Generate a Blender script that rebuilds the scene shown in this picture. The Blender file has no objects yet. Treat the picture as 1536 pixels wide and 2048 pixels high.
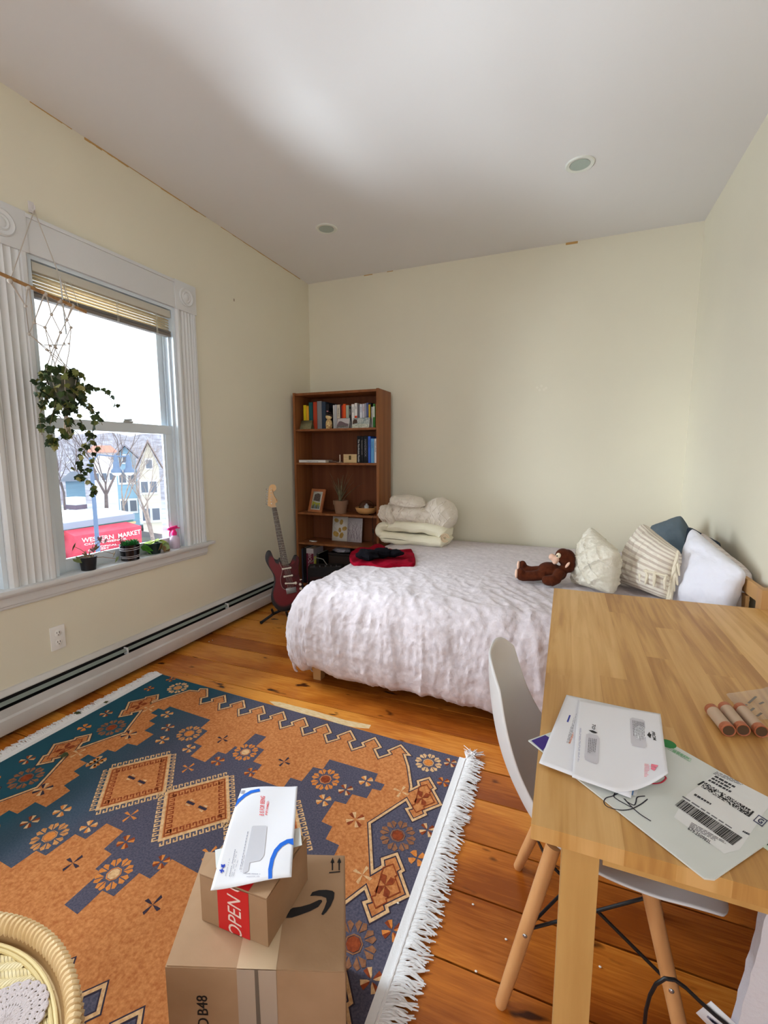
import bpy, bmesh, math, random
from math import pi, sin, cos, sqrt, hypot, atan2, radians
from mathutils import Vector, Matrix, noise, Euler
from mathutils.geometry import tessellate_polygon

# ------------------------------------------------------------------ camera, world, light, exposure
SC = bpy.context.scene
COL = SC.collection
CAM_H, F_PX, PITCH, YAW, ROLL = 1.40, 909.0, 0.12592, 0.38043, -0.001
_f = Vector((-sin(YAW)*cos(PITCH), cos(YAW)*cos(PITCH), -sin(PITCH)))
_r = Vector((cos(YAW), sin(YAW), 0))
_u = _r.cross(_f)
_R = _r*cos(ROLL) + _u*sin(ROLL)
_U = -_r*sin(ROLL) + _u*cos(ROLL)
CP = Vector((0, 0, CAM_H))
cd = bpy.data.cameras.new('camera')
cd.sensor_fit = 'HORIZONTAL'; cd.sensor_width = 36; cd.lens = F_PX/1536*36
cd.clip_start = 0.05; cd.clip_end = 500
cam = bpy.data.objects.new('camera', cd); COL.objects.link(cam)
cam.matrix_world = Matrix(((_R.x, _U.x, -_f.x, CP.x), (_R.y, _U.y, -_f.y, CP.y), (_R.z, _U.z, -_f.z, CP.z), (0, 0, 0, 1)))
SC.camera = cam
SC.view_settings.view_transform = 'Standard'; SC.view_settings.look = 'None'
SC.view_settings.gamma = 1; SC.view_settings.use_curve_mapping = False
SC.view_settings.exposure = 0.0
SC.cycles.use_denoising = True
SC.cycles.max_bounces = 10; SC.cycles.diffuse_bounces = 6; SC.cycles.transparent_max_bounces = 12
SC.cycles.sample_clamp_indirect = 6

W = bpy.data.worlds.new('overcast_sky'); SC.world = W; W.use_nodes = True
bg = W.node_tree.nodes['Background']
bg.inputs[0].default_value = (0.93, 0.965, 1.0, 1); bg.inputs[1].default_value = 3.0

def area(name, loc, target, sx, sy, power, col):
    l = bpy.data.lights.new(name, 'AREA'); l.shape = 'RECTANGLE'; l.size = sx; l.size_y = sy
    l.energy = power; l.color = col
    o = bpy.data.objects.new(name, l); COL.objects.link(o); o.location = loc
    o.rotation_euler = (Vector(target)-Vector(loc)).to_track_quat('-Z', 'Y').to_euler()
    return o
# added area lamps: fill through the windows from above, below and aside, and from behind
area('sky_fill_light', (-5.6, 1.35, 5.0), (-1.3, 1.9, 0.4), 2.8, 2.2, 1300, (0.86, 0.93, 1.0))  # added fill lamp above the windows, out of view, supplementing the sky
area('snow_bounce_fill', (-6.6, 1.0, -2.4), (-2.0, 1.3, 2.6), 4.4, 2.6, 1550, (0.88, 0.94, 1.0))  # added lamp aimed up through the windows, imitating snow bounce on the ceiling
area('side_fill_light', (-5.6, -1.7, 2.1), (-1.6, 3.2, 1.5), 5.0, 3.4, 1500, (0.90, 0.945, 1.0))  # added unseen side lamp that brightens the back and right walls
area('rear_fill_light', (-0.6, -2.05, 1.75), (-0.5, 3.0, 1.3), 2.6, 1.9, 13, (0.92, 0.96, 1.0))  # added soft fill lamp outside the rear opening

# ------------------------------------------------------------------ helpers
def at(px, py, axis, val):
    """point where the sight line of photo pixel (px, py) meets the plane axis = val"""
    d = _R*((px-768)/F_PX) - _U*((py-1024)/F_PX) + _f
    t = (val-CP[axis])/d[axis]
    return CP + d*t
def atp(px, py, p0, n):
    d = _R*((px-768)/F_PX) - _U*((py-1024)/F_PX) + _f
    return CP + d*((Vector(p0)-CP).dot(n)/d.dot(n))

def lin(c):
    c = c/255.0
    return c/12.92 if c <= 0.04045 else ((c+0.055)/1.055)**2.4
def rgb(t): return (lin(t[0]), lin(t[1]), lin(t[2]), 1)

MATS = {}
def mat(name, col, rough=0.6, spec=0.4, metal=0.0, n=None, bump=None, col2=None, sheen=0, coat=0, trans=0, ior=1.45, emit=None, alpha=None, bump2=None, island=None):
    """n=(scale, detail, (stretch)) noise colour mix to col2; bump=(scale, strength, stretch)"""
    if name in MATS: return MATS[name]
    m = bpy.data.materials.new(name); m.use_nodes = True
    nt = m.node_tree; b = nt.nodes['Principled BSDF']; N = nt.nodes; L = nt.links
    b.inputs['Base Color'].default_value = rgb(col); b.inputs['Roughness'].default_value = rough
    b.inputs['Specular IOR Level'].default_value = spec; b.inputs['Metallic'].default_value = metal
    b.inputs['IOR'].default_value = ior
    if sheen: b.inputs['Sheen Weight'].default_value = sheen
    if coat: b.inputs['Coat Weight'].default_value = coat; b.inputs['Coat Roughness'].default_value = 0.12
    if trans: b.inputs['Transmission Weight'].default_value = trans
    if alpha is not None: b.inputs['Alpha'].default_value = alpha
    if emit: b.inputs['Emission Color'].default_value = rgb(emit[0]); b.inputs['Emission Strength'].default_value = emit[1]
    tc = N.new('ShaderNodeTexCoord')
    def noi(scale, stretch=(1,1,1), detail=4, rough_=0.55):
        mp = N.new('ShaderNodeMapping'); mp.inputs['Scale'].default_value = stretch
        L.new(tc.outputs['Object'], mp.inputs['Vector'])
        t = N.new('ShaderNodeTexNoise'); t.inputs['Scale'].default_value = scale; t.inputs['Detail'].default_value = detail
        t.inputs['Roughness'].default_value = rough_
        L.new(mp.outputs[0], t.inputs['Vector']); return t
    base = None
    if n:
        t = noi(n[0], n[2] if len(n) > 2 else (1,1,1), n[1])
        r = N.new('ShaderNodeMapRange'); r.inputs[1].default_value = 0.33; r.inputs[2].default_value = 0.67
        L.new(t.outputs[0], r.inputs[0])
        mx = N.new('ShaderNodeMix'); mx.data_type = 'RGBA'
        mx.inputs[6].default_value = rgb(col); mx.inputs[7].default_value = rgb(col2 or col)
        L.new(r.outputs[0], mx.inputs[0]); base = mx.outputs[2]
        L.new(base, b.inputs['Base Color'])
    if island:
        g = N.new('ShaderNodeNewGeometry'); mx = N.new('ShaderNodeMix'); mx.data_type = 'RGBA'
        if base: L.new(base, mx.inputs[6])
        else: mx.inputs[6].default_value = rgb(col)
        mx.inputs[7].default_value = rgb(island[0])
        mm = N.new('ShaderNodeMath'); mm.operation = 'MULTIPLY'; mm.inputs[1].default_value = island[1]
        L.new(g.outputs['Random Per Island'], mm.inputs[0]); L.new(mm.outputs[0], mx.inputs[0])
        L.new(mx.outputs[2], b.inputs['Base Color'])
    last = None
    for bp in (bump, bump2):
        if not bp: continue
        t = noi(bp[0], bp[2] if len(bp) > 2 else (1,1,1), 5)
        bu = N.new('ShaderNodeBump'); bu.inputs['Strength'].default_value = bp[1]; bu.inputs['Distance'].default_value = bp[3] if len(bp) > 3 else 0.01
        L.new(t.outputs[0], bu.inputs['Height'])
        if last: L.new(last, bu.inputs['Normal'])
        last = bu.outputs[0]; L.new(last, b.inputs['Normal'])
    MATS[name] = m; return m

class MB:
    """collects geometry (world coordinates) with material slots"""
    def __init__(s): s.v = []; s.f = []; s.mi = []; s.mats = []; s.sm = []
    def slot(s, m):
        if m is None: return 0
        if m not in s.mats: s.mats.append(m)
        return s.mats.index(m)
    def add(s, vs, fs, m=None, smooth=False, M=None):
        o = len(s.v); k = s.slot(m)
        for v in vs:
            v = Vector(v); s.v.append(M @ v if M else v)
        for f in fs:
            s.f.append([i+o for i in f]); s.mi.append(k); s.sm.append(smooth)
        return s
    def box(s, c, d, m=None, rot=None, bev=0.0, smooth=False, seg=2):
        bm = bmesh.new(); bmesh.ops.create_cube(bm, size=1)
        for v in bm.verts: v.co = Vector((v.co.x*d[0], v.co.y*d[1], v.co.z*d[2]))
        if bev: bmesh.ops.bevel(bm, geom=bm.edges[:], offset=min(bev, 0.49*min(d)), segments=seg, profile=0.7, affect='EDGES')
        M = Matrix.Translation(c)
        if rot is not None: M = M @ (rot if isinstance(rot, Matrix) else Euler(rot).to_matrix()).to_4x4()
        bm.verts.index_update()
        s.add([v.co.copy() for v in bm.verts], [[v.index for v in f.verts] for f in bm.faces], m, smooth or bev > 0, M)
        bm.free(); return s
    def bx(s, x0, x1, y0, y1, z0, z1, m=None, bev=0.0):
        return s.box(((x0+x1)/2, (y0+y1)/2, (z0+z1)/2), (abs(x1-x0), abs(y1-y0), abs(z1-z0)), m, None, bev)
    def lathe(s, prof, c=(0,0,0), n=32, m=None, M=None, smooth=True, caps=True):
        vs = []; fs = []
        for r, z in prof:
            for i in range(n):
                a = 2*pi*i/n; vs.append(Vector((c[0]+r*cos(a), c[1]+r*sin(a), c[2]+z)))
        for j in range(len(prof)-1):
            for i in range(n):
                fs.append([j*n+i, j*n+(i+1) % n, (j+1)*n+(i+1) % n, (j+1)*n+i])
        if caps and prof[0][0] > 1e-5: fs.append(list(range(n))[::-1])
        if caps and prof[-1][0] > 1e-5: fs.append([(len(prof)-1)*n+i for i in range(n)])
        return s.add(vs, fs, m, smooth, M)
    def tube(s, pts, r, m=None, n=8, caps=True, smooth=True, flat=None):
        pts = [Vector(p) for p in pts]; rs = r if isinstance(r, (list, tuple)) else [r]*len(pts)
        up = Vector((0, 0, 1)); vs = []; fs = []
        prev = None
        for i, p in enumerate(pts):
            t = (pts[min(i+1, len(pts)-1)]-pts[max(i-1, 0)])
            t = t.normalized() if t.length > 1e-9 else Vector((0, 0, 1))
            if prev is None:
                a = t.cross(up)
                if a.length < 0.05: a = t.cross(Vector((1, 0, 0)))
                a.normalize()
            else:
                a = prev - t*prev.dot(t); a.normalize()
            prev = a; b = t.cross(a)
            for k in range(n):
                an = 2*pi*k/n; q = a*cos(an)*rs[i] + b*sin(an)*rs[i]*(flat or 1)
                vs.append(p+q)
        for i in range(len(pts)-1):
            for k in range(n):
                fs.append([i*n+k, i*n+(k+1) % n, (i+1)*n+(k+1) % n, (i+1)*n+k])
        if caps: fs.append(list(range(n))[::-1]); fs.append([(len(pts)-1)*n+k for k in range(n)])
        return s.add(vs, fs, m, smooth)
    def cyl(s, p0, p1, r0, r1=None, m=None, n=20): return s.tube([p0, p1], [r0, r0 if r1 is None else r1], m, n)
    def ball(s, c, r, m=None, n=20, M=None, rot=None):
        vs = []; fs = []; k = n//2
        r = (r, r, r) if not isinstance(r, (tuple, list)) else r
        R3 = (Euler(rot).to_matrix() if rot is not None and not isinstance(rot, Matrix) else rot)
        for j in range(k+1):
            th = pi*j/k
            for i in range(n):
                a = 2*pi*i/n
                q = Vector((r[0]*sin(th)*cos(a), r[1]*sin(th)*sin(a), r[2]*cos(th)))
                if R3 is not None: q = R3 @ q
                vs.append(Vector(c)+q)
        for j in range(k):
            for i in range(n): fs.append([j*n+i, (j+1)*n+i, (j+1)*n+(i+1) % n, j*n+(i+1) % n])
        return s.add(vs, fs, m, True, M)
    def prism(s, poly, a, b, m=None, mt=None):
        """poly: list of 3D points (planar); extruded from +a to +b (vectors)"""
        n = len(poly); a = Vector(a); b = Vector(b)
        tris = tessellate_polygon([[Vector(p) for p in poly]])
        vs = [Vector(p)+a for p in poly]+[Vector(p)+b for p in poly]
        fs = [[i, (i+1) % n, n+(i+1) % n, n+i] for i in range(n)]
        s.add(vs, fs, m)
        s.add([Vector(p)+b for p in poly], [list(t) for t in tris], mt or m)
        s.add([Vector(p)+a for p in poly], [list(t)[::-1] for t in tris], m)
        return s
    def poly(s, pts, m=None):
        tris = tessellate_polygon([[Vector(p) for p in pts]])
        # keep a common winding (upwards)
        fs = []
        for t in tris:
            p, q, r = [Vector(pts[i]) for i in t]
            fs.append(list(t) if (q-p).cross(r-p).z >= 0 else list(t)[::-1])
        return s.add(pts, fs, m)
    def grid(s, P, nu, nv, m=None, smooth=True, closeu=False):
        vs = [P(i, j) for j in range(nv) for i in range(nu)]
        fs = [[j*nu+i, j*nu+(i+1) % nu, (j+1)*nu+(i+1) % nu, (j+1)*nu+i] for j in range(nv-1) for i in range(nu if closeu else nu-1)]
        return s.add(vs, fs, m, smooth)
    def build(s, name, m=None, parent=None, origin=None, solid=None, sub=0, fix=True):
        me = bpy.data.meshes.new(name)
        org = Vector(origin) if origin is not None else (parent['_w'].copy() if False else None)
        if org is None and parent is not None: org = WORLD[parent.name]
        if org is None: org = Vector((0, 0, 0))
        me.from_pydata([v-org for v in s.v], [], s.f)
        ms = s.mats if s.mats else [m]
        for x in ms: me.materials.append(x)
        if s.mats: me.polygons.foreach_set('material_index', s.mi)
        me.polygons.foreach_set('use_smooth', s.sm)
        me.update()
        if fix:
            bm = bmesh.new(); bm.from_mesh(me); bmesh.ops.recalc_face_normals(bm, faces=bm.faces[:]); bm.to_mesh(me); bm.free()
        try: me.set_sharp_from_angle(angle=radians(38))
        except Exception: pass
        o = bpy.data.objects.new(name, me); COL.objects.link(o)
        if parent is not None:
            o.parent = parent; o.location = org-WORLD[parent.name]
        else: o.location = org
        WORLD[o.name] = org.copy()
        if solid:
            q = o.modifiers.new('thick', 'SOLIDIFY'); q.thickness = solid; q.offset = 0
        if sub:
            q = o.modifiers.new('smooth', 'SUBSURF'); q.levels = sub; q.render_levels = sub
        return o
WORLD = {}

def thing(name, label, cat, loc=(0, 0, 0), group=None):
    o = bpy.data.objects.new(name, None); COL.objects.link(o); o.location = loc
    o.empty_display_size = 0.05
    o['label'] = label; o['category'] = cat
    if group: o['group'] = group
    WORLD[o.name] = Vector(loc)
    return o
def tag(o, label, cat, group=None, kind=None):
    o['label'] = label; o['category'] = cat
    if group: o['group'] = group
    if kind: o['kind'] = kind
    return o
def struct(o): o['kind'] = 'structure'; return o
def one(mb, name, m, label, cat, origin, group=None, **k):
    o = mb.build(name, m, None, origin, **k); tag(o, label, cat, group); return o

def text_mb(mb, txt, size, M, m, extrude=0.0003, shear=0, bold=0.0, width=None, align='LEFT'):
    c = bpy.data.curves.new('lettering', 'FONT'); c.body = txt; c.size = size; c.extrude = extrude; c.shear = shear
    c.offset = bold*size*0.8; c.align_x = align; c.resolution_u = 3
    o = bpy.data.objects.new('lettering', c); COL.objects.link(o)
    bpy.context.view_layer.update()
    dg = bpy.context.evaluated_depsgraph_get()
    me = bpy.data.meshes.new_from_object(o.evaluated_get(dg))
    vs = [v.co.copy() for v in me.vertices]
    if width and vs:
        w = max(v.x for v in vs)-min(v.x for v in vs)
        for v in vs: v.x *= width/w
    mb.add(vs, [list(p.vertices) for p in me.polygons], m, False, M)
    bpy.data.objects.remove(o); bpy.data.curves.remove(c); bpy.data.meshes.remove(me)
def frame(o, x, y, n=None):
    """matrix with origin o, x axis x, y axis y"""
    x = Vector(x).normalized(); z = x.cross(Vector(y)).normalized(); y = z.cross(x)
    return Matrix(((x.x, y.x, z.x, o[0]), (x.y, y.y, z.y, o[1]), (x.z, y.z, z.z, o[2]), (0, 0, 0, 1)))
def smoothpoly(pts, k=3, closed=True):
    n = len(pts); out = []
    for i in range(n if closed else n-1):
        g_ = (lambda j: pts[j % n]) if closed else (lambda j: pts[max(0, min(n-1, j))])
        p0, p1, p2, p3 = [Vector(tuple(g_(i+j-1))+(0,)) for j in range(4)]
        for s_ in range(k):
            t = s_/k; t2 = t*t; t3 = t2*t
            q_ = 0.5*((2*p1)+(-p0+p2)*t+(2*p0-5*p1+4*p2-p3)*t2+(-p0+3*p1-3*p2+p3)*t3); out.append((q_.x, q_.y))
    if not closed: out.append(tuple(pts[-1]))
    return out
def fbm(p, o=4):
    return noise.fractal(Vector(p), 1.0, 2.0, o, noise_basis='PERLIN_ORIGINAL')
def ridge(p): return 1-abs(noise.noise(Vector(p)))*2.2

# ------------------------------------------------------------------ the room
XL, XR, YB, YF, ZC = -2.57, 0.885, 4.32, -2.0, 3.15
M_wall = mat('cream_wall_paint', (227, 221, 201), 0.55, 0.3, bump=(260, 0.05), n=(1.3, 3), col2=(223, 217, 198))
M_ceil = mat('white_ceiling_paint', (228, 226, 226), 0.8, 0.2, bump=(200, 0.04))
M_white = mat('white_gloss_paint', (214, 215, 216), 0.35, 0.45, bump=(60, 0.05))
M_trimtan = mat('bare_plaster_tan', (188, 150, 92), 0.8)
M_dark = mat('near_black', (18, 18, 20), 0.5)

# floor of wide old boards laid across the room
def mat_floor():
    m = bpy.data.materials.new('orange_varnished_pine'); m.use_nodes = True
    nt = m.node_tree; N = nt.nodes; L = nt.links; b = N['Principled BSDF']
    tc = N.new('ShaderNodeTexCoord'); g = N.new('ShaderNodeNewGeometry')
    off = N.new('ShaderNodeVectorMath'); off.operation = 'ADD'
    cx = N.new('ShaderNodeCombineXYZ'); ml = N.new('ShaderNodeMath'); ml.operation = 'MULTIPLY'; ml.inputs[1].default_value = 37
    L.new(g.outputs['Random Per Island'], ml.inputs[0]); L.new(ml.outputs[0], cx.inputs[0]); L.new(ml.outputs[0], cx.inputs[2])
    L.new(tc.outputs['Object'], off.inputs[0]); L.new(cx.outputs[0], off.inputs[1])
    def noi(scale, st, det=5, dist=0):
        mp = N.new('ShaderNodeMapping'); mp.inputs['Scale'].default_value = st; L.new(off.outputs[0], mp.inputs['Vector'])
        t = N.new('ShaderNodeTexNoise'); t.inputs['Scale'].default_value = scale; t.inputs['Detail'].default_value = det; t.inputs['Distortion'].default_value = dist
        L.new(mp.outputs[0], t.inputs['Vector']); return t.outputs[0]
    big = noi(1.6, (0.7, 1.6, 1), 4, 0.6); grain = noi(14, (0.5, 9, 1), 6, 0.8); knots = noi(11, (0.6, 1.6, 1), 2)
    r = N.new('ShaderNodeValToRGB'); e = r.color_ramp.elements
    e[0].position = 0.3; e[0].color = rgb((138, 68, 18)); e[1].position = 0.7; e[1].color = rgb((222, 148, 58))
    q = r.color_ramp.elements.new(0.5); q.color = rgb((186, 106, 34))
    ad = N.new('ShaderNodeMath'); ad.operation = 'ADD'; L.new(big, ad.inputs[0])
    m2 = N.new('ShaderNodeMath'); m2.operation = 'MULTIPLY_ADD'; m2.inputs[1].default_value = 0.35; m2.inputs[2].default_value = -0.175; L.new(grain, m2.inputs[0])
    L.new(m2.outputs[0], ad.inputs[1])
    m3 = N.new('ShaderNodeMath'); m3.operation = 'MULTIPLY_ADD'; m3.inputs[1].default_value = 0.16; m3.inputs[2].default_value = -0.08; L.new(g.outputs['Random Per Island'], m3.inputs[0])
    a2 = N.new('ShaderNodeMath'); a2.operation = 'ADD'; L.new(ad.outputs[0], a2.inputs[0]); L.new(m3.outputs[0], a2.inputs[1])
    # paler boards towards the left wall, darker to the right
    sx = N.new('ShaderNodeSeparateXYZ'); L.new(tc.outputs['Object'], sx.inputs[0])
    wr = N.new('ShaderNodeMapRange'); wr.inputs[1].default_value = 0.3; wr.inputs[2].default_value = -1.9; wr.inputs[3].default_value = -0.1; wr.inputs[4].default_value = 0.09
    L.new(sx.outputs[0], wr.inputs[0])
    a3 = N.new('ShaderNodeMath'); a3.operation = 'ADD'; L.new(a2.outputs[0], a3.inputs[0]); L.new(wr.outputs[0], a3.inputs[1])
    L.new(a3.outputs[0], r.inputs[0])
    kr = N.new('ShaderNodeMapRange'); kr.inputs[1].default_value = 0.66; kr.inputs[2].default_value = 0.73; L.new(knots, kr.inputs[0])
    mx = N.new('ShaderNodeMix'); mx.data_type = 'RGBA'; mx.inputs[7].default_value = rgb((70, 32, 8))
    L.new(kr.outputs[0], mx.inputs[0]); L.new(r.outputs[0], mx.inputs[6]); L.new(mx.outputs[2], b.inputs['Base Color'])
    b.inputs['Roughness'].default_value = 0.27; b.inputs['Specular IOR Level'].default_value = 0.5
    bu = N.new('ShaderNodeBump'); bu.inputs['Strength'].default_value = 0.12; bu.inputs['Distance'].default_value = 0.004
    L.new(noi(5, (0.6, 3, 1), 4), bu.inputs['Height']); L.new(bu.outputs[0], b.inputs['Normal'])
    return m
M_floor = mat_floor()
fl = MB()
gaps = [-2.0, -1.62, -1.33, -1.05, -0.78, -0.52, -0.26, -0.02, 0.2, 0.42, 0.64, 0.87, 1.085, 1.3, 1.505, 1.72, 1.9, 2.1, 2.31, 2.53, 2.7, 2.86, 3.05, 3.25, 3.47, 3.7, 3.9, 4.1, 4.32]
rnd = random.Random(5)
for a, b2 in zip(gaps[:-1], gaps[1:]):
    joints = [XL, XR]
    if abs(a-1.3) < 0.01: joints = [XL, 0.31, XR]
    for x0, x1 in zip(joints[:-1], joints[1:]):
        n = 14
        dy = [0.0025*noise.noise(Vector((x0+k*0.4, a*9, 0))) for k in range(n+1)]
        top = [(x0+0.001+(x1-x0-0.002)*k/n, a+0.003+dy[k], 0) for k in range(n+1)]
        bot = [(x0+0.001+(x1-x0-0.002)*k/n, b2-0.003+dy[k]*0.4, 0) for k in range(n+1)]
        vs = top+bot+[(p[0], p[1], -0.02) for p in top]+[(p[0], p[1], -0.02) for p in bot]; q = n+1
        fs = [[k, k+1, q+k+1, q+k] for k in range(n)]+[[k, 2*q+k, 2*q+k+1, k+1] for k in range(n)]+[[q+k, q+k+1, 3*q+k+1, 3*q+k] for k in range(n)]
        fl.add(vs, fs, M_floor)
fl.bx(XL-0.2, XR+0.2, YF-0.2, YB+0.2, -0.06, -0.02, mat('dark_subfloor', (52, 34, 22), 0.9))  # dark sheet under the boards, seen through the gaps
struct(fl.build('floor', None, fix=False))

# walls
WY = [(1.585, 2.515), (0.45, 1.355)]; WZ = (0.735, 2.405); TH = 0.16
def wall_left():
    m = MB(); x0, x1 = XL-TH, XL
    ys = [YF-0.2, WY[1][0], WY[1][1], WY[0][0], WY[0][1], YB+0.2]
    m.bx(x0, x1, ys[0], ys[-1], -0.05, WZ[0]-0.02); m.bx(x0, x1, ys[0], ys[-1], WZ[1], ZC+0.1)
    m.bx(x0, x1, ys[0], ys[1], WZ[0]-0.02, WZ[1]); m.bx(x0, x1, ys[2], ys[3], WZ[0]-0.02, WZ[1]); m.bx(x0, x1, ys[4], ys[5], WZ[0]-0.02, WZ[1])
    return m
struct(wall_left().build('wall_left', M_wall))
w = MB(); w.bx(XL-0.01, XR+0.15, YB, YB+0.15, -0.05, ZC+0.1); struct(w.build('wall_back', M_wall))
w = MB(); w.bx(XR, XR+0.15, YF-0.2, YB, -0.05, ZC+0.1); struct(w.build('wall_right', M_wall))
w = MB(); fy0, fy1 = YF-0.15, YF       # unseen rear wall; its wide opening is added to let the fill light in
w.bx(XL, XR, fy0, fy1, -0.05, 0.8); w.bx(XL, XR, fy0, fy1, 2.6, ZC+0.1); w.bx(XL, -1.95, fy0, fy1, 0.8, 2.6); w.bx(0.72, XR, fy0, fy1, 0.8, 2.6)
struct(w.build('wall_front', M_wall))
c = MB(); c.bx(XL-0.15, XR+0.15, YF-0.2, YB+0.15, ZC, ZC+0.12); struct(c.build('ceiling', M_ceil))
# ragged bare strips where ceiling paint stops at the walls
t = MB()
for (a, b2, th) in [((62, 232), (145, 276), 0.004), ((170, 295), (258, 358), 0.009), ((258, 358), (412, 446), 0.006), ((442, 466), (500, 500), 0.004), ((500, 500), (600, 567), 0.005)]:
    ya, yb = at(*a, 0, XL)[1], at(*b2, 0, XL)[1]
    n = 8
    for k in range(n):
        t.bx(XL-0.002, XL+0.0015, ya+(yb-ya)*k/n, ya+(yb-ya)*(k+1)/n, ZC-th*rnd.uniform(0.6, 1.4), ZC+0.002)
for (a, b2, th) in [((728, 552), (745, 549), 0.008), ((774, 546), (786, 544), 0.006), ((1132, 480), (1156, 477), 0.018)]:
    t.bx(at(*a, 1, YB)[0], at(*b2, 1, YB)[0], YB-0.0015, YB+0.002, ZC-th, ZC+0.002)
struct(t.build('trim_1', M_trimtan))
# patched nail holes on the back wall
t = MB()
for px, py in [(1074, 775), (1083, 772), (1092, 776), (1079, 780), (1088, 779)]:
    p = at(px, py, 1, YB); t.tube([(p.x, YB+0.001, p.z), (p.x, YB-0.0012, p.z)], 0.011, None, 12)
struct(t.build('trim_2', mat('spackle', (232, 226, 208), 0.8)))
t = MB(); p = at(468, 600, 0, XL); t.bx(XL-0.001, XL+0.0012, p.y-0.004, p.y+0.004, p.z-0.01, p.z+0.01); struct(t.build('trim_3', mat('nail_hole', (130, 110, 85), 0.9)))

# ---------------- windows
M_frame = mat('window_frame_white', (214, 224, 232), 0.35, 0.45)
def mat_glass():
    m = bpy.data.materials.new('window_glass'); m.use_nodes = True; nt = m.node_tree; N = nt.nodes; L = nt.links
    for x in list(N):
        if x.type != 'OUTPUT_MATERIAL': N.remove(x)
    out = [x for x in N if x.type == 'OUTPUT_MATERIAL'][0]
    tr = N.new('ShaderNodeBsdfTransparent'); tr.inputs[0].default_value = (0.95, 0.98, 0.99, 1)
    gl = N.new('ShaderNodeBsdfGlossy'); gl.inputs['Roughness'].default_value = 0.03
    mx = N.new('ShaderNodeMixShader'); fr = N.new('ShaderNodeFresnel'); fr.inputs[0].default_value = 1.35
    L.new(fr.outputs[0], mx.inputs[0]); L.new(tr.outputs[0], mx.inputs[1]); L.new(gl.outputs[0], mx.inputs[2]); L.new(mx.outputs[0], out.inputs[0])
    return m
M_glass = mat_glass()
def fluted(mb, y0, y1, z0, z1):
    """vertical fluted casing board standing on the wall face"""
    w_ = y1-y0; n = 72; pts = []
    for i in range(n+1):
        s_ = i/n; d = 0.020
        e = min(s_, 1-s_)
        if e < 0.045: d = 0.012+0.010*(e/0.045)
        elif e < 0.14: d = 0.024
        elif e < 0.19: d = 0.015
        else:
            k = (s_-0.19)/0.62*4; fr = k-int(k)
            d = 0.021-0.0095*max(0, sin(pi*fr))**0.6
        pts.append((XL+d, y0+w_*s_))
    vs = [(x, y, z0) for x, y in pts]+[(x, y, z1) for x, y in pts]; m_ = n+1
    mb.add(vs, [[i, i+1, m_+i+1, m_+i] for i in range(n)], None)
    mb.add([(XL-0.001, y0, z0), (pts[0][0], y0, z0), (pts[0][0], y0, z1), (XL-0.001, y0, z1)], [[0, 1, 2, 3]])
    mb.add([(XL-0.001, y1, z0), (pts[-1][0], y1, z0), (pts[-1][0], y1, z1), (XL-0.001, y1, z1)], [[0, 1, 2, 3]])
def rosette(y0, y1, z0, z1, parent):
    r = MB(); r.bx(XL-0.001, XL+0.026, y0, y1, z0, z1, None, 0.003)
    cy, cz = (y0+y1)/2, (z0+z1)/2; R0 = 0.33*min(y1-y0, z1-z0)
    M = Matrix.Translation((XL+0.026, cy, cz)) @ Matrix.Rotation(pi/2, 4, 'Y')
    r.lathe([(R0, 0), (R0, 0.004), (R0*0.88, 0.010), (R0*0.74, 0.004), (R0*0.62, 0.003), (R0*0.5, 0.009), (R0*0.38, 0.004), (R0*0.3, 0.008), (R0*0.12, 0.012), (0.0001, 0.012)], n=36, M=M)
    r.build('rosette', M_white, parent, fix=True)
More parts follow.
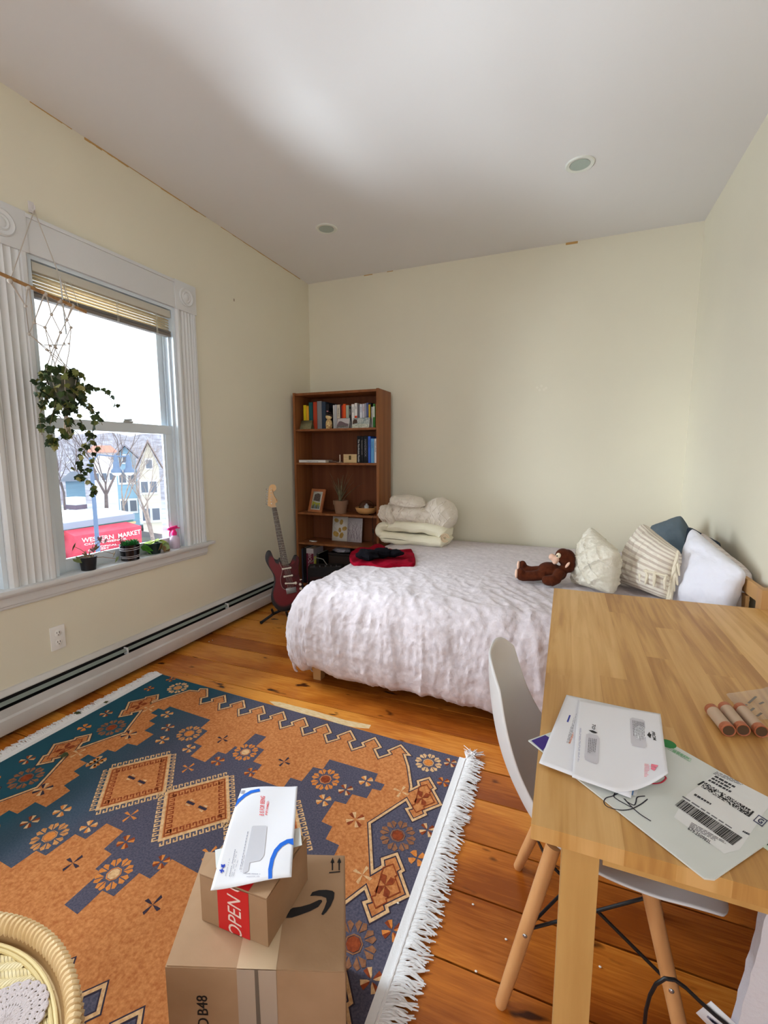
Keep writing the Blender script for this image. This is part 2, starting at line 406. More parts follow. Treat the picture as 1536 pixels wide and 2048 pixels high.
def window(k, y0, y1, casings):
    e = bpy.data.objects.new('window_%d' % k, None); COL.objects.link(e); e.location = (XL, (y0+y1)/2, WZ[0]); e['kind'] = 'structure'
    WORLD[e.name] = Vector(e.location)
    z0, z1 = WZ; j = MB(); xo = XL-TH
    for (a, b2) in ((y0-0.001, y0+0.02), (y1-0.02, y1+0.001)):
        j.bx(xo, XL+0.002, a, b2, z0-0.02, z1)
        s_ = 1 if a < (y0+y1)/2 else -1; q = y0+0.02 if s_ > 0 else y1-0.02
        j.bx(XL-0.045, XL-0.03, q, q+s_*0.014, z0, z1); j.bx(XL-0.088, XL-0.076, q, q+s_*0.012, z0, z1)
    j.bx(xo+0.001, XL+0.0015, y0+0.0195, y1-0.0195, z1-0.02, z1+0.001)
    j.bx(xo-0.03, XL-0.05, y0, y1, z0-0.03, z0+0.005)
    j.build('jamb', M_frame, e)
    zm = 1.572
    s1 = MB(); xa, xb = XL-0.075, XL-0.046; a, b2 = y0+0.022, y1-0.022; st = 0.066
    s1.bx(xa, xb, a, a+st, z0+0.005, zm+0.028, None, 0.003); s1.bx(xa, xb, b2-st, b2, z0+0.005, zm+0.028, None, 0.003)
    s1.bx(xa-0.001, xb+0.004, a-0.001, b2+0.001, zm-0.03, zm+0.03, None, 0.004); s1.bx(xa+0.001, xb-0.0015, a+st-0.002, b2-st+0.002, z0+0.006, z0+0.075, None, 0.003)
    s1.bx(xa+0.004, xb-0.012, a+st, a+st+0.012, z0+0.07, zm-0.03); s1.bx(xa+0.004, xb-0.012, b2-st-0.012, b2-st, z0+0.07, zm-0.03)
    so = s1.build('lower_sash', M_frame, e)
    g_ = MB(); g_.bx(xa+0.012, xa+0.015, a+st-0.005, b2-st+0.005, z0+0.07, zm-0.025); g_.build('pane', M_glass, so)
    l_ = MB(); yc = (y0+y1)/2+0.08; l_.bx(xb-0.022, xb+0.012, yc-0.035, yc+0.035, zm+0.03, zm+0.042, None, 0.004); l_.tube([(xb-0.005, yc-0.02, zm+0.046), (xb+0.004, yc+0.03, zm+0.05)], 0.006); l_.build('sash_lock', mat('lock_metal', (170, 172, 172), 0.4, metal=0.6), so)
    s2 = MB(); xa, xb = XL-0.125, XL-0.092
    s2.bx(xa, xb, a, a+0.055, zm-0.03, z1-0.02, None, 0.003); s2.bx(xa, xb, b2-0.055, b2, zm-0.03, z1-0.02, None, 0.003)
    s2.bx(xa+0.001, xb-0.0015, a+0.053, b2-0.053, zm-0.029, zm+0.01, None, 0.003); s2.bx(xa+0.001, xb-0.0015, a+0.053, b2-0.053, z1-0.075, z1-0.021, None, 0.003)
    so = s2.build('upper_sash', M_frame, e)
    g_ = MB(); g_.bx(xa+0.014, xa+0.017, a+0.05, b2-0.05, zm, z1-0.07); g_.build('pane', M_glass, so)
    for (c0, c1) in casings:
        m_ = MB(); fluted(m_, c0, c1, z0, z1-0.005); m_.build('casing', M_white, e, fix=False)
        rosette(c0-0.004, c1+0.004, z1-0.005, z1+0.19, e)
    h = MB(); h.bx(XL-0.001, XL+0.020, y0-0.005, y1-0.001, z1, z1+0.185, None, 0.003); h.bx(XL, XL+0.027, y0-0.002, y1-0.003, z1+0.165, z1+0.185, None, 0.003)
    h.build('head_casing', M_white, e)
    return e
win1 = window(1, WY[0][0], WY[0][1], [(2.517, 2.70)])
win2 = window(2, WY[1][0], WY[1][1], [(1.357, 1.583), (0.27, 0.448)])
s = MB(); s.bx(XL-0.06, XL+0.052, 0.22, 2.755, 0.712, 0.735, None, 0.007)
struct(s.build('windowsill_board', M_white)); bpy.data.objects['windowsill_board'].name = 'trim_4'
s = MB()
prof = [(0.0, 0.712), (0.034, 0.712), (0.034, 0.700), (0.024, 0.694), (0.020, 0.686), (0.022, 0.66), (0.020, 0.652), (0.014, 0.648), (0.014, 0.640), (0.010, 0.634), (0.0, 0.634)]
s.add([(XL+d, 0.27, z) for d, z in prof]+[(XL+d, 2.70, z) for d, z in prof], [[i, i+1, len(prof)+i+1, len(prof)+i] for i in range(len(prof)-1)]+[list(range(len(prof))), [len(prof)+i for i in range(len(prof))][::-1]])
struct(s.build('trim_5', M_white))

# mini blind pulled up in the near window
bl = thing('window_blind', 'cream slatted mini blind raised to the top of the big window', 'blind', (XL-0.02, 2.05, 2.385))
b0, b1 = WY[0][0]+0.026, WY[0][1]-0.028
M_blind = mat('blind_metal', (196, 192, 180), 0.45, 0.4)
M_slat = mat('blind_slat_cream', (224, 204, 164), 0.4, 0.4)
q = MB(); q.bx(XL-0.044, XL-0.002, b0, b1, 2.332, 2.378, None, 0.003); q.build('headrail', M_blind, bl)
for k in range(5):
    q = MB(); z = 2.329-k*0.0165
    q.grid(lambda i, j: Vector((XL-0.040+0.016*i/6+0.004*sin(pi*i/6), b0+(b1-b0)*j, z-0.0195*i/6)), 7, 2)
    q.build('slat', M_slat, bl, solid=0.0016, fix=False)
q = MB(); q.bx(XL-0.046, XL-0.008, b0, b1, 2.206, 2.226, None, 0.003); q.build('bottom_rail', mat('blind_rail_dark', (120, 112, 104), 0.5), bl)
q = MB()
for k in range(4): q.bx(XL-0.046, XL-0.006, b0, b1, 2.229+k*0.0035, 2.2305+k*0.0035)
q.build('slat_stack', mat('blind_stack_shade', (150, 146, 140), 0.5), bl)
for yy in (b0+0.16, b0+0.47, b1-0.12):
    q = MB(); q.tube([(XL-0.003, yy, 2.335), (XL-0.003, yy, 2.205)], 0.0015, None, 6); q.tube([(XL-0.003, yy+0.008, 2.335), (XL-0.003, yy+0.008, 2.205)], 0.0012, None, 6); q.build('ladder_cord', M_blind, bl)
q = MB(); q.tube([(XL+0.004, b0+0.135, 2.35), (XL+0.01, b0+0.138, 2.05)], 0.004, None, 6); q.build('tilt_wand', mat('clear_plastic_wand', (205, 208, 210), 0.2), bl)
q = MB(); q.tube([(XL+0.002, b0+0.19, 2.34), (XL+0.006, b0+0.21, 2.26), (XL+0.006, b0+0.23, 2.17)], 0.0014, None, 6); q.build('pull_cord', M_blind, bl)

# baseboard heater
hy0, hy1 = YF+0.01, 3.86
h = thing('baseboard_heater', 'long white hot water baseboard heater along the window wall', 'heater', (XL, 1.5, 0.0))
def sweep_y(mb, prof, y0, y1, m=None, close=False, n=1):
    k = len(prof); vs = []
    for j in range(n+1): vs += [(XL+x, y0+(y1-y0)*j/n, z) for x, z in prof]
    fs = [[j*k+i, j*k+(i+1) % k, (j+1)*k+(i+1) % k, (j+1)*k+i] for j in range(n) for i in range(k if close else k-1)]
    if close: fs += [list(range(k)), [n*k+i for i in range(k)][::-1]]
    mb.add(vs, fs, m)
M_heat = mat('heater_enamel', (212, 210, 208), 0.4, 0.4, n=(3, 4), col2=(196, 192, 188))
q = MB(); sweep_y(q, [(0.001, 0.0), (0.001, 0.232), (0.016, 0.232), (0.034, 0.212), (0.034, 0.206), (0.012, 0.226), (0.006, 0.226), (0.006, 0.0)], hy0, hy1, None, True); q.build('back_panel', M_heat, h)
q = MB(); sweep_y(q, [(0.060, 0.155), (0.066, 0.162), (0.066, 0.118), (0.074, 0.108), (0.074, 0.040), (0.070, 0.034), (0.066, 0.036), (0.068, 0.105), (0.060, 0.114)], hy0, hy1, None, True); q.build('front_cover', M_heat, h)
q = MB(); sweep_y(q, [(0.041, 0.191), (0.045, 0.190), (0.057, 0.176), (0.055, 0.173), (0.042, 0.187)], hy0, hy1, None, True); q.build('damper', mat('damper_grey', (128, 138, 132), 0.4), h)
q = MB(); q.bx(XL+0.008, XL+0.05, hy0+0.02, hy1-0.02, 0.05, 0.15); q.bx(XL+0.008, XL+0.03, hy0+0.021, hy1-0.021, 0.1505, 0.205); q.build('fins_dark_backing', M_dark, h)  # boxed fins plus an added dark backing that paints the slots as shade
for yy in (1.0, 1.93, 2.85):
    q = MB(); q.bx(XL+0.03, XL+0.064, yy, yy+0.006, 0.150, 0.196); q.build('bracket', M_white, h)
q = MB(); q.bx(XL, XL+0.012, hy0, hy1, 0.0, 0.03); struct(q.build('baseboard_left', mat('grey_brown_base', (110, 100, 88), 0.8)))  # left base strip in a darker grey brown than the other baseboards
q = MB(); q.bx(XL+0.005, XR, YB-0.016, YB, 0, 0.14, None, 0.004); struct(q.build('baseboard_back', M_white))
q = MB(); q.bx(XR-0.016, XR, YF, YB-0.02, 0, 0.14, None, 0.004); struct(q.build('baseboard_right', M_white))

# wall outlet
oc = (at(115, 1275, 0, XL)); oy, oz = oc.y, oc.z
ot = thing('wall_outlet', 'white double wall outlet below the windowsill', 'outlet', (XL, oy, oz))
q = MB(); q.bx(XL-0.001, XL+0.006, oy-0.039, oy+0.039, oz-0.066, oz+0.066, None, 0.003); q.build('cover_plate', mat('outlet_plastic', (236, 234, 230), 0.3), ot)
for s_ in (1, -1):
    q = MB(); M = Matrix.Translation((XL+0.006, oy, oz+s_*0.026)) @ Matrix.Rotation(pi/2, 4, 'Y')
    q.lathe([(0.018, 0), (0.018, 0.002), (0.0165, 0.003), (0.0001, 0.003)], n=24, M=M)
    so = q.build('socket', MATS['outlet_plastic'], ot)
    r = MB()
    for dy, hh in ((-0.0065, 0.0045), (0.0065, 0.0055)): r.bx(XL+0.0085, XL+0.0098, oy+dy-0.0012, oy+dy+0.0012, oz+s_*0.026+0.004-hh, oz+s_*0.026+0.004+hh)
    r.tube([(XL+0.0085, oy, oz+s_*0.026-0.009), (XL+0.0098, oy, oz+s_*0.026-0.009)], 0.0026, None, 8)
    r.build('slot', M_dark, so)

# recessed downlights
for k, (px, py, lab) in enumerate([(653, 457, 'round white recessed ceiling light nearer the bookcase'), (1160, 328, 'round white recessed ceiling light above the bed pillows')]):
    p = at(px, py, 2, ZC)
    d = thing('recessed_light', lab, 'ceiling light', (p.x, p.y, ZC), 'recessed ceiling lights')
    q = MB(); q.lathe([(0.084, 0.0), (0.084, -0.004), (0.078, -0.008), (0.060, -0.006), (0.056, -0.001), (0.052, 0.0)], (p.x, p.y, ZC), 48); q.build('trim_ring', mat('downlight_trim', (222, 224, 216), 0.3), d, fix=False)
    q = MB(); q.lathe([(0.057, -0.0055), (0.050, -0.0045), (0.0001, -0.0035)], (p.x, p.y, ZC), 32); q.build('lens', mat('frosted_lens', (168, 182, 174), 0.25, 0.5), d, fix=False)

# ------------------------------------------------------------------ bed
M_pine = mat('bed_pine', (196, 152, 100), 0.5, 0.3, n=(3, 4, (1, 1, 0.15)), col2=(176, 130, 80))
BZ = 0.6
bed = thing('wooden_bed', 'pale wooden bed frame with low headboard, mostly under the duvet', 'bed', (-0.3, 3.3, 0))
for (x, y) in ((-1.39, 2.37), (-1.39, 4.18)):
    q = MB(); q.add([(x-0.026, y-0.026, 0), (x+0.026, y-0.026, 0), (x+0.026, y+0.026, 0), (x-0.026, y+0.026, 0), (x-0.036, y-0.036, 0.3), (x+0.036, y-0.036, 0.3), (x+0.036, y+0.036, 0.3), (x-0.036, y+0.036, 0.3)],
                    [[0, 3, 2, 1], [4, 5, 6, 7], [0, 1, 5, 4], [1, 2, 6, 5], [2, 3, 7, 6], [3, 0, 4, 7]]); q.build('leg', M_pine, bed)
for y in (2.37, 4.22):
    q = MB(); q.bx(0.798, 0.846, y-0.03, y+0.03, 0.0, 0.825, None, 0.006); q.build('headboard_post', M_pine, bed)
q = MB(); q.bx(0.822, 0.844, 2.40, 4.19, 0.74, 0.81, None, 0.006); q.bx(0.82, 0.84, 2.40, 4.19, 0.45, 0.56, None, 0.004); q.build('headboard_rail', M_pine, bed)
for k in range(7):
    q = MB(); y = 2.62+k*0.24; q.bx(0.822, 0.838, y-0.03, y+0.03, 0.5, 0.73, None, 0.003); q.build('headboard_slat', M_pine, bed)
q = MB(); q.bx(-1.42, -1.38, 2.38, 4.2, 0.2, 0.3, None, 0.004); q.bx(-1.4, 0.82, 2.36, 2.4, 0.2, 0.3, None, 0.004); q.bx(-1.4, 0.82, 4.17, 4.21, 0.2, 0.3, None, 0.004); q.build('side_rail', M_pine, bed)
one(MB().bx(-1.36, 0.80, 2.42, 4.22, 0.3, 0.55, None, 0.04), 'mattress', mat('mattress_ticking', (214, 210, 204), 0.8), 'thick mattress lying on the bed frame under the duvet', 'mattress', (-0.28, 3.3, 0.3))

M_linen = mat('pinkish_linen', (212, 202, 205), 0.85, 0.15, n=(26, 7, (1, 1, 1)), col2=(194, 184, 188), sheen=0.15, bump=(34, 0.5, (1.0, 1.0, 1.0), 0.010), bump2=(420, 0.22, (1, 1, 1), 0.002))
XF, YN = -1.37, 2.43
PR = [(0, 0, 0), (0.08, 0.078, 0.008), (0.16, 0.140, 0.048), (0.24, 0.182, 0.110), (0.34, 0.212, 0.20), (0.46, 0.228, 0.32), (0.56, 0.222, 0.415), (0.62, 0.205, 0.47), (0.68, 0.165, 0.505), (0.74, 0.11, 0.515), (0.95, 0.06, 0.57)]
def prof(r):
    for (a, o0, d0), (b, o1, d1) in zip(PR[:-1], PR[1:]):
        if r <= b:
            t = (r-a)/(b-a); return o0+(o1-o0)*t, d0+(d1-d0)*t
    return PR[-1][1], PR[-1][2]
def duvet():
    U0, V0 = -0.70, -0.70; NU, NV = 300, 262
    UL, VL = 0.74-XF, 4.28-YN
    P = {}
    base = []
    for j in range(NV):
        v = V0+(VL-V0)*j/(NV-1)
        for i in range(NU):
            u = U0+(UL-U0)*i/(NU-1)
            a = max(0, -u); b = max(0, -v); r = (a**2.6+b**2.6)**(1/2.6) if a and b else a+b
            hyp = hypot(a, b) or 1
            o, d = prof(r)
            # corner: cloth gathers and bulges a little, its tip hangs down
            cf = min(a, b)/0.7
            # hem line varies along the near side
            if b > 0.3 and a == 0: d -= (b-0.3)*0.10*noise.noise(Vector((u*1.3, 3.1, 0)))
            if b > 0.35: d -= (min(1, (b-0.35)/0.3))*0.055*math.exp(-((u+0.02)/0.16)**2)
            dx, dy = -a/hyp*o, -b/hyp*o
            x = XF+max(u, 0)+dx; y = YN+max(v, 0)+dy
            z = BZ-d
            # gentle puffy top, lower against the wall and at the head
            if v > 0: z += 0.012*sin(pi*min(1, max(0, v/VL)))*(1 if u > 0 else 0.5)-0.03*max(0, (v-1.4)/0.45)**2 + 0.008*fbm((u*1.6, v*1.6, 2.0), 2)
            base.append(Vector((x, y, max(z, 0.012))))
    vs = []
    for j in range(NV):
        v = V0+(VL-V0)*j/(NV-1)
        for i in range(NU):
            u = U0+(UL-U0)*i/(NU-1)
            p = base[j*NU+i]
            p1 = base[j*NU+min(i+1, NU-1)]-base[j*NU+max(i-1, 0)]; p2 = base[min(j+1, NV-1)*NU+i]-base[max(j-1, 0)*NU+i]
            n = p1.cross(p2)
            n = n.normalized() if n.length > 1e-9 else Vector((0, 0, 1))
            side = min(1, max(0, -v-0.02)/0.25); foot = min(1, max(0, -u-0.02)/0.25)
            w1 = noise.noise(Vector((u*2.2, v*2.2, 5)))*0.5
            # hanging folds running down the two sides
            s1 = ridge((u*6.5+w1+0.55*v, v*1.1, 1))*0.012+ridge((u*13+w1, v*2.2, 7))*0.006
            s2 = ridge((v*6.5+w1, u*1.1, 2))*0.013+ridge((v*13+w1, u*2, 9))*0.005
            d = s1*side*(1-0.5*foot)+s2*foot*(1-0.5*side)
            # creases on top, strongest near the front edge
            near = math.exp(-((v-0.10)/0.42)**2)*(1 if u > -0.1 else 0.5)
            cr = ridge((u*7.0+v*4.2+w1*1.6, v*3.0-u*1.1, 3))
            cr2 = ridge((u*16+v*9+w1*3, v*9, 4))
            d += near*(0.010*max(0, cr)**1.6+0.0045*max(0, cr2)**1.5)
            d += 0.0022*max(0, ridge((u*3+v*8, v*3, 8)))+0.0022*max(0, cr2)**2*0.7
            d += 0.004*max(0, ridge((u*21+w1*4, v*17, 11)))**2*(0.35+side*0.65)+0.0035*side*max(0, ridge((u*26+w1*3, v*5, 13)))**2
            if u < 0.9 and v > 0: d *= 0.75+0.25*noise.noise(Vector((u*2, v*2, 0)))
            q = p+n*d
            q.z = max(q.z, 0.008)
            vs.append(q)
    m = MB(); m.add(vs, [[j*NU+i, j*NU+i+1, (j+1)*NU+i+1, (j+1)*NU+i] for j in range(NV-1) for i in range(NU-1)], None, True)
    o = m.build('duvet', M_linen, None, (-0.3, 3.3, 0.55), fix=False)
    # drooping corner tip
    return o
dv = duvet(); tag(dv, 'pale pinkish linen duvet draped over the bed, wrinkled, hanging near the floor', 'duvet')
q = MB(); tp = at(588, 1345, 1, 2.30)
q.tube([(tp.x+0.05, 2.34, 0.25), (tp.x+0.03, 2.32, 0.17), (tp.x+0.008, 2.30, 0.115), (tp.x+0.004, 2.30, 0.085), (tp.x+0.008, 2.30, 0.060), (tp.x+0.028, 2.305, 0.052)], [0.06, 0.045, 0.024, 0.010, 0.009, 0.006], None, 14)
o = q.build('corner_tip', M_linen, dv, sub=1)

# ------------------------------------------------------------------ soft things
def pillow(mb, wd, ht, tk, M, m=None, n=44, corner=0.10, pinch=0.0, wr=0.004, seed=0, stripe=None, sharp=2.2, disp=None, smooth=True):
    """stuffed pillow in its local frame: width x, height y, thickness z"""
    for sgn in (1, -1):
        vs = []
        for j in range(n+1):
            for i in range(n+1):
                a = -1+2*i/n; b = -1+2*j/n
                # concentrate samples to the edge
                a = sin(a*pi/2); b = sin(b*pi/2)
                ea = (1-abs(a)**sharp); eb = (1-abs(b)**sharp)
                t = max(0, ea*eb)**0.42
                # edges pull in between the corners
                x = a*wd/2*(1-corner*(1-b*b)**1*0 - corner*(1-abs(b)**2)*abs(a)**3)
                y = b*ht/2*(1-corner*(1-abs(a)**2)*abs(b)**3)
                z = sgn*tk/2*t
                nn = fbm((a*2.5+seed, b*2.5, sgn*1.0+seed), 3)*wr*2+max(0, ridge((a*5+seed, b*5+seed, sgn)))*wr
                z += sgn*nn*min(1, t*1.5)
                if disp: z += sgn*disp(a, b, sgn)*min(1, t*1.5)
                vs.append((x, y, z))
        fs = [[j*(n+1)+i, j*(n+1)+i+1, (j+1)*(n+1)+i+1, (j+1)*(n+1)+i] for j in range(n) for i in range(n)]
        if sgn < 0: fs = [f[::-1] for f in fs]
        if stripe:
            for f in fs:
                i = f[0] % (n+1); j = f[0]//(n+1)
                mb.add([vs[k] for k in f], [[0, 1, 2, 3]], stripe(i/n, j/n), smooth, M)
        else: mb.add(vs, fs, m, smooth, M)

def pillow4(mb, cs, tk, m=None, n=44, pinch=0.10, wr=0.004, seed=0, stripe=None, disp=None, sag=0.0):
    """stuffed pillow from its four corners TL, TR, BR, BL (world) and thickness"""
    TL, TR, BR, BL = [Vector(c) for c in cs]
    nrm = ((TR-BL).cross(TL-BR)).normalized()
    if nrm.dot(CP-TL) < 0: nrm = -nrm
    cen = (TL+TR+BR+BL)/4
    for sgn in (1, -1):
        vs = []
        for j in range(n+1):
            for i in range(n+1):
                a = sin((-1+2*i/n)*pi/2); b = sin((-1+2*j/n)*pi/2)
                t = max(0, (1-abs(a)**2.3)*(1-abs(b)**2.3))**0.42
                a2 = a*(1-pinch*(1-b*b)*abs(a)**3); b2 = b*(1-pinch*(1-a*a)*abs(b)**3)
                s_, t_ = (a2+1)/2, (1-b2)/2
                p = TL*(1-s_)*(1-t_)+TR*s_*(1-t_)+BR*s_*t_+BL*(1-s_)*t_
                # blunt the corners a little
                k = max(0, abs(a)+abs(b)-1.72)/0.28; p = p.lerp(cen, 0.05*k*k)
                z = sgn*tk/2*t
                nn = fbm((a*2.5+seed, b*2.5, sgn*1.0+seed), 3)*wr*2+max(0, ridge((a*4+seed, b*4+seed, sgn)))*wr
                z += sgn*nn*min(1, t*1.5)
                if disp: z += sgn*disp(a, b, sgn)*min(1, t*1.5)
                p = p+nrm*z; p.z = max(p.z-sag*t, BZ+0.008) if p.z < BZ+0.008 else p.z
                vs.append(p)
        fs = [[j*(n+1)+i, j*(n+1)+i+1, (j+1)*(n+1)+i+1, (j+1)*(n+1)+i] for j in range(n) for i in range(n)]
        if sgn < 0: fs = [f[::-1] for f in fs]
        if stripe:
            o = len(mb.v); mb.v += vs
            for f in fs:
                i = f[0] % (n+1); j = f[0]//(n+1); mb.f.append([q_+o for q_ in f]); mb.mi.append(mb.slot(stripe(i/n, j/n))); mb.sm.append(True)
        else: mb.add(vs, fs, m, True)
def cy(*l): return [at(a, b, 1, y) for a, b, y in l]
M_knob = mat('tufted_cream', (228, 222, 208), 0.95, 0.1, n=(22, 3), col2=(210, 203, 186), bump=(95, 0.9, (1, 1, 1), 0.006))
def tuft(a, b, s):
    l1 = abs(((a*1.25+b*1.25) % 1.0)-0.5); l2 = abs(((a*1.25-b*1.25) % 1.0)-0.5); l = min(l1, l2)
    return 0.019*math.exp(-(l/0.06)**2)*(0.8+0.6*noise.noise(Vector((a*12, b*12, 2))))+0.012*math.exp(-(hypot(l1-0.5, l2-0.5)/0.16)**2)+0.0015*noise.noise(Vector((a*22, b*22, s)))
q = MB(); pillow4(q, cy((1181, 1052, 3.02), (1232, 1102, 2.74), (1226, 1190, 2.70), (1143, 1168, 2.98)), 0.17, None, 84, 0.05, disp=tuft, seed=3)
one(q, 'throw_pillow', M_knob, 'cream tufted cushion with raised pattern beside the plush monkey', 'pillow', (0.19, 2.85, 0.6))

S1 = mat('stripe_cream', (230, 222, 208), 0.9, 0.1, bump=(240, 0.3)); S2 = mat('stripe_taupe', (200, 186, 172), 0.9, 0.1, bump=(240, 0.3))
def stripes(a, b):
    k = ((b if b > 0.45 else b*0.6+0.18)*(15.0 if b > 0.45 else 24)) % 1.0
    return S2 if k < 0.42 else S1
e = thing('throw_pillow', 'beige striped cushion with knotted tassel fringe', 'pillow', (0.45, 2.86, 0.6))
c2 = cy((1287, 1045, 3.08), (1360, 1103, 2.76), (1338, 1202, 2.72), (1224, 1162, 3.02))
q = MB(); pillow4(q, c2, 0.20, None, 110, 0.04, stripe=stripes, seed=6, wr=0.006); q.build('cushion_body', S1, e)
q = MB(); R_ = random.Random(4); nrm2 = ((c2[1]-c2[3]).cross(c2[0]-c2[2])).normalized(); nrm2 = nrm2 if nrm2.dot(CP-c2[0]) > 0 else -nrm2
edge = [c2[1].lerp(c2[2], t/16)+nrm2*0.012 for t in range(17)]
row2 = [(c2[1].lerp(c2[2], 0.55)).lerp(c2[0].lerp(c2[3], 0.75), t/9*0.55)+nrm2*(0.02+0.075*sin(pi*min(1, 0.15+t/9*0.8))) for t in range(10)]
for pts_ in (edge, row2): q.tube([p+nrm2*0.004*(-1)**k for k, p in enumerate(pts_)], 0.0065, None, 6)
for k, p0 in enumerate(edge[1:]+row2[::2]):
    p1 = p0+Vector((R_.uniform(-.008, .008), -0.012, -0.022)); p2 = p1+Vector((R_.uniform(-.015, .015), -0.006, -0.040-R_.uniform(0, .02)))
    q.tube([p0, p1, p2], [0.006, 0.0095, 0.005], None, 6); q.ball(p0, 0.010, None, 8)
q.build('tassel_fringe', mat('cotton_cord', (226, 216, 194), 0.95), e)

M_slate = mat('slate_blue_linen', (86, 98, 106), 0.9, 0.1, n=(6, 3), col2=(98, 108, 114), bump=(300, 0.25))
q = MB(); pillow4(q, cy((1303, 1052, 3.62), (1362, 1030, 3.45), (1402, 1110, 3.30), (1310, 1118, 3.5)), 0.15, None, 40, 0.05, wr=0.006, seed=9)
one(q, 'bed_pillow', M_slate, 'slate blue pillow in the far corner behind the white one', 'pillow', (0.69, 3.45, 0.6))
M_dknavy = mat('dark_navy_cotton', (50, 58, 70), 0.9, 0.1)
q = MB(); pillow4(q, cy((1376, 1052, 3.32), (1436, 1084, 2.98), (1446, 1170, 2.95), (1380, 1150, 3.25)), 0.10, None, 36, 0.06, wr=0.005, seed=12)
one(q, 'bed_pillow', M_dknavy, 'dark navy pillow wedged against the right wall', 'pillow', (0.78, 3.1, 0.6))
M_wp = mat('white_cotton', (230, 230, 240), 0.85, 0.15, bump=(14, 0.5, (1, 1, 1), 0.014), bump2=(380, 0.12, (1,1,1), 0.002))
q = MB(); pillow4(q, cy((1384, 1054, 2.98), (1492, 1143, 2.58), (1456, 1242, 2.55), (1338, 1205, 2.80)), 0.15, None, 44, 0.03, wr=0.006, seed=15)
one(q, 'bed_pillow', M_wp, 'large white pillow leaning in front at the head of the bed', 'pillow', (0.66, 2.72, 0.6))
M_grp = mat('grey_pattern_cotton', (186, 174, 172), 0.9, 0.1, n=(16, 2, (1, 3, 1)), col2=(226, 218, 212))
q = MB(); pillow4(q, cy((1402, 1062, 3.0), (1505, 1148, 2.66), (1482, 1245, 2.62), (1400, 1205, 2.92)), 0.11, None, 40, 0.03, wr=0.006, seed=18)
one(q, 'bed_pillow', M_grp, 'grey and white patterned pillow stacked behind the large white pillow', 'pillow', (0.76, 2.75, 0.6))

# folded blankets on the far foot corner
def ribbon(mb, path, thick, y0, y1, m=None, ny=22, sub=6, wr=0.006, seed=0, puff=0.05, skew=0.0):
    """thick cloth strip following an x-z path, running along y with rounded ends"""
    pts = []
    P_ = [Vector((p[0], 0, p[1])) for p in path]
    for i in range(len(P_)-1):
        p0 = P_[max(i-1, 0)]; p1 = P_[i]; p2 = P_[i+1]; p3 = P_[min(i+2, len(P_)-1)]
        for k in range(sub):
            t = k/sub; t2 = t*t; t3 = t2*t
            pts.append(0.5*((2*p1)+(-p0+p2)*t+(2*p0-5*p1+4*p2-p3)*t2+(-p0+3*p1-3*p2+p3)*t3))
    pts.append(P_[-1])
    n = len(pts); nr = []
    for i in range(n):
        t = (pts[min(i+1, n-1)]-pts[max(i-1, 0)]).normalized(); nr.append(Vector((-t.z, 0, t.x)))
    ring = []
    def prof_(y, sc):
        out = []
        for i in range(n): out.append((pts[i]+nr[i]*thick/2*sc, i, 1))
        e0 = pts[-1]+(pts[-1]-pts[-2]).normalized()*thick*0.35*sc; out.append((e0, n, 0))
        for i in range(n-1, -1, -1): out.append((pts[i]-nr[i]*thick/2*sc, i, -1))
        e1 = pts[0]+(pts[0]-pts[1]).normalized()*thick*0.35*sc; out.append((e1, -1, 0))
        return out
    vs = []; L = 0
    for j in range(ny+1):
        t = j/ny; t = 0.5-0.5*cos(pi*t)
        y = y0+(y1-y0)*t; e_ = min(t, 1-t)*abs(y1-y0); sc = min(1, sqrt(max(0, 1-(1-min(1, e_/puff))**2)))*0.97+0.03
        pr_ = prof_(y, sc); L = len(pr_)
        for p, i, s_ in pr_:
            d = fbm((p.x*9+seed, y*9, p.z*9+s_), 3)*wr
            vs.append(Vector((p.x+skew*(t), y+d*1.5, p.z+d)))
    fs = [[j*L+i, j*L+(i+1) % L, (j+1)*L+(i+1) % L, (j+1)*L+i] for j in range(ny) for i in range(L)]
    fs += [list(range(L))[::-1], [ny*L+i for i in range(L)]]
    mb.add(vs, fs, m, True)
M_fleece = mat('ivory_fleece', (236, 230, 206), 0.95, 0.1, bump=(46, 0.45, (1, 1, 1), 0.008), sheen=0.3)
e = thing('folded_blanket', 'ivory fleece blanket folded and rolled on the bed beside the bookcase', 'blanket', (-1.25, 3.8, 0.6))
q = MB(); ribbon(q, [(-0.965, 0.655), (-1.2, 0.658), (-1.40, 0.662), (-1.50, 0.672)], 0.092, 3.68, 4.02, None, 24, 5, 0.012, 2, 0.06, 0.02)
ribbon(q, [(-1.49, 0.768), (-1.38, 0.768), (-1.15, 0.764), (-1.01, 0.748), (-0.965, 0.72)], 0.100, 3.70, 4.02, None, 24, 5, 0.012, 5, 0.06, 0.02)
ribbon(q, [(-1.47, 0.672), (-1.522, 0.69), (-1.538, 0.725), (-1.520, 0.76), (-1.46, 0.772)], 0.072, 3.68, 4.02, None, 24, 5, 0.008, 8, 0.06, 0.02)
q.build('folded_fleece', M_fleece, e)
q = MB()
for k, rr in enumerate((0.036, 0.025, 0.014)):
    q.tube([(-0.925+rr*cos(t*0.5)*1.0, 3.70-0.001*k, 0.700+rr*sin(t*0.5)) for t in range(0, 12)], 0.0045, None, 6)
q.build('rolled_edge', mat('tan_blanket_binding', (206, 180, 148), 0.9), e)
M_knit = mat('cable_knit_cream', (224, 214, 200), 0.95, 0.1, bump=(150, 0.8, (1, 1, 1), 0.005), sheen=0.2)
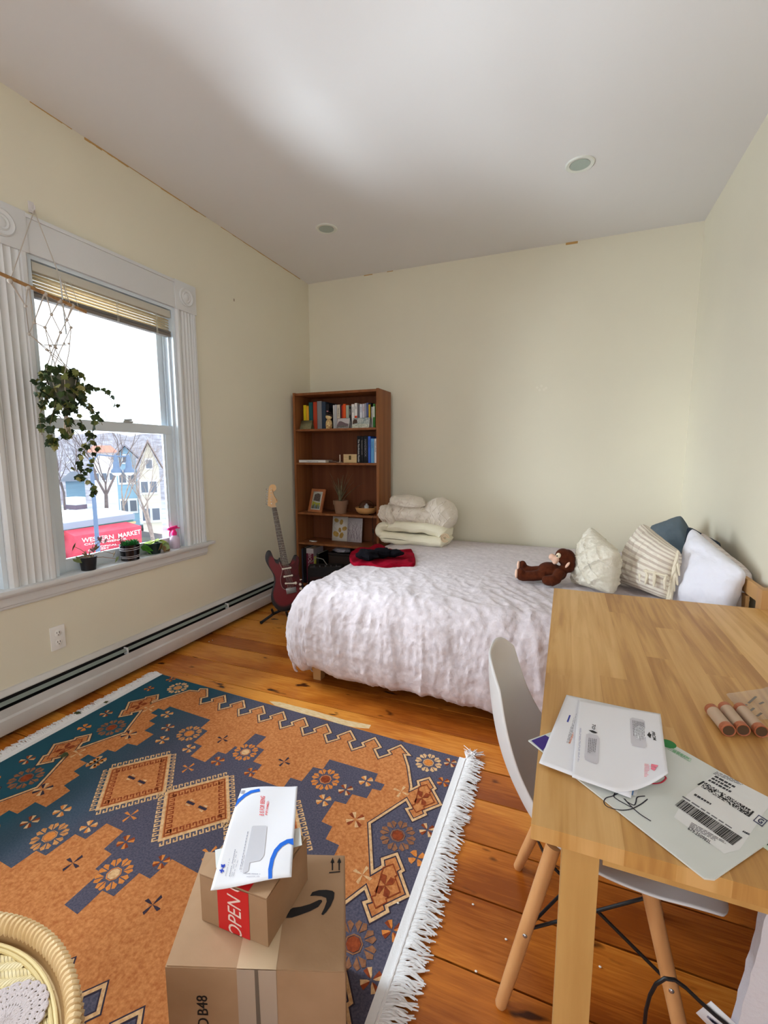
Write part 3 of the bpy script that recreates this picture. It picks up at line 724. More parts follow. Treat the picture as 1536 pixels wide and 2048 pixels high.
def knit_throw():
    m = MB()
    # main body: a big soft fold falling to the right
    def blob(c, r, seed, rot, amp, n=200, cable=True, sq=0.86):
        vs = []; k = n//2; R3 = Euler(rot).to_matrix()
        for j in range(k+1):
            th = pi*j/k
            for i in range(n):
                a = 2*pi*i/n
                cx = (abs(cos(a))**sq)*(1 if cos(a) > 0 else -1); sx = (abs(sin(a))**sq)*(1 if sin(a) > 0 else -1)
                st = sin(th)**sq; ct = (abs(cos(th))**sq)*(1 if cos(th) > 0 else -1)
                d = Vector((st*cx, st*sx, ct))
                f = 1+0.6*amp*fbm((d.x*1.6+seed, d.y*1.6, d.z*1.6), 2)
                q_ = Vector((d.x*r[0], d.y*r[1], d.z*r[2]))*f
                vs.append(Vector(c)+R3 @ q_)
        fs = [[j*n+i, (j+1)*n+i, (j+1)*n+(i+1) % n, j*n+(i+1) % n] for j in range(k) for i in range(n)]
        m.add(vs, fs, None, True)
    blob((-1.27, 3.86, 0.885), (0.25, 0.17, 0.085), 1.0, (0.1, 0.10, 0), 0.22)
    blob((-1.02, 3.89, 0.875), (0.145, 0.155, 0.135), 4.0, (0, 0.45, 0), 0.18)
    blob((-1.30, 3.82, 0.985), (0.155, 0.13, 0.05), 7.0, (0.1, 0.08, 0.1), 0.25)
    blob((-1.49, 3.80, 0.87), (0.052, 0.12, 0.082), 9.0, (0, -0.35, 0), 0.35, 120)
    blob((-1.43, 3.79, 0.865), (0.045, 0.12, 0.088), 12.0, (0, -0.25, 0), 0.35, 120)
    return m
from mathutils.bvhtree import BVHTree
tk_ = knit_throw(); ke = thing('knitted_throw', 'bulky cream cable knit throw piled on top of the ivory blanket', 'blanket', (-1.25, 3.85, 0.82))
bvk = BVHTree.FromPolygons([tuple(v) for v in tk_.v], tk_.f)
tk_.build('knit_fabric', M_knit, ke)
q = MB()
def rope(xz, r, ph=0):
    run = []
    def flush():
        if len(run) > 3: q.tube(run, [r*(1+0.22*sin(i*1.9+ph)) for i in range(len(run))], None, 7)
        run.clear()
    for x, z in xz:
        h_, n_, i_, d_ = bvk.ray_cast(Vector((x-0.20, 3.2, z+0.06)), Vector((0.2, 0.8, -0.06)).normalized())
        if h_ is None or (run and (run[-1]-h_).length > 0.045): flush()
        if h_ is not None:
            if n_.y > 0: n_ = -n_
            run.append(h_+n_*0.001)
    flush()
for k in range(-8, 14):
    for sg in (1, -1):
        x0 = -1.55+k*0.085; rope([(x0+sg*t*0.0060, 0.70+t*0.0085) for t in range(46)], 0.0052, k)
for k in range(0, 9):
    rope([(-1.52+k*0.085+0.006*sin(t*0.9), 0.70+t*0.007) for t in range(56)], 0.0058, k+3)
q.build('cable_pattern', M_knit, ke, fix=False)

# red garment and the black hat lying on it
M_red = mat('crimson_knit', (148, 6, 36), 0.9, 0.1, n=(10, 3), col2=(126, 4, 28), bump=(120, 0.5, (1,1,1), 0.004))
def cloth_patch(mb, outline, z, h, m=None, n=46, seed=0, amp=0.012, freq=11):
    xs = [p[0] for p in outline]; ys = [p[1] for p in outline]
    x0, x1, y0, y1 = min(xs), max(xs), min(ys), max(ys)
    def dist(x, y):
        ins = False; md = 9
        for k in range(len(outline)):
            ax, ay = outline[k]; bx_, by = outline[(k+1) % len(outline)]
            if (ay > y) != (by > y) and x < (bx_-ax)*(y-ay)/(by-ay)+ax: ins = not ins
            tx, ty = bx_-ax, by-ay; t = max(0, min(1, ((x-ax)*tx+(y-ay)*ty)/(tx*tx+ty*ty)))
            md = min(md, hypot(x-ax-t*tx, y-ay-t*ty))
        return md if ins else -md
    cx, cy = sum(xs)/len(xs), sum(ys)/len(ys); vs = []; nr = 26; na = 110
    # radial grid following the outline
    per = []
    for k in range(na):
        t = k/na*len(outline); i = int(t); f = t-i
        a = Vector(outline[i]+(0,)); b = Vector(outline[(i+1) % len(outline)]+(0,)); per.append(a.lerp(b, f))
    for j in range(nr+1):
        s_ = j/nr
        for k in range(na):
            p = Vector((cx, cy, 0)).lerp(per[k], sin(s_*pi/2)); e_ = max(0, 1-s_)
            hh = h*min(1, sqrt(max(0, 1-(1-min(1, e_/0.12))**2)))
            hh *= 1+0.35*fbm((p.x*4+seed, p.y*4, 0), 2)
            hh += amp*max(0, ridge((p.x*freq+seed, p.y*freq*0.7, 1)))*min(1, e_*8)
            vs.append((p.x, p.y, z+hh))
    mb.add(vs, [[j*na+k, (j+1)*na+k, (j+1)*na+(k+1) % na, j*na+(k+1) % na] for j in range(nr) for k in range(na)], m, True)
    mb.add(vs[nr*na:], [list(range(na))], m)
q = MB(); pts = [tuple(at(px, py, 2, 0.62))[:2] for px, py in [(699, 1112), (712, 1100), (735, 1096), (752, 1090), (764, 1092), (776, 1100), (800, 1101), (822, 1100), (829, 1112), (829, 1130), (800, 1131), (765, 1133), (735, 1129), (706, 1128)]]
pts = smoothpoly(pts, 4); cloth_patch(q, pts, 0.609, 0.013, None, seed=2, amp=0.016, freq=9)
one(q, 'sweater', M_red, 'dark red garment crumpled flat on the bed', 'clothing', (pts[0][0]+0.25, pts[0][1], 0.6))
M_blk = mat('black_wool', (18, 17, 22), 0.95, 0.1, bump=(140, 0.5, (1, 1, 1), 0.004))
hp = at(752, 1112, 2, 0.66)
q = MB()
def lump(mb, c, r, seed, amp=0.2, n=40, rot=None, m=None):
    k = n//2; vs = []; R3 = Euler(rot).to_matrix() if rot else None
    for j in range(k+1):
        th = pi*j/k
        for i in range(n):
            a = 2*pi*i/n; d = Vector((sin(th)*cos(a), sin(th)*sin(a), cos(th)))
            f = 1+amp*fbm((d.x*1.8+seed, d.y*1.8, d.z*1.8), 3); q_ = Vector((d.x*r[0], d.y*r[1], d.z*r[2]))*f
            if R3: q_ = R3 @ q_
            vs.append(Vector(c)+q_)
    mb.add(vs, [[j*n+i, (j+1)*n+i, (j+1)*n+(i+1) % n, j*n+(i+1) % n] for j in range(k) for i in range(n)], m, True)
lump(q, (hp.x-0.055, hp.y-0.03, 0.672), (0.085, 0.07, 0.040), 2, 0.25); lump(q, (hp.x+0.03, hp.y+0.05, 0.676), (0.075, 0.05, 0.036), 5, 0.25, rot=(0, 0, 0.5)); lump(q, (hp.x+0.105, hp.y+0.09, 0.672), (0.075, 0.045, 0.028), 8, 0.2, rot=(0, 0, 0.3))
one(q, 'knit_hat', M_blk, 'black knitted bundle lying on the dark red garment', 'hat', (hp.x, hp.y, 0.63))

# plush monkey lying with its head on the tufted cushion
M_fur = mat('brown_plush', (86, 40, 20), 0.95, 0.1, n=(40, 3), col2=(66, 28, 12), sheen=0.05, bump=(260, 0.7, (1, 1, 1), 0.004))
M_peach = mat('peach_felt', (226, 186, 164), 0.9, 0.1, bump=(200, 0.2))
M_offw = mat('cream_felt', (232, 216, 188), 0.9, 0.1)
mk = thing('plush_monkey', 'brown plush monkey toy with peach muzzle lying against the tufted cushion', 'stuffed toy', (-0.1, 2.87, 0.61))
YM = 2.88
def mp(px, py, dy=0.0): return at(px, py, 1, YM+dy)
def remesh(o, vox=0.006, sm=4):
    r = o.modifiers.new('blend', 'REMESH'); r.mode = 'VOXEL'; r.voxel_size = vox; r.use_smooth_shade = True
    s_ = o.modifiers.new('soft', 'SMOOTH'); s_.iterations = sm; s_.factor = 0.6
q = MB(); hd = mp(1134, 1117, 0.0)
q.ball(hd, (0.048, 0.048, 0.056), None, 24); q.ball(mp(1126, 1112, -0.01), (0.045, 0.045, 0.046), None, 24); q.ball(mp(1137, 1130, 0), (0.04, 0.042, 0.048), None, 24)
b_ = mp(1098, 1139, 0); q.ball(b_, (0.066, 0.056, 0.046), None, 24); q.ball(mp(1118, 1146, 0), (0.045, 0.05, 0.045), None, 24)
q.tube([mp(1090, 1148, -0.03), mp(1066, 1152, -0.04), mp(1043, 1152, -0.045)], [0.036, 0.032, 0.032], None, 16)
q.tube([mp(1085, 1141, 0.05), mp(1062, 1142, 0.06), mp(1044, 1138, 0.065)], [0.032, 0.030, 0.032], None, 16)
q.ball(mp(1041, 1148, -0.05), (0.026, 0.03, 0.040), None, 18); q.ball(mp(1045, 1132, 0.06), (0.026, 0.028, 0.036), None, 18)
q.tube([mp(1122, 1142, -0.05), mp(1112, 1158, -0.08), mp(1100, 1162, -0.09)], [0.030, 0.032, 0.036], None, 16); q.ball(mp(1098, 1161, -0.09), (0.042, 0.03, 0.032), None, 18)
o = q.build('furry_body', M_fur, mk); remesh(o, 0.005, 5)
q = MB(); q.ball(mp(1104, 1114, -0.035), (0.020, 0.024, 0.020), None, 20); q.ball(mp(1111, 1118, -0.035), (0.024, 0.026, 0.023), None, 20); q.ball(mp(1110, 1124, -0.035), (0.016, 0.024, 0.014), None, 16)
o = q.build('muzzle', M_peach, mk); remesh(o, 0.004, 3)
q = MB(); p = mp(1117, 1111, -0.052); q.ball(p, (0.014, 0.008, 0.016), None, 16); q.build('eye_patch', M_offw, mk)
q = MB(); p = mp(1114, 1112, -0.062); q.ball(p, (0.004, 0.003, 0.005), None, 10); q.build('eye', M_dark, mk)
q = MB(); p = mp(1135, 1130, -0.05); q.ball(p, (0.008, 0.006, 0.021), None, 14, rot=(0, 0.55, 0)); q.build('ear', M_peach, mk)
for (px, py, d) in ((1033, 1147, -0.06), (1037, 1131, 0.05)):
    q = MB(); p = mp(px, py, d); q.ball(p, (0.010, 0.024, 0.030), None, 14); q.build('foot_pad', M_peach, mk)

# ------------------------------------------------------------------ bookcase
M_oak = mat('brown_teak_veneer', (150, 94, 54), 0.5, 0.35, n=(6, 5, (3, 3, 0.12)), col2=(122, 72, 38))
BY0, BY1, BX0, BX1, BZT = 3.92, 4.24, -2.535, -1.622, 2.0
bc = thing('bookcase', 'tall brown wood veneer bookcase with five openings in the corner', 'bookcase', ((BX0+BX1)/2, 4.08, 0))
for nm, x in (('side_panel', BX0), ('side_panel', BX1-0.022)):
    q = MB(); q.bx(x, x+0.022, BY0, BY1, 0, BZT, None, 0.001); q.build(nm, M_oak, bc)
q = MB(); q.bx(BX0+0.022, BX1-0.022, BY0+0.004, BY1, BZT-0.022-0.005, BZT-0.005); q.build('top_board', M_oak, bc)
q = MB(); q.bx(BX0+0.02, BX1-0.02, BY1-0.008, BY1-0.001, 0.02, BZT-0.02); q.build('back_panel', mat('dark_back_veneer', (116, 66, 38), 0.6, 0.3, n=(6, 5, (3, 3, 0.1)), col2=(98, 52, 28)), bc)
SH = [1.648, 1.320, 0.820, 0.512, 0.075]
for z in SH:
    q = MB(); q.bx(BX0+0.022, BX1-0.022, BY0+0.006, BY1-0.01, z-0.020, z, None, 0.001); q.build('shelf', M_oak, bc)

def book(px0, px1, pyt, z, col, lab, y=None, depth=0.13, lean=0.0, title=None, tcol=(230, 230, 225), grp=None, band=None, name='book', pz=None):
    """upright book whose spine fills px0..px1 up to py in the photo, at real size on the shelf"""
    y = y or BY0+0.07
    a = at(px0, pyt, 1, y); b = at(px1, pyt, 1, y)
    x0, x1, zt = a.x, b.x, (a.z+b.z)/2
    w_ = x1-x0; h_ = zt-z-0.002
    key = 'cover_%d_%d_%d' % col
    mc = mat(key, col, 0.55, 0.35); mp_ = mat('book_pages', (226, 218, 200), 0.85)
    e_ = thing(name, lab, 'book', ((x0+x1)/2, y, z+0.001), grp)
    g = MB(); t_ = 0.0022
    z0_ = z+0.001
    g.bx(x0+0.0005, x0+t_, y, y+depth, z0_, z0_+h_); g.bx(x1-t_, x1-0.0005, y, y+depth, z0_, z0_+h_)
    g.bx(x0+0.0005, x1-0.0005, y-0.0015, y+0.0015, z0_, z0_+h_, None, 0.0006)
    g.build('cover', mc, e_)
    g = MB(); g.bx(x0+t_, x1-t_, y+0.0015, y+depth-0.004, z0_+0.003, z0_+h_-0.003); g.build('page_block', mp_, e_)
    if title or band:
        g = MB()
        if band: g.bx(x0+0.001, x1-0.001, y-0.0024, y-0.0014, z0_+h_*band[0], z0_+h_*band[1], mat('spine_%d_%d_%d' % band[2], band[2], 0.5))
        if title:
            sz = w_*0.62
            M = frame(((x0+x1)/2+sz*0.36*-1, y-0.0026, z0_+h_*0.88), (0, 0, -1), (1, 0, 0))
            text_mb(g, title, sz, M, mat('lettering_%d_%d_%d' % tcol, tcol, 0.5), 0.0002)
        g.build('spine_print', None, e_)
    return e_
G1 = 'books on the top shelf'; G2 = 'books on the second shelf'; G5 = 'books on the bottom shelf'
z1 = SH[0]
def X4(x): return 570+x/6.678
def Y4(y): return 770+y/6.678
tops = [
 (245, 282, 268, (214, 190, 22), 'bright yellow book, leftmost on the top shelf', None, None),
 (284, 316, 280, (226, 164, 40), 'golden yellow book between bright yellow and teal ones', None, None),
 (318, 366, 230, (24, 88, 92), 'thick teal hardback on the top shelf', None, None),
 (374, 424, 226, (182, 62, 34), 'rust orange hardback beside the grey tome', None, None),
 (428, 488, 214, (134, 134, 138), 'thick grey hardback, tallest on the top shelf', None, None),
 (492, 542, 225, (44, 60, 80), 'dark blue hardback left of the wooden doll', None, None),
 (546, 586, 250, (24, 24, 30), 'black book hidden partly behind the wooden doll', None, None),
 (640, 664, 268, (214, 212, 210), 'white paperback right of the wooden doll', None, None),
 (666, 690, 262, (190, 190, 196), 'pale grey paperback above the mountain card', None, None),
 (692, 734, 262, (214, 202, 184), 'cream paperback with dark lettering above the mountain card', 'TRAVELS', (60, 50, 50)),
 (737, 756, 268, (56, 20, 26), 'thin dark maroon book beside orange ones', None, None),
 (757, 774, 270, (196, 56, 32), 'thin red book next to the orange paperback', None, None),
 (775, 810, 252, (232, 88, 30), 'bright orange paperback above the mountain card', None, None),
 (814, 852, 268, (168, 176, 160), 'pale green grey paperback on the top shelf', None, None),
 (854, 884, 285, (46, 40, 40), 'narrow black book with small white print', 'STORIES', (200, 190, 180)),
 (888, 926, 255, (236, 234, 232), 'white paperback with bold black lettering', 'CITIES', (24, 24, 24)),
 (930, 964, 240, (238, 234, 230), 'white paperback with orange red foot', 'LIFE', (60, 60, 66)),
 (968, 996, 262, (100, 98, 104), 'narrow grey book between two white ones', None, None),
 (998, 1030, 254, (224, 228, 236), 'white paperback with blue lettering above the landscape card', 'ESSAYS', (40, 70, 130)),
 (1034, 1062, 250, (208, 204, 214), 'pale lilac paperback with red print', 'POEMS', (150, 40, 40)),
 (1064, 1086, 244, (164, 166, 178), 'slim silver grey book on the top shelf', None, None),
 (1088, 1114, 236, (86, 98, 146), 'slim blue violet book beside the yellow one', None, None),
 (1116, 1140, 258, (226, 184, 40), 'slim yellow paperback right of the blue violet one', None, None),
 (1143, 1152, 236, (24, 22, 24), 'very thin black booklet on the top shelf', None, None),
 (1155, 1172, 290, (228, 228, 222), 'thin white book left of the green one', None, None),
 (1176, 1200, 252, (76, 148, 66), 'green and white paperback near the right end', None, None),
 (1212, 1230, 250, (196, 140, 80), 'slim tan book at the right end of the top shelf', None, None),
]
for i, (a, b, t_, c_, lab, ti, tc_) in enumerate(tops):
    band = (0.02, 0.50, (220, 74, 30)) if 'orange red foot' in lab else ((0.45, 0.9, (224, 232, 218)) if 'green and white' in lab else None)
    book(X4(a), X4(b), Y4(t_), z1, c_, lab, title=ti, tcol=tc_ or (230, 230, 230), grp=G1, band=band, y=BY0+0.10 if i > 6 else BY0+0.09)
z2 = SH[1]
for (a, b, t_, c_, lab, ti, tc_) in [
 (962, 1010, 680, (16, 18, 26), 'black hardback with white title, leftmost on the second shelf', 'The Nonfiction Reader', (225, 225, 225)),
 (1013, 1042, 690, (20, 20, 24), 'narrow black book with grey title on the second shelf', 'THE PROGRAM GUIDE', (150, 150, 150)),
 (1046, 1106, 678, (14, 16, 24), 'thick black book beside the royal blue one', 'HANDBOOK', (130, 130, 140)),
 (1109, 1143, 684, (56, 98, 200), 'royal blue book on the second shelf', 'METHODS', (30, 50, 110)),
 (1147, 1190, 714, (96, 160, 214), 'sky blue book on the second shelf', 'GUIDE', (70, 120, 170)),
 (1194, 1226, 714, (232, 232, 236), 'white book at the right end of the second shelf', 'PUBLIC SPACE', (50, 50, 60))]:
    book(X4(a), X4(b), Y4(t_), z2, c_, lab, title=ti, tcol=tc_, grp=G2, y=BY0+0.03, depth=0.17)
# objects in front of the books
def p_at(px, py, y): return at(px, py, 1, y)
# folded cards
def tent_card(x0, x1, top_px, y, z, m, label, print_fn=None):
    a = p_at(X4(x0), Y4(580), y); b = p_at(X4(x1), Y4(580), y); t_ = p_at(X4((x0+x1)/2), Y4(top_px), y)
    h_ = t_.z-z; d = 0.05
    e_ = thing('greeting_card', label, 'card', ((a.x+b.x)/2, y, z))
    g = MB(); v = [(a.x, y, z), (b.x, y, z), (b.x, y+d*0.7, z+h_), (a.x, y+d*0.7, z+h_), (a.x, y+d*1.4, z), (b.x, y+d*1.4, z)]
    g.add(v, [[0, 1, 2, 3], [3, 2, 5, 4]], m); g.build('card_stock', None, e_, solid=0.001, fix=False)
    if print_fn:
        g = MB(); ux = Vector((b.x-a.x, 0, 0)); uy = Vector((0, d*0.7, h_)); o_ = Vector((a.x, y, z)); nn = Vector((0, -1, d*0.7/h_)).normalized()
        print_fn(g, lambda s_, t__, k=1: o_+ux*s_+uy*t__+nn*(0.0008+0.0002*k)); g.build('picture', None, e_, fix=False)
def pic_mountain(g, F):
    g.poly([F(0.04, 0.04), F(0.96, 0.04), F(0.96, 0.96), F(0.04, 0.96)], mat('card_sky', (196, 190, 192), 0.7))
    g.add([F(0.04, 0.04, 2), F(0.96, 0.04, 2), F(0.96, 0.42, 2), F(0.7, 0.5, 2), F(0.5, 0.62, 2), F(0.3, 0.72, 2), F(0.15, 0.66, 2), F(0.04, 0.3, 2)], [list(range(8))], mat('card_hill', (110, 92, 96), 0.7))
    g.add([F(0.04, 0.04, 3), F(0.96, 0.04, 3), F(0.96, 0.16, 3), F(0.5, 0.3, 3), F(0.04, 0.2, 3)], [list(range(5))], mat('card_fore', (78, 76, 74), 0.7, n=(90, 2), col2=(140, 136, 130)))
def pic_land(g, F):
    g.poly([F(0.02, 0.02), F(0.98, 0.02), F(0.98, 0.98), F(0.02, 0.98)], mat('card_teal_sky', (120, 138, 140), 0.6, n=(60, 2), col2=(200, 204, 200)))
    g.add([F(0.02, 0.02, 2), F(0.98, 0.02, 2), F(0.98, 0.34, 2), F(0.6, 0.42, 2), F(0.02, 0.36, 2)], [list(range(5))], mat('card_field', (150, 160, 140), 0.6, n=(80, 3), col2=(220, 220, 210)))
    g.add([F(0.02, 0.36, 3), F(0.3, 0.5, 3), F(0.25, 0.8, 3), F(0.1, 0.9, 3), F(0.02, 0.7, 3)], [list(range(5))], mat('card_brown', (72, 52, 40), 0.6))
tent_card(195, 345, 470, BY0+0.015, z1, mat('glitter_card_green', (150, 144, 108), 0.8, n=(240, 2), col2=(104, 98, 66)), 'mottled olive folded card standing under the yellow books')
tent_card(680, 848, 440, BY0+0.02, z1, mat('card_white', (222, 220, 220), 0.7), 'postcard of a grey mountain standing on the top shelf', pic_mountain)
tent_card(890, 1120, 435, BY0+0.015, z1, MATS['card_white'], 'postcard of a pale landscape standing near the right of the top shelf', pic_land)
# wooden kokeshi-like doll
c0 = p_at(X4(588), Y4(580), BY0+0.04); ht = p_at(X4(588), Y4(340), BY0+0.04).z-z1; r0 = (p_at(X4(628), Y4(500), BY0+0.04).x-p_at(X4(548), Y4(500), BY0+0.04).x)/2
dl = thing('wooden_doll', 'small painted wooden doll with black hair bun on the top shelf', 'doll', (c0.x, BY0+0.04, z1))
q = MB(); q.lathe([(r0*0.85, 0), (r0*0.95, 0.01), (r0, ht*0.25), (r0*0.85, ht*0.42), (r0*0.5, ht*0.5), (r0*0.45, ht*0.53)], (c0.x, BY0+0.04, z1), 28); q.build('torso', mat('doll_dress', (222, 196, 136), 0.4, n=(60, 1), col2=(150, 100, 60)), dl)
q = MB(); q.ball((c0.x, BY0+0.04, z1+ht*0.66), (r0*0.98, r0*0.95, ht*0.165)); q.build('head', mat('doll_skin', (232, 206, 154), 0.4), dl)
q = MB(); q.ball((c0.x+0.001, BY0+0.043, z1+ht*0.705), (r0*1.06, r0*1.0, ht*0.155)); q.ball((c0.x, BY0+0.045, z1+ht*0.89), (r0*0.6, r0*0.6, ht*0.07)); q.build('hair', mat('doll_hair', (26, 16, 18), 0.35), dl)
q = MB(); q.ball((c0.x-0.004, BY0+0.022, z1+ht*0.95), (r0*0.34, 0.006, 0.005)); q.build('hair_bow', mat('doll_pink', (214, 150, 170), 0.5), dl)
q = MB()
for s_ in (-1, 1): q.tube([(c0.x-0.002+s_*0.009-0.003, BY0+0.04-r0*0.93, z1+ht*0.66), (c0.x-0.002+s_*0.009+0.003, BY0+0.04-r0*0.93, z1+ht*0.66)], 0.0008, None, 5)
q.build('face_paint', M_dark, dl)
# black folded item on top of the books behind the doll
a = p_at(X4(620), Y4(285), BY0+0.13)
q = MB(); q.box((a.x+0.005, BY0+0.15, a.z+0.002), (0.085, 0.10, 0.05), None, (0, 0.12, 0), 0.014)
one(q, 'camera_pouch', M_blk, 'small black pouch lying behind the doll on top of books', 'pouch', (a.x-0.02, BY0+0.13, a.z-0.02))

# second shelf: flat white book, candle, small box
y_ = BY0+0.03; a = p_at(X4(186), Y4(1000), y_); b = p_at(X4(540), Y4(1005), y_)
e = thing('book', 'white paperback lying flat at the left of the second shelf', 'book', ((a.x+b.x)/2, y_+0.08, z2), 'flat books')
q = MB(); t_ = a.z-z2; q.bx(a.x, b.x, y_, y_+0.15, z2+0.001, z2+0.003); q.bx(a.x, b.x, y_, y_+0.15, z2+t_-0.003, z2+t_-0.001); q.bx(a.x, b.x, y_, y_+0.003, z2+0.001, z2+t_-0.001, None, 0.001); q.build('cover', mat('flat_cover_white', (226, 224, 220), 0.5), e)
q = MB(); q.bx(a.x+0.002, b.x-0.002, y_+0.003, y_+0.148, z2+0.003, z2+t_-0.003); q.build('page_block', MATS['book_pages'], e)
q = MB(); text_mb(q, 'a field guide to small things', 0.012, frame((a.x+0.09, y_-0.0005, z2+t_*0.3), (1, 0, 0), (0, 0, 1)), mat('lettering_80_80_100', (80, 80, 100), 0.5), 0.0002); q.build('spine_print', None, e)
c_ = p_at(X4(620), Y4(1015), BY0+0.13)
q = MB(); q.bx(c_.x-0.09, c_.x+0.07, BY0+0.10, BY0+0.24, z2+0.001, z2+0.018, None, 0.002); one(q, 'book', mat('dusk_cover', (96, 72, 62), 0.6), 'thin dull brown book lying flat behind the candle', 'book', (c_.x, BY0+0.16, z2), 'flat books')
c_ = p_at(X4(735), Y4(1030), BY0+0.05)
e = thing('candle_holder', 'tiny white candle on a small dish on the second shelf', 'candle', (c_.x, BY0+0.05, z2))
q = MB(); q.lathe([(0.012, 0), (0.030, 0.003), (0.034, 0.008), (0.030, 0.007), (0.008, 0.005), (0.008, 0.014), (0.006, 0.014)], (c_.x-0.002, BY0+0.05, z2), 24); q.build('dish', mat('pinkish_ceramic', (206, 180, 160), 0.35), e)
q = MB(); q.cyl((c_.x, BY0+0.05, z2+0.01), (c_.x, BY0+0.05, z2+0.078), 0.005, 0.0045, None, 12); q.build('candle_stick', mat('wax_white', (232, 216, 200), 0.5), e)
y_ = BY0+0.03; a = p_at(X4(780), Y4(925), y_); b = p_at(X4(958), Y4(1044), y_)
e = thing('wooden_box', 'small pale wooden keepsake box with brass clasp beside the black books', 'box', ((a.x+b.x)/2, y_+0.05, z2))
M_bamb = mat('pale_bamboo', (214, 188, 142), 0.5, n=(5, 3, (1, 1, 14)), col2=(196, 166, 118))
q = MB(); q.bx(a.x, b.x-0.001, y_, y_+0.11, z2+0.001, z2+(a.z-z2)*0.68, None, 0.001); q.build('box_base', M_bamb, e)
q = MB(); q.bx(a.x, b.x-0.001, y_, y_+0.11, z2+(a.z-z2)*0.69, a.z, None, 0.001); q.build('lid', M_bamb, e)
q = MB(); q.bx((a.x+b.x)/2-0.011, (a.x+b.x)/2+0.011, y_-0.004, y_, z2+(a.z-z2)*0.36, z2+(a.z-z2)*0.84, None, 0.001); q.build('clasp', mat('dark_brass', (90, 76, 44), 0.4, metal=0.8), e)

# third shelf: framed photo, dry plant in clay pot, diffuser
z3 = SH[2]
def X5(x): return 570+x/6.678
def Y5(y): return 920+y/6.678
y_ = BY0+0.06
tl = p_at(X5(335), Y5(368), y_+0.05); trr = p_at(X5(560), Y5(374), y_+0.05); blc = p_at(X5(292), Y5(668), y_-0.02); brc = p_at(X5(524), Y5(684), y_-0.02)
e = thing('photo_frame', 'wooden picture frame leaning back on the third shelf', 'picture frame', ((blc.x+brc.x)/2, y_, z3))
wv = 0.185; hv = 0.24
ux = Vector((0.97, -0.24, 0)).normalized(); uy = Vector((0.12, 0.26, 0.95)); uy = (uy-ux*uy.dot(ux)).normalized(); nn = ux.cross(uy)
o_ = Vector((blc.x, BY0+0.065, z3+0.002)); Mf = frame(o_, ux, uy)
g = MB(); bw = 0.026
for (x0, x1, y0, y1) in ((0, wv, 0, bw), (0, wv, hv-bw, hv), (0, bw, bw, hv-bw), (wv-bw, wv, bw, hv-bw)): g.box((0, 0, 0), (1, 1, 1)) if False else g.add(*(lambda B: ([Mf @ v for v in B.v], B.f))(MB().bx(x0, x1, y0, y1, -0.008, 0.008, None, 0.002)))
g.build('frame_border', mat('frame_wood', (176, 112, 72), 0.45, n=(5, 3, (1, 8, 1)), col2=(156, 94, 58)), e)
g = MB(); g.poly([Mf @ Vector(v) for v in [(bw, bw, 0.001), (wv-bw, bw, 0.001), (wv-bw, hv-bw, 0.001), (bw, hv-bw, 0.001)]], mat('mat_board', (216, 212, 204), 0.7)); g.build('mount', None, e, solid=0.001)
g = MB(); q0, q1, q2, q3 = bw+0.012, wv-bw-0.012, bw+0.012, hv-bw-0.012
F = lambda s_, t__, k=1: Mf @ Vector((q0+(q1-q0)*s_, q2+(q3-q2)*t__, 0.002+0.0004*k))
g.poly([F(0, 0), F(1, 0), F(1, 1), F(0, 1)], mat('photo_pale', (178, 182, 172), 0.5))
g.poly([F(0, 0, 2), F(1, 0, 2), F(1, 0.38, 2), F(0.6, 0.36, 2), F(0, 0.46, 2)], mat('photo_yellowgreen', (160, 158, 60), 0.5))
g.poly([F(0.08, 0.5, 2), F(0.9, 0.45, 2), F(0.86, 0.9, 2), F(0.5, 0.97, 2), F(0.12, 0.88, 2)], mat('photo_trunk', (70, 58, 56), 0.5, n=(70, 2), col2=(100, 90, 84)))
for k in range(7): g.poly([F(k/7+0.01, 0.0, 3), F(k/7+0.12, 0.0, 3), F(k/7+0.10, 0.2+0.05*(k % 3), 3), F(k/7+0.03, 0.2+0.05*(k % 3), 3)], mat('photo_blue_%d' % (k % 3), [(40, 62, 110), (30, 34, 50), (70, 100, 150)][k % 3], 0.5))
g.build('photograph', None, e, fix=False)
g = MB(); g.add([Mf @ v for v in MB().bx(0.07, 0.11, 0.0, hv*0.75, -0.010, -0.008).v], MB().bx(0, 1, 0, 1, 0, 1).f); g.build('backing_board', mat('backing_brown', (90, 64, 44), 0.8), e)

cx_ = p_at(X5(752), Y5(700), BY0+0.11); r1 = 0.050
e = thing('potted_plant', 'spiky dry plant in a clay pot on the third shelf', 'plant', (cx_.x, BY0+0.10, z3))
ph = p_at(X5(752), Y5(540), BY0+0.10).z-z3
q = MB(); r1 = (p_at(X5(842), Y5(560), BY0+0.10).x-p_at(X5(660), Y5(560), BY0+0.10).x)/2
q.lathe([(r1*0.70, 0), (r1*0.90, ph*0.68), (r1*0.90, ph*0.69), (r1, ph*0.70), (r1*1.02, ph), (r1*0.92, ph), (r1*0.86, ph*0.88), (0.0001, ph*0.88)], (cx_.x, BY0+0.10, z3), 36); q.build('clay_pot', mat('terracotta_dull', (140, 106, 84), 0.8), e)
q = MB(); R_ = random.Random(8); z0 = z3+ph*0.86
tips = [(580, 160, .02), (620, 235, -.03), (640, 300, .05), (700, 230, 0), (730, 250, .03), (790, 200, -.02), (828, 150, .02), (885, 180, .04), (935, 280, -.02), (1030, 300, .05), (870, 400, -.05), (660, 340, -.04), (750, 240, -.06), (800, 260, .07), (720, 300, -.05)]
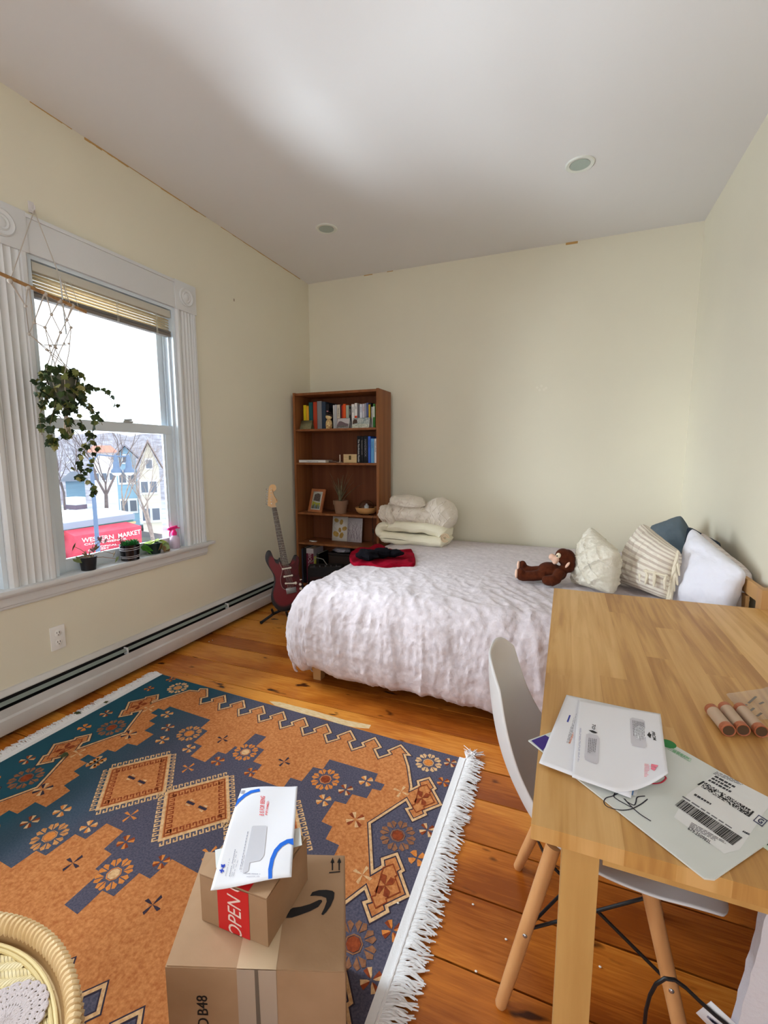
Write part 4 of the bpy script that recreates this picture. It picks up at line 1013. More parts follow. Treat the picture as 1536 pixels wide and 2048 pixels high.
for (tx, ty, dy) in tips:
    e1 = p_at(X5(tx), Y5(ty), BY0+0.10); e1 = Vector((e1.x, BY0+0.10+dy, e1.z)); s0 = Vector((cx_.x+R_.uniform(-.012, .012), BY0+0.10+R_.uniform(-.012, .012), z0))
    mid = s0.lerp(e1, 0.45)+Vector((0, 0, 0.03)); mid.x = s0.x+(e1.x-s0.x)*0.38
    pts_ = [s0.lerp(mid, t/4).lerp(mid.lerp(e1, t/4), t/4) for t in range(5)]
    q.tube(pts_, [0.0065, 0.006, 0.0048, 0.003, 0.0008], None, 6, flat=0.4)
q.build('leaves', mat('grey_green_leaf', (128, 124, 92), 0.7, n=(20, 2), col2=(98, 84, 66)), e)

ca = p_at(X5(948), Y5(620), BY0+0.10); cb = p_at(X5(1222), Y5(620), BY0+0.10); rc = (cb.x-ca.x)/2; cc = ((ca.x+cb.x)/2, BY0+0.11, z3)
zr = p_at(X5(1085), Y5(630), BY0+0.10).z-z3
e = thing('oil_diffuser', 'light wood diffuser bowl with clear glass dome', 'diffuser', cc)
q = MB(); q.lathe([(rc*0.5, 0.008), (rc*0.72, 0.012), (rc*0.9, zr*0.45), (rc*1.0, zr*0.9), (rc*0.99, zr), (rc*0.93, zr*0.99), (rc*0.9, zr*0.9), (0.0001, zr*0.86)], cc, 40); q.build('bowl', mat('blond_wood', (204, 154, 98), 0.4, n=(4, 3, (1, 1, 7)), col2=(188, 134, 80)), e)
M_dome = mat('clear_dome', (240, 244, 246), 0.03, 0.5, trans=1.0, ior=1.3)
q = MB(); hr = rc*0.70; q.lathe([(max(0.0001, hr*sin(t)), zr*0.9+hr*1.0*cos(t)) for t in [pi/2*(1-k/10) for k in range(11)]], cc, 36, caps=False); q.build('glass_dome', M_dome, e, solid=0.0015)
q = MB(); q.lathe([(0.022, zr*0.9), (0.022, zr+0.014), (0.012, zr+0.022), (0.008, zr+0.034), (0.0001, zr+0.036)], cc, 20); q.build('nozzle', mat('milk_plastic', (226, 228, 230), 0.3), e)
for dx in (-0.04, 0.04):
    q = MB(); q.cyl((cc[0]+dx, cc[1]-0.02, z3+0.0), (cc[0]+dx, cc[1]-0.02, z3+0.012), 0.007, 0.007, None, 10); q.build('foot', M_dark, e)
q = MB(); wx = p_at(X5(1172), Y5(780), BY0-0.004)
q.tube([(cc[0]+0.03, BY0+0.09, z3+0.006), (wx.x, BY0+0.01, z3+0.004), (wx.x, BY0-0.004, z3-0.01), (wx.x-0.004, BY0-0.004, z3-0.08), (wx.x+0.004, BY0-0.003, z3-0.15), (wx.x, BY0-0.003, z3-0.24), (wx.x+0.004, BY0-0.003, z3-0.36)], 0.0022, None, 6)
q.tube([(wx.x+0.002, BY0-0.004, z3-0.12), (wx.x+0.004, BY0-0.004, z3-0.16)], 0.0065, None, 8)
q.build('power_cord', M_dark, e)

# fourth shelf: two drawings, small dish
z4 = SH[3]
def drawing(x0, x1, yt, label, kind):
    yb = BY1-0.09; a = p_at(X5(x0), Y5(1050), yb); b = p_at(X5(x1), Y5(1050), yb); h_ = p_at(X5(x0), Y5(yt), yb).z-z4+0.012
    e_ = thing('drawing', label, 'drawing', ((a.x+b.x)/2, yb, z4))
    Mx = frame((a.x, yb-0.03, z4+0.001), (1, 0, 0), (0, 0.13, 1)); w_ = b.x-a.x
    g = MB(); g.poly([Mx @ Vector(v) for v in [(0, 0, 0), (w_, 0, 0), (w_, h_, 0), (0, h_, 0)]], mat('drawing_paper_%d' % kind, (222, 216, 206) if kind == 0 else (214, 206, 208), 0.8)); g.build('paper', None, e_, solid=0.0015)
    g = MB(); R_ = random.Random(3+kind)
    if kind == 0:
        for (u_, v_, s_) in [(.25, .84, .15), (.58, .78, .15), (.8, .52, .16), (.5, .45, .13), (.25, .28, .2), (.62, .24, .17)]:
            pts_ = [Mx @ Vector((w_*(u_+s_*(0.85+0.15*sin(2*t+u_*9)+0.05*sin(7*t))*cos(t)), h_*(v_+s_*0.75*(0.85+0.15*sin(2*t+u_*9)+0.05*sin(7*t))*sin(t)), 0.0014)) for t in [k*2*pi/24 for k in range(24)]]
            g.poly(pts_, mat('ginkgo_ochre', (186, 154, 84), 0.8, n=(50, 2), col2=(160, 124, 60)))
        g.tube([Mx @ Vector((w_*(0.3+0.25*sin(t*0.7)), h_*(0.15+0.07*t), 0.0014)) for t in range(11)], 0.0007, mat('sketch_line_grey', (120, 120, 140), 0.8), 4)
    else:
        ml = mat('sketch_line_violet', (110, 88, 104), 0.8)
        for k in range(34):
            u_ = R_.random(); v_ = R_.uniform(0.04, 0.2); pts_ = []
            ang = pi/2+R_.uniform(-0.35, 0.35)
            for t in range(9):
                pts_.append(Mx @ Vector((w_*min(.98, max(.02, u_)), h_*min(.98, v_), 0.0014))); u_ += 0.09*cos(ang); v_ += 0.09*sin(ang); ang += R_.uniform(-0.5, 0.5)
            g.tube(pts_, 0.0007, ml, 4)
    g.build('ink', None, e_, fix=False)
drawing(645, 845, 765, 'cream drawing of ochre leaves leaning on the fourth shelf', 0)
drawing(848, 1040, 785, 'pale mauve pencil drawing of branches leaning beside the leaf drawing', 1)
c_ = p_at(X5(375), Y5(1050), BY0+0.08)
q = MB(); q.box((c_.x, BY0+0.08, z4+0.006), (0.075, 0.05, 0.004), None, (0.0, 0.12, 0.5), 0.001); q.box((c_.x+0.02, BY0+0.075, z4+0.004), (0.05, 0.04, 0.004), None, (0, 0, 0.2), 0.001)
one(q, 'notepad', mat('notepad_white', (214, 210, 206), 0.7), 'small white folded paper lying on the fourth shelf', 'paper', (c_.x, BY0+0.08, z4))

# bottom opening: binders, dark drawer unit, amplifier in front
z5 = SH[4]
def X6(x): return 560+x/10.97
def Y6(y): return 1080+y/10.97
for (a, b, t_, c_, lab, ti, tc_) in [
 (470, 500, 190, (60, 62, 80), 'thin dark slate folder in the bottom opening', None, None),
 (508, 565, 165, (24, 24, 30), 'black binder in the bottom opening', None, None),
 (575, 735, 185, (190, 180, 186), 'thick white and maroon textbook in the bottom opening', 'BIOLOGY', (214, 190, 196)),
 (745, 792, 360, (150, 150, 52), 'yellow green paperback in the bottom opening', None, None),
 (800, 850, 300, (22, 24, 22), 'black book right of the yellow green one', None, None)]:
    book(X6(a), X6(b), Y6(t_), z5, c_, lab, title=ti, tcol=tc_ or (220, 220, 220), grp=G5, y=BY0+0.05, depth=0.2, band=(0.02, 0.86, (104, 22, 52)) if 'maroon' in lab else None)
q = MB(); a = p_at(X6(1040), Y6(230), BY0+0.06)
e = thing('storage_drawer_unit', 'dark storage box in the bottom opening of the bookcase', 'storage box', (-1.88, BY0+0.14, z5))
q.bx(-2.19, -1.655, BY0+0.05, BY1-0.02, z5+0.001, z5+0.32, None, 0.004); q.build('box_shell', mat('dark_box', (44, 30, 26), 0.6), e)
q = MB(); q.bx(-2.195, -1.65, BY0+0.045, BY1-0.02, z5+0.322, z5+0.345, None, 0.004); q.build('lid', mat('dark_box_lid', (30, 22, 22), 0.5), e)
c_ = p_at(X6(1420), Y6(240), BY0+0.05)
q = MB(); lump(q, (c_.x-0.06, BY0+0.10, z5+0.372), (0.10, 0.06, 0.024), 3, 0.3); one(q, 'plastic_bag', mat('cloudy_plastic', (150, 146, 156), 0.4), 'pale plastic bag lying on the dark storage box', 'bag', (c_.x-0.06, BY0+0.10, z5+0.345))

# ------------------------------------------------------------------ guitar, its stand and the amplifier
gp = Vector((-2.22, 3.12, 0.0)); gn = Vector((-gp.x, -gp.y, 0)).normalized(); gn = (gn+Vector((0, 0, 0.16))).normalized()
g0 = Vector((-2.22, 3.12, 0.45))
def GP(x, y, d=0.0):
    """zoomed-crop coordinate -> point on the plane of the guitar's face"""
    return atp(500+x/6.607, 950+y/6.607, g0, gn)+gn*d
body = [(410, 1140), (400, 1100), (382, 1095), (368, 1118), (340, 1118), (312, 1095), (296, 1060), (276, 1012), (252, 996), (222, 1008), (204, 1050), (200, 1095), (212, 1150), (238, 1200), (268, 1250), (298, 1300), (315, 1350), (316, 1420), (300, 1490), (284, 1550), (278, 1610), (286, 1670), (306, 1720), (345, 1768), (395, 1800), (455, 1806), (520, 1790), (590, 1750), (650, 1690), (695, 1610), (715, 1530), (708, 1460), (684, 1400), (656, 1340), (644, 1280), (644, 1210), (652, 1150), (648, 1100), (626, 1066), (598, 1058), (572, 1074), (562, 1110), (556, 1145), (530, 1168), (505, 1172)]
gt = thing('electric_guitar', 'red and black sunburst electric guitar standing by the bookcase', 'guitar', (g0.x, g0.y, 0.06))
def burst():
    m = bpy.data.materials.new('sunburst_lacquer'); m.use_nodes = True; nt = m.node_tree; N = nt.nodes; L = nt.links; b = N['Principled BSDF']
    at_ = N.new('ShaderNodeAttribute'); at_.attribute_name = 'edge'
    r = N.new('ShaderNodeValToRGB'); e = r.color_ramp.elements
    e[0].position = 0.0; e[0].color = rgb((12, 10, 12)); e[1].position = 0.55; e[1].color = rgb((104, 3, 14)); q_ = e.new(0.32); q_.color = rgb((26, 8, 12))
    L.new(at_.outputs['Fac'], r.inputs[0]); L.new(r.outputs[0], b.inputs['Base Color'])
    b.inputs['Roughness'].default_value = 0.35; b.inputs['Specular IOR Level'].default_value = 0.3; return m
sp = smoothpoly(body, 2); npt = len(sp); cg = (430, 1440)
def gb():
    vs = []; fs = []; ed = []; rings = [(1.0, -0.036, 0), (1.0, -0.006, 0), (0.985, -0.001, 0.02), (0.96, 0.0, 0.06), (0.86, 0.0, 0.3), (0.72, 0.0, 0.6), (0.5, 0, 1), (0.25, 0, 1)]
    for s_, d, e_ in rings:
        for x, y in sp:
            cyy = min(max(y, 1330), 1600); cxx = 345+(cyy-1330)*0.55 if y < 1330 else 430
            cxx = 430; cyy = 1440 if y > 1330 else 1400
            vs.append(GP(cxx+(x-cxx)*s_, cyy+(y-cyy)*s_, d)); ed.append(e_)
    for j in range(len(rings)-1):
        for i in range(npt): fs.append([j*npt+i, j*npt+(i+1) % npt, (j+1)*npt+(i+1) % npt, (j+1)*npt+i])
    fs.append([(len(rings)-1)*npt+i for i in range(npt)])
    tr_ = tessellate_polygon([[Vector((x, y, 0)) for x, y in sp]]); fs += [list(t) for t in tr_]
    m = MB(); m.add(vs, fs, burst(), True); o = m.build('guitar_body', None, gt)
    a_ = o.data.attributes.new('edge', 'FLOAT', 'POINT')
    a_.data.foreach_set('value', ed)
gb()
pg = smoothpoly([(387, 1152), (398, 1185), (422, 1235), (424, 1280), (408, 1340), (404, 1400), (416, 1460), (440, 1500), (475, 1512), (490, 1490), (590, 1478), (640, 1496), (682, 1470), (684, 1420), (652, 1345), (636, 1260), (640, 1180), (646, 1120), (622, 1072), (608, 1085), (604, 1130), (580, 1165), (540, 1186), (470, 1190), (425, 1184)], 2)
q = MB(); q.prism([GP(x, y, 0.0008) for x, y in pg], (0, 0, 0), gn*0.0022, mat('tortoise_red', (84, 18, 20), 0.45, 0.2, n=(24, 3), col2=(60, 12, 16))); o = q.build('pickguard', None, gt)
q = MB(); q.tube([GP(x, y, 0.003) for x, y in pg[:20]], 0.0013, mat('guard_edge', (190, 160, 150), 0.4), 5); q.build('guard_edge', None, o)
# neck
def GL(a, b, t, d=0): return GP(a[0]+(b[0]-a[0])*t, a[1]+(b[1]-a[1])*t, d)
nl, nr_, bl_, br_ = (287, 432), (350, 424), (424, 1206), (512, 1194)
q = MB(); q.add([GP(*nl, -0.004), GP(*nr_, -0.004), GP(*br_, -0.004), GP(*bl_, -0.004), GP(*nl, 0.009), GP(*nr_, 0.009), GP(*br_, 0.009), GP(*bl_, 0.009), GP(318, 428, -0.02), GP(468, 1160, -0.02)],
    [[4, 5, 6, 7], [0, 1, 5, 4], [1, 2, 6, 5], [2, 3, 7, 6], [3, 0, 4, 7], [0, 8, 9, 3], [1, 8, 9, 2], [0, 1, 8], [3, 2, 9]], mat('rosewood', (74, 50, 38), 0.5, n=(30, 3), col2=(54, 34, 26)))
nk = q.build('neck', None, gt)
q = MB(); mf = mat('fret_nickel', (170, 166, 156), 0.3, metal=0.7)
for k in range(0, 22):
    t = (1-2**(-k/12.0))*1.37
    if t < 1: q.tube([GL(nl, bl_, t, 0.0095), GL(nr_, br_, t, 0.0095)], 0.0012 if k else 0.0022, mf, 5)
q.build('frets', None, nk)
q = MB()
for k in (3, 5, 7, 9, 12, 15, 17):
    t = ((1-2**(-k/12.0))+(1-2**(-(k-1)/12.0)))/2*1.37
    if t < 1: q.tube([GL(nl, bl_, t, 0.0085).lerp(GL(nr_, br_, t, 0.0085), 0.5), GL(nl, bl_, t, 0.0098).lerp(GL(nr_, br_, t, 0.0098), 0.5)], 0.003, mat('inlay_pearl', (200, 190, 170), 0.3), 8)
q.build('fret_markers', None, nk)
M_maple = mat('maple_headstock', (214, 170, 118), 0.35)
hs = smoothpoly([(287, 432), (272, 420), (246, 412), (234, 400), (238, 340), (240, 280), (244, 220), (250, 165), (268, 135), (300, 124), (332, 134), (345, 162), (343, 195), (322, 212), (310, 228), (318, 262), (340, 300), (362, 330), (362, 358), (345, 366), (335, 385), (340, 410), (350, 425)], 2)
q = MB(); q.prism([GP(x, y, -0.006) for x, y in hs], (0, 0, 0), gn*0.012, M_maple); hd_ = q.build('headstock', None, gt)
q = MB(); q.tube([GP(x, y, 0.008) for x, y in [(300, 196), (305, 230), (322, 275), (348, 318), (356, 350)]], 0.0014, mat('head_print', (70, 40, 24), 0.5), 5); q.build('printed_line', None, hd_)
for k in range(6):
    y = 178+k*39; x = 222-k*0.5
    q = MB(); q.ball(GP(x, y+10, -0.006), (0.009, 0.005, 0.007), mat('tuner_chrome', (190, 190, 192), 0.15, metal=0.9), 12); q.tube([GP(x, y+10, -0.006), GP(252, y+8, -0.006)], 0.0022, MATS['tuner_chrome'], 6)
    q.tube([GP(276+k*1.2, y+4, 0.004), GP(276+k*1.2, y+4, 0.013)], 0.0035, MATS['tuner_chrome'], 8); q.build('tuning_peg', None, gt)
M_cream = mat('aged_white_plastic', (222, 214, 200), 0.3)
for (a, b) in (((434, 1242), (534, 1224)), ((454, 1342), (554, 1326)), ((474, 1432), (576, 1430))):
    q = MB(); q.tube([GP(*a, 0.006), GP(*b, 0.006)], 0.0095, M_cream, 12, flat=0.6); q.ball(GP(*a, 0.006), (0.009, 0.009, 0.009), M_cream, 10); q.ball(GP(*b, 0.006), (0.009, 0.009, 0.009), M_cream, 10)
    pk = q.build('pickup', None, gt)
for (x, y) in ((603, 1426), (664, 1444), (672, 1500)):
    q = MB(); q.lathe([(0.0125, 0), (0.0125, 0.006), (0.0095, 0.010), (0.0085, 0.016), (0.0001, 0.017)], n=20, M=frame(GP(x, y, 0.003), GP(x+30, y)-GP(x, y), GP(x, y-30)-GP(x, y))); q.build('control_knob', M_cream, gt)
q = MB(); q.tube([GP(660, 1385, 0.003), GP(684, 1380, 0.010)], 0.004, M_cream, 8); q.build('selector_switch', None, gt)
q = MB(); q.add(*(lambda B: ([frame(GP(545, 1522, 0.004), GP(600, 1510)-GP(500, 1530), GP(545, 1470)-GP(545, 1522)) @ v for v in B.v], B.f))(MB().bx(-0.042, 0.042, -0.025, 0.022, 0, 0.008, None, 0.002)), mat('bridge_chrome', (120, 118, 116), 0.3, metal=0.8)); q.build('bridge', None, gt)
q = MB()
for k in range(6):
    f_ = (k+0.5)/6; a = GL(nl, nr_, f_, 0.0135); b = GP(510+k*15, 1528-k*2, 0.014); q.tube([GP(278+k*1.2, 182+(5-k)*39, 0.010), a, b], 0.0006, mf, 4)
q.build('strings', None, gt)
# stand
sd = thing('guitar_stand', 'black metal guitar stand with splayed feet under the guitar', 'guitar stand', (-2.2, 3.2, 0))
q = MB(); bp_ = GP(440, 1815, 0.0); hub = Vector((bp_.x+0.02, bp_.y+0.10, 0.30))
q.tube([hub+Vector((0, 0, 0.02)), Vector((hub.x, hub.y, 0.10))], 0.013, None, 10)
q.build('post', M_dark, sd)
for (x, y) in ((-2.30, 3.00), (-1.98, 3.02), (-2.12, 3.47)):
    q = MB(); q.tube([Vector((hub.x, hub.y, 0.12)), Vector((hub.x, hub.y, 0.10)).lerp(Vector((x, y, 0.02)), 0.6)+Vector((0, 0, 0.02)), Vector((x, y, 0.014))], 0.011, None, 10); q.ball((x, y, 0.014), 0.0139, None, 12); q.build('foot', M_dark, sd)
for s_ in (-1, 1):
    q = MB(); a = bp_+Vector((s_*0.07, 0.03, -0.012)); q.tube([Vector((hub.x, hub.y, 0.11)), a, a-Vector((0, 0.07, 0)), a-Vector((0, 0.09, -0.05))], 0.010, None, 10); q.build('cradle_arm', M_dark, sd)
# amplifier: small black box with a grille, cable on it
ap = thing('guitar_amplifier', 'small black guitar amplifier between the guitar and the bookcase', 'amplifier', (-2.02, 3.62, 0))
Ma = Matrix.Translation((-2.03, 3.62, 0.19)) @ Matrix.Rotation(0.45, 4, 'Z')
q = MB(); q.box((0, 0, 0), (0.32, 0.18, 0.378), None, None, 0.012); q.v = [Ma @ v for v in q.v]; q.build('cabinet', mat('amp_vinyl', (24, 22, 24), 0.7, bump=(300, 0.4)), ap)
q = MB(); q.box((0, -0.092, -0.03), (0.28, 0.006, 0.28), None, None, 0.004); q.v = [Ma @ v for v in q.v]; q.build('speaker_grille', mat('amp_cloth', (52, 30, 30), 0.9, bump=(400, 0.5)), ap)
q = MB(); q.box((0, -0.05, 0.188), (0.28, 0.06, 0.004), None, None, 0.001); q.v = [Ma @ v for v in q.v]; q.build('control_panel', mat('amp_panel', (40, 40, 42), 0.3), ap)
for k in range(5):
    q = MB(); c_ = Ma @ Vector((-0.10+0.05*k, -0.05, 0.19)); q.cyl(c_, c_+Vector((0, 0, 0.014)), 0.008, 0.007, None, 12); q.build('dial', mat('amp_dial', (90, 90, 94), 0.3, metal=0.5), ap)
q = MB(); c_ = Ma @ Vector((-0.05, 0.03, 0.195)); q.tube([c_+Vector((-0.10, 0, 0.01)), c_+Vector((-0.04, 0, 0.06)), c_+Vector((0.03, 0, 0.05)), c_+Vector((0.07, 0, 0.0))], 0.004, None, 8)
one(q, 'guitar_cable', mat('pale_grey_cable', (130, 128, 124), 0.5), 'pale cable looped on top of the small amplifier', 'cable', c_)

# ------------------------------------------------------------------ table
TX0, TX1, TY0, TY1, TZ = -0.03, 0.872, 0.787, 2.352, 0.74
def mat_block():
    m = bpy.data.materials.new('butcher_block_beech'); m.use_nodes = True; nt = m.node_tree; N = nt.nodes; L = nt.links; b = N['Principled BSDF']
    tc = N.new('ShaderNodeTexCoord'); g = N.new('ShaderNodeNewGeometry')
    cx = N.new('ShaderNodeCombineXYZ'); ml = N.new('ShaderNodeMath'); ml.operation = 'MULTIPLY'; ml.inputs[1].default_value = 19
    L.new(g.outputs['Random Per Island'], ml.inputs[0]); L.new(ml.outputs[0], cx.inputs[2]); L.new(ml.outputs[0], cx.inputs[1])
    ad = N.new('ShaderNodeVectorMath'); ad.operation = 'ADD'; L.new(tc.outputs['Object'], ad.inputs[0]); L.new(cx.outputs[0], ad.inputs[1])
    mp_ = N.new('ShaderNodeMapping'); mp_.inputs['Scale'].default_value = (12, 0.7, 1); L.new(ad.outputs[0], mp_.inputs[0])
    t = N.new('ShaderNodeTexNoise'); t.inputs['Scale'].default_value = 3.2; t.inputs['Detail'].default_value = 6; t.inputs['Distortion'].default_value = 0.5; L.new(mp_.outputs[0], t.inputs['Vector'])
    r = N.new('ShaderNodeValToRGB'); e = r.color_ramp.elements
    e[0].position = 0.25; e[0].color = rgb((168, 118, 62)); e[1].position = 0.8; e[1].color = rgb((216, 172, 112)); q_ = e.new(0.5); q_.color = rgb((198, 150, 86))
    a1 = N.new('ShaderNodeMath'); a1.operation = 'MULTIPLY_ADD'; a1.inputs[1].default_value = 0.42; a1.inputs[2].default_value = -0.19
    L.new(g.outputs['Random Per Island'], a1.inputs[0]); a2 = N.new('ShaderNodeMath'); a2.operation = 'ADD'; L.new(a1.outputs[0], a2.inputs[0]); L.new(t.outputs[0], a2.inputs[1])
    L.new(a2.outputs[0], r.inputs[0]); L.new(r.outputs[0], b.inputs['Base Color']); b.inputs['Roughness'].default_value = 0.42; b.inputs['Specular IOR Level'].default_value = 0.4
    return m
M_block = mat_block(); M_leg = mat('table_leg_birch', (206, 164, 102), 0.5, 0.3, n=(3, 5, (6, 6, 0.6)), col2=(188, 144, 84))
tb = thing('wooden_table', 'light butcher block wooden table covered with mail, in the right foreground', 'table', ((TX0+TX1)/2, (TY0+TY1)/2, 0))
q = MB(); R_ = random.Random(11); nst = 12; wst = (TX1-TX0)/nst
for k in range(nst):
    ys = [TY0]; y = TY0+R_.uniform(0.3, 1.0)
    while y < TY1-0.2: ys.append(y); y += R_.uniform(0.6, 1.1)
    ys.append(TY1)
    for a, b in zip(ys[:-1], ys[1:]): q.bx(TX0+k*wst, TX0+(k+1)*wst, a, b, TZ-0.030, TZ, None)
q.build('table_top', M_block, tb)
for (x, y) in ((TX0+0.054, TY0+0.02), (TX1-0.116, TY0+0.02), (TX0+0.054, TY1-0.24), (TX1-0.116, TY1-0.24)):
    q = MB(); q.bx(x, x+0.062, y, y+0.062, 0, TZ-0.030, None, 0.003); q.build('leg', M_leg, tb)
q = MB(); q.bx(TX0+0.12, TX1-0.12, TY0+0.012, TY0+0.032, TZ-0.050, TZ-0.031); q.bx(TX0+0.12, TX1-0.12, TY1-0.06, TY1-0.04, TZ-0.085, TZ-0.031); q.bx(TX0+0.065, TX0+0.085, TY0+0.08, TY1-0.08, TZ-0.085, TZ-0.031); q.bx(TX1-0.085, TX1-0.065, TY0+0.08, TY1-0.08, TZ-0.085, TZ-0.031); q.build('apron', M_leg, tb)

# ------------------------------------------------------------------ chair
M_shell = mat('white_moulded_plastic', (222, 222, 224), 0.42, 0.4)
M_beech = mat('beech_dowel', (214, 160, 108), 0.45, 0.3, n=(3, 4, (5, 5, 0.7)), col2=(196, 140, 88))
chx, chy = 0.115, 1.245
ch = thing('dining_chair', 'white moulded plastic chair with round wooden legs tucked under the table', 'chair', (chx, chy, 0))
SP = [(-0.288, 0.868), (-0.284, 0.80), (-0.272, 0.715), (-0.25, 0.625), (-0.215, 0.540), (-0.165, 0.468), (-0.09, 0.432), (0.0, 0.418), (0.10, 0.420), (0.18, 0.430), (0.236, 0.430), (0.262, 0.416)]
SWD = [0.125, 0.165, 0.19, 0.205, 0.215, 0.226, 0.234, 0.240, 0.240, 0.234, 0.218, 0.20]
SC_ = [0.03, 0.045, 0.055, 0.065, 0.075, 0.075, 0.062, 0.05, 0.036, 0.024, 0.010, 0.002]
def spl(arr, t):
    t = max(0, min(0.9999, t))*(len(arr)-1); i = int(t); f = t-i
    g_ = lambda k: arr[max(0, min(len(arr)-1, k))]
    def cr(a, b, c_, d): return 0.5*((2*b)+(-a+c_)*f+(2*a-5*b+4*c_-d)*f*f+(-a+3*b-3*c_+d)*f**3)
    a, b, c_, d = g_(i-1), g_(i), g_(i+1), g_(i+2)
    if isinstance(b, tuple): return tuple(cr(a[k], b[k], c_[k], d[k]) for k in range(len(b)))
    return cr(a, b, c_, d)
def shell_pt(i, j):
    nu, nv = 40, 56
    t = -1+2*i/nu; s_ = j/nv
    s0 = 0.075*abs(t)**4; s1 = 1-0.10*abs(t)**3.5; s_ = s0+(s1-s0)*s_
    px, pz = spl(SP, s_); w_ = spl(SWD, s_); c_ = spl(SC_, s_)
    qx, qz = spl(SP, min(1, s_+0.01)); rx, rz = spl(SP, max(0, s_-0.01)); tx, tz = qx-rx, qz-rz; ln = hypot(tx, tz) or 1
    nx, nz = -tz/ln, tx/ln   # normal, towards the sitter
    if nx*0.5+nz < 0: nx, nz = -nx, -nz
    k = c_*abs(t)**2.4
    return Vector((chx+px+nx*k, chy+t*w_*(1-0.06*abs(t)**3), pz+nz*k))
q = MB(); q.grid(shell_pt, 41, 57, None); q.build('seat_shell', M_shell, ch, solid=0.007, fix=False, sub=1)
feet = [(-0.095, 1.033), (-0.093, 1.457), (0.325, 1.04), (0.325, 1.45)]
tops_ = [(chx-0.095, chy-0.10), (chx-0.095, chy+0.10), (chx+0.10, chy-0.11), (chx+0.10, chy+0.11)]
def legp(k, z):
    f0, t0 = feet[k], tops_[k]; t = z/0.425; return Vector((f0[0]+(t0[0]-f0[0])*t, f0[1]+(t0[1]-f0[1])*t, z))
for k in range(4):
    q = MB(); q.tube([legp(k, 0.0), legp(k, 0.006), legp(k, 0.10), legp(k, 0.40)], [0.0115, 0.0145, 0.0165, 0.0185], None, 20); lg = q.build('leg', M_beech, ch)
    q = MB(); p = legp(k, 0.19); d_ = Vector((p.x-chx, p.y-chy, 0)).normalized(); sd_ = Vector((0, -1 if k in (0, 2) else 1, 0)); q.ball(p+sd_*0.0165, (0.006, 0.003, 0.006), None, 12); q.build('screw', mat('steel_screw', (180, 182, 186), 0.2, metal=0.9), lg)
wires = [(0, 0.19, 3, 0.36), (0, 0.36, 1, 0.19), (1, 0.19, 0, 0.36), (2, 0.19, 0, 0.36), (3, 0.19, 1, 0.36), (2, 0.19, 3, 0.36), (3, 0.19, 2, 0.36), (0, 0.19, 2, 0.36)]
for a, za, b, zb in wires:
    q = MB(); q.tube([legp(a, za), legp(b, zb)], 0.004, None, 8); q.build('wire_brace', mat('black_wire', (22, 20, 22), 0.4), ch)
q = MB(); q.box((chx, chy, 0.40), (0.24, 0.20, 0.012), None, None, 0.004); q.build('seat_bracket', MATS['black_wire'], ch)

# ------------------------------------------------------------------ papers on the table
def dec(mb, pts, z, m): mb.poly([(z(px, py) if callable(z) else at(px, py, 2, z)) for px, py in pts], m)
def quadpt(Q, s_, t_): return (Q[0][0]*(1-s_)*(1-t_)+Q[1][0]*s_*(1-t_)+Q[2][0]*s_*t_+Q[3][0]*(1-s_)*t_, Q[0][1]*(1-s_)*(1-t_)+Q[1][1]*s_*(1-t_)+Q[2][1]*s_*t_+Q[3][1]*(1-s_)*t_)
def bars(mb, Q, z, m, n, seed, duty=0.55):
    """bars across quad Q (p00,p10,p11,p01), laid along its first side"""
    R_ = random.Random(seed); s_ = 0
    while s_ < 1:
        w_ = R_.choice([1, 1, 2, 3])/n*0.5; e_ = min(1, s_+w_)
        dec(mb, [quadpt(Q, s_, 0), quadpt(Q, e_, 0), quadpt(Q, e_, 1), quadpt(Q, s_, 1)], z, m)
        s_ = e_+R_.choice([1, 1, 2])/n*0.5*(1/duty-1)*1.1
def lines(mb, Q, z, m, rows, seed, fill=0.5):
    """rows of small print inside quad Q, running along its first side"""
    R_ = random.Random(seed)
    for r_ in range(rows):
        s_ = 0; end = R_.uniform(0.6, 1)
        while s_ < end:
            w_ = R_.uniform(0.05, 0.16); e_ = min(end, s_+w_)
            t0 = (r_+0.2)/rows; t1 = (r_+0.2+fill)/rows
            dec(mb, [quadpt(Q, s_, t0), quadpt(Q, e_, t0), quadpt(Q, e_, t1), quadpt(Q, s_, t1)], z, m); s_ = e_+0.025
def ptext(mb, txt, p0, p1, up, z, m, hpx=None, shear=0.0, bold=0, pr=None):
    """lettering laid on a surface between two pixels of its base line; pr maps a pixel onto the surface"""
    t = MB(); text_mb(t, txt, 1.0, Matrix(), m, 0.0, shear, bold)
    x0 = min(v.x for v in t.v); x1 = max(v.x for v in t.v); y1 = max(v.y for v in t.v)
    pr = pr or (z if callable(z) else (lambda x, y: at(x, y, 2, z)))
    vs = []
    for v in t.v:
        s_, h_ = (v.x-x0)/(x1-x0), v.y/y1; vs.append(pr(p0[0]+(p1[0]-p0[0])*s_+(up[0]-p0[0])*h_, p0[1]+(p1[1]-p0[1])*s_+(up[1]-p0[1])*h_))
    mb.add(vs, t.f, m)
from mathutils.bvhtree import BVHTree
def surf(mb, d=0.0012):
    bv = BVHTree.FromPolygons([tuple(v) for v in mb.v], mb.f)
    def f(px, py, k=0):
        dr = (_R*((px-768)/F_PX) - _U*((py-1024)/F_PX) + _f).normalized()
        h, nrm, i, ds = bv.ray_cast(CP, dr)
        if h is None: h, nrm, i, ds = bv.find_nearest(at(px, py, 2, mb.v[0].z))
        if nrm.z < 0: nrm = -nrm
        return h+nrm*(d+k)
    return f
M_ink = mat('print_black', (30, 30, 34), 0.6); M_inkg = mat('print_grey', (110, 110, 116), 0.7); M_paper = mat('envelope_white', (232, 232, 238), 0.7, 0.2)
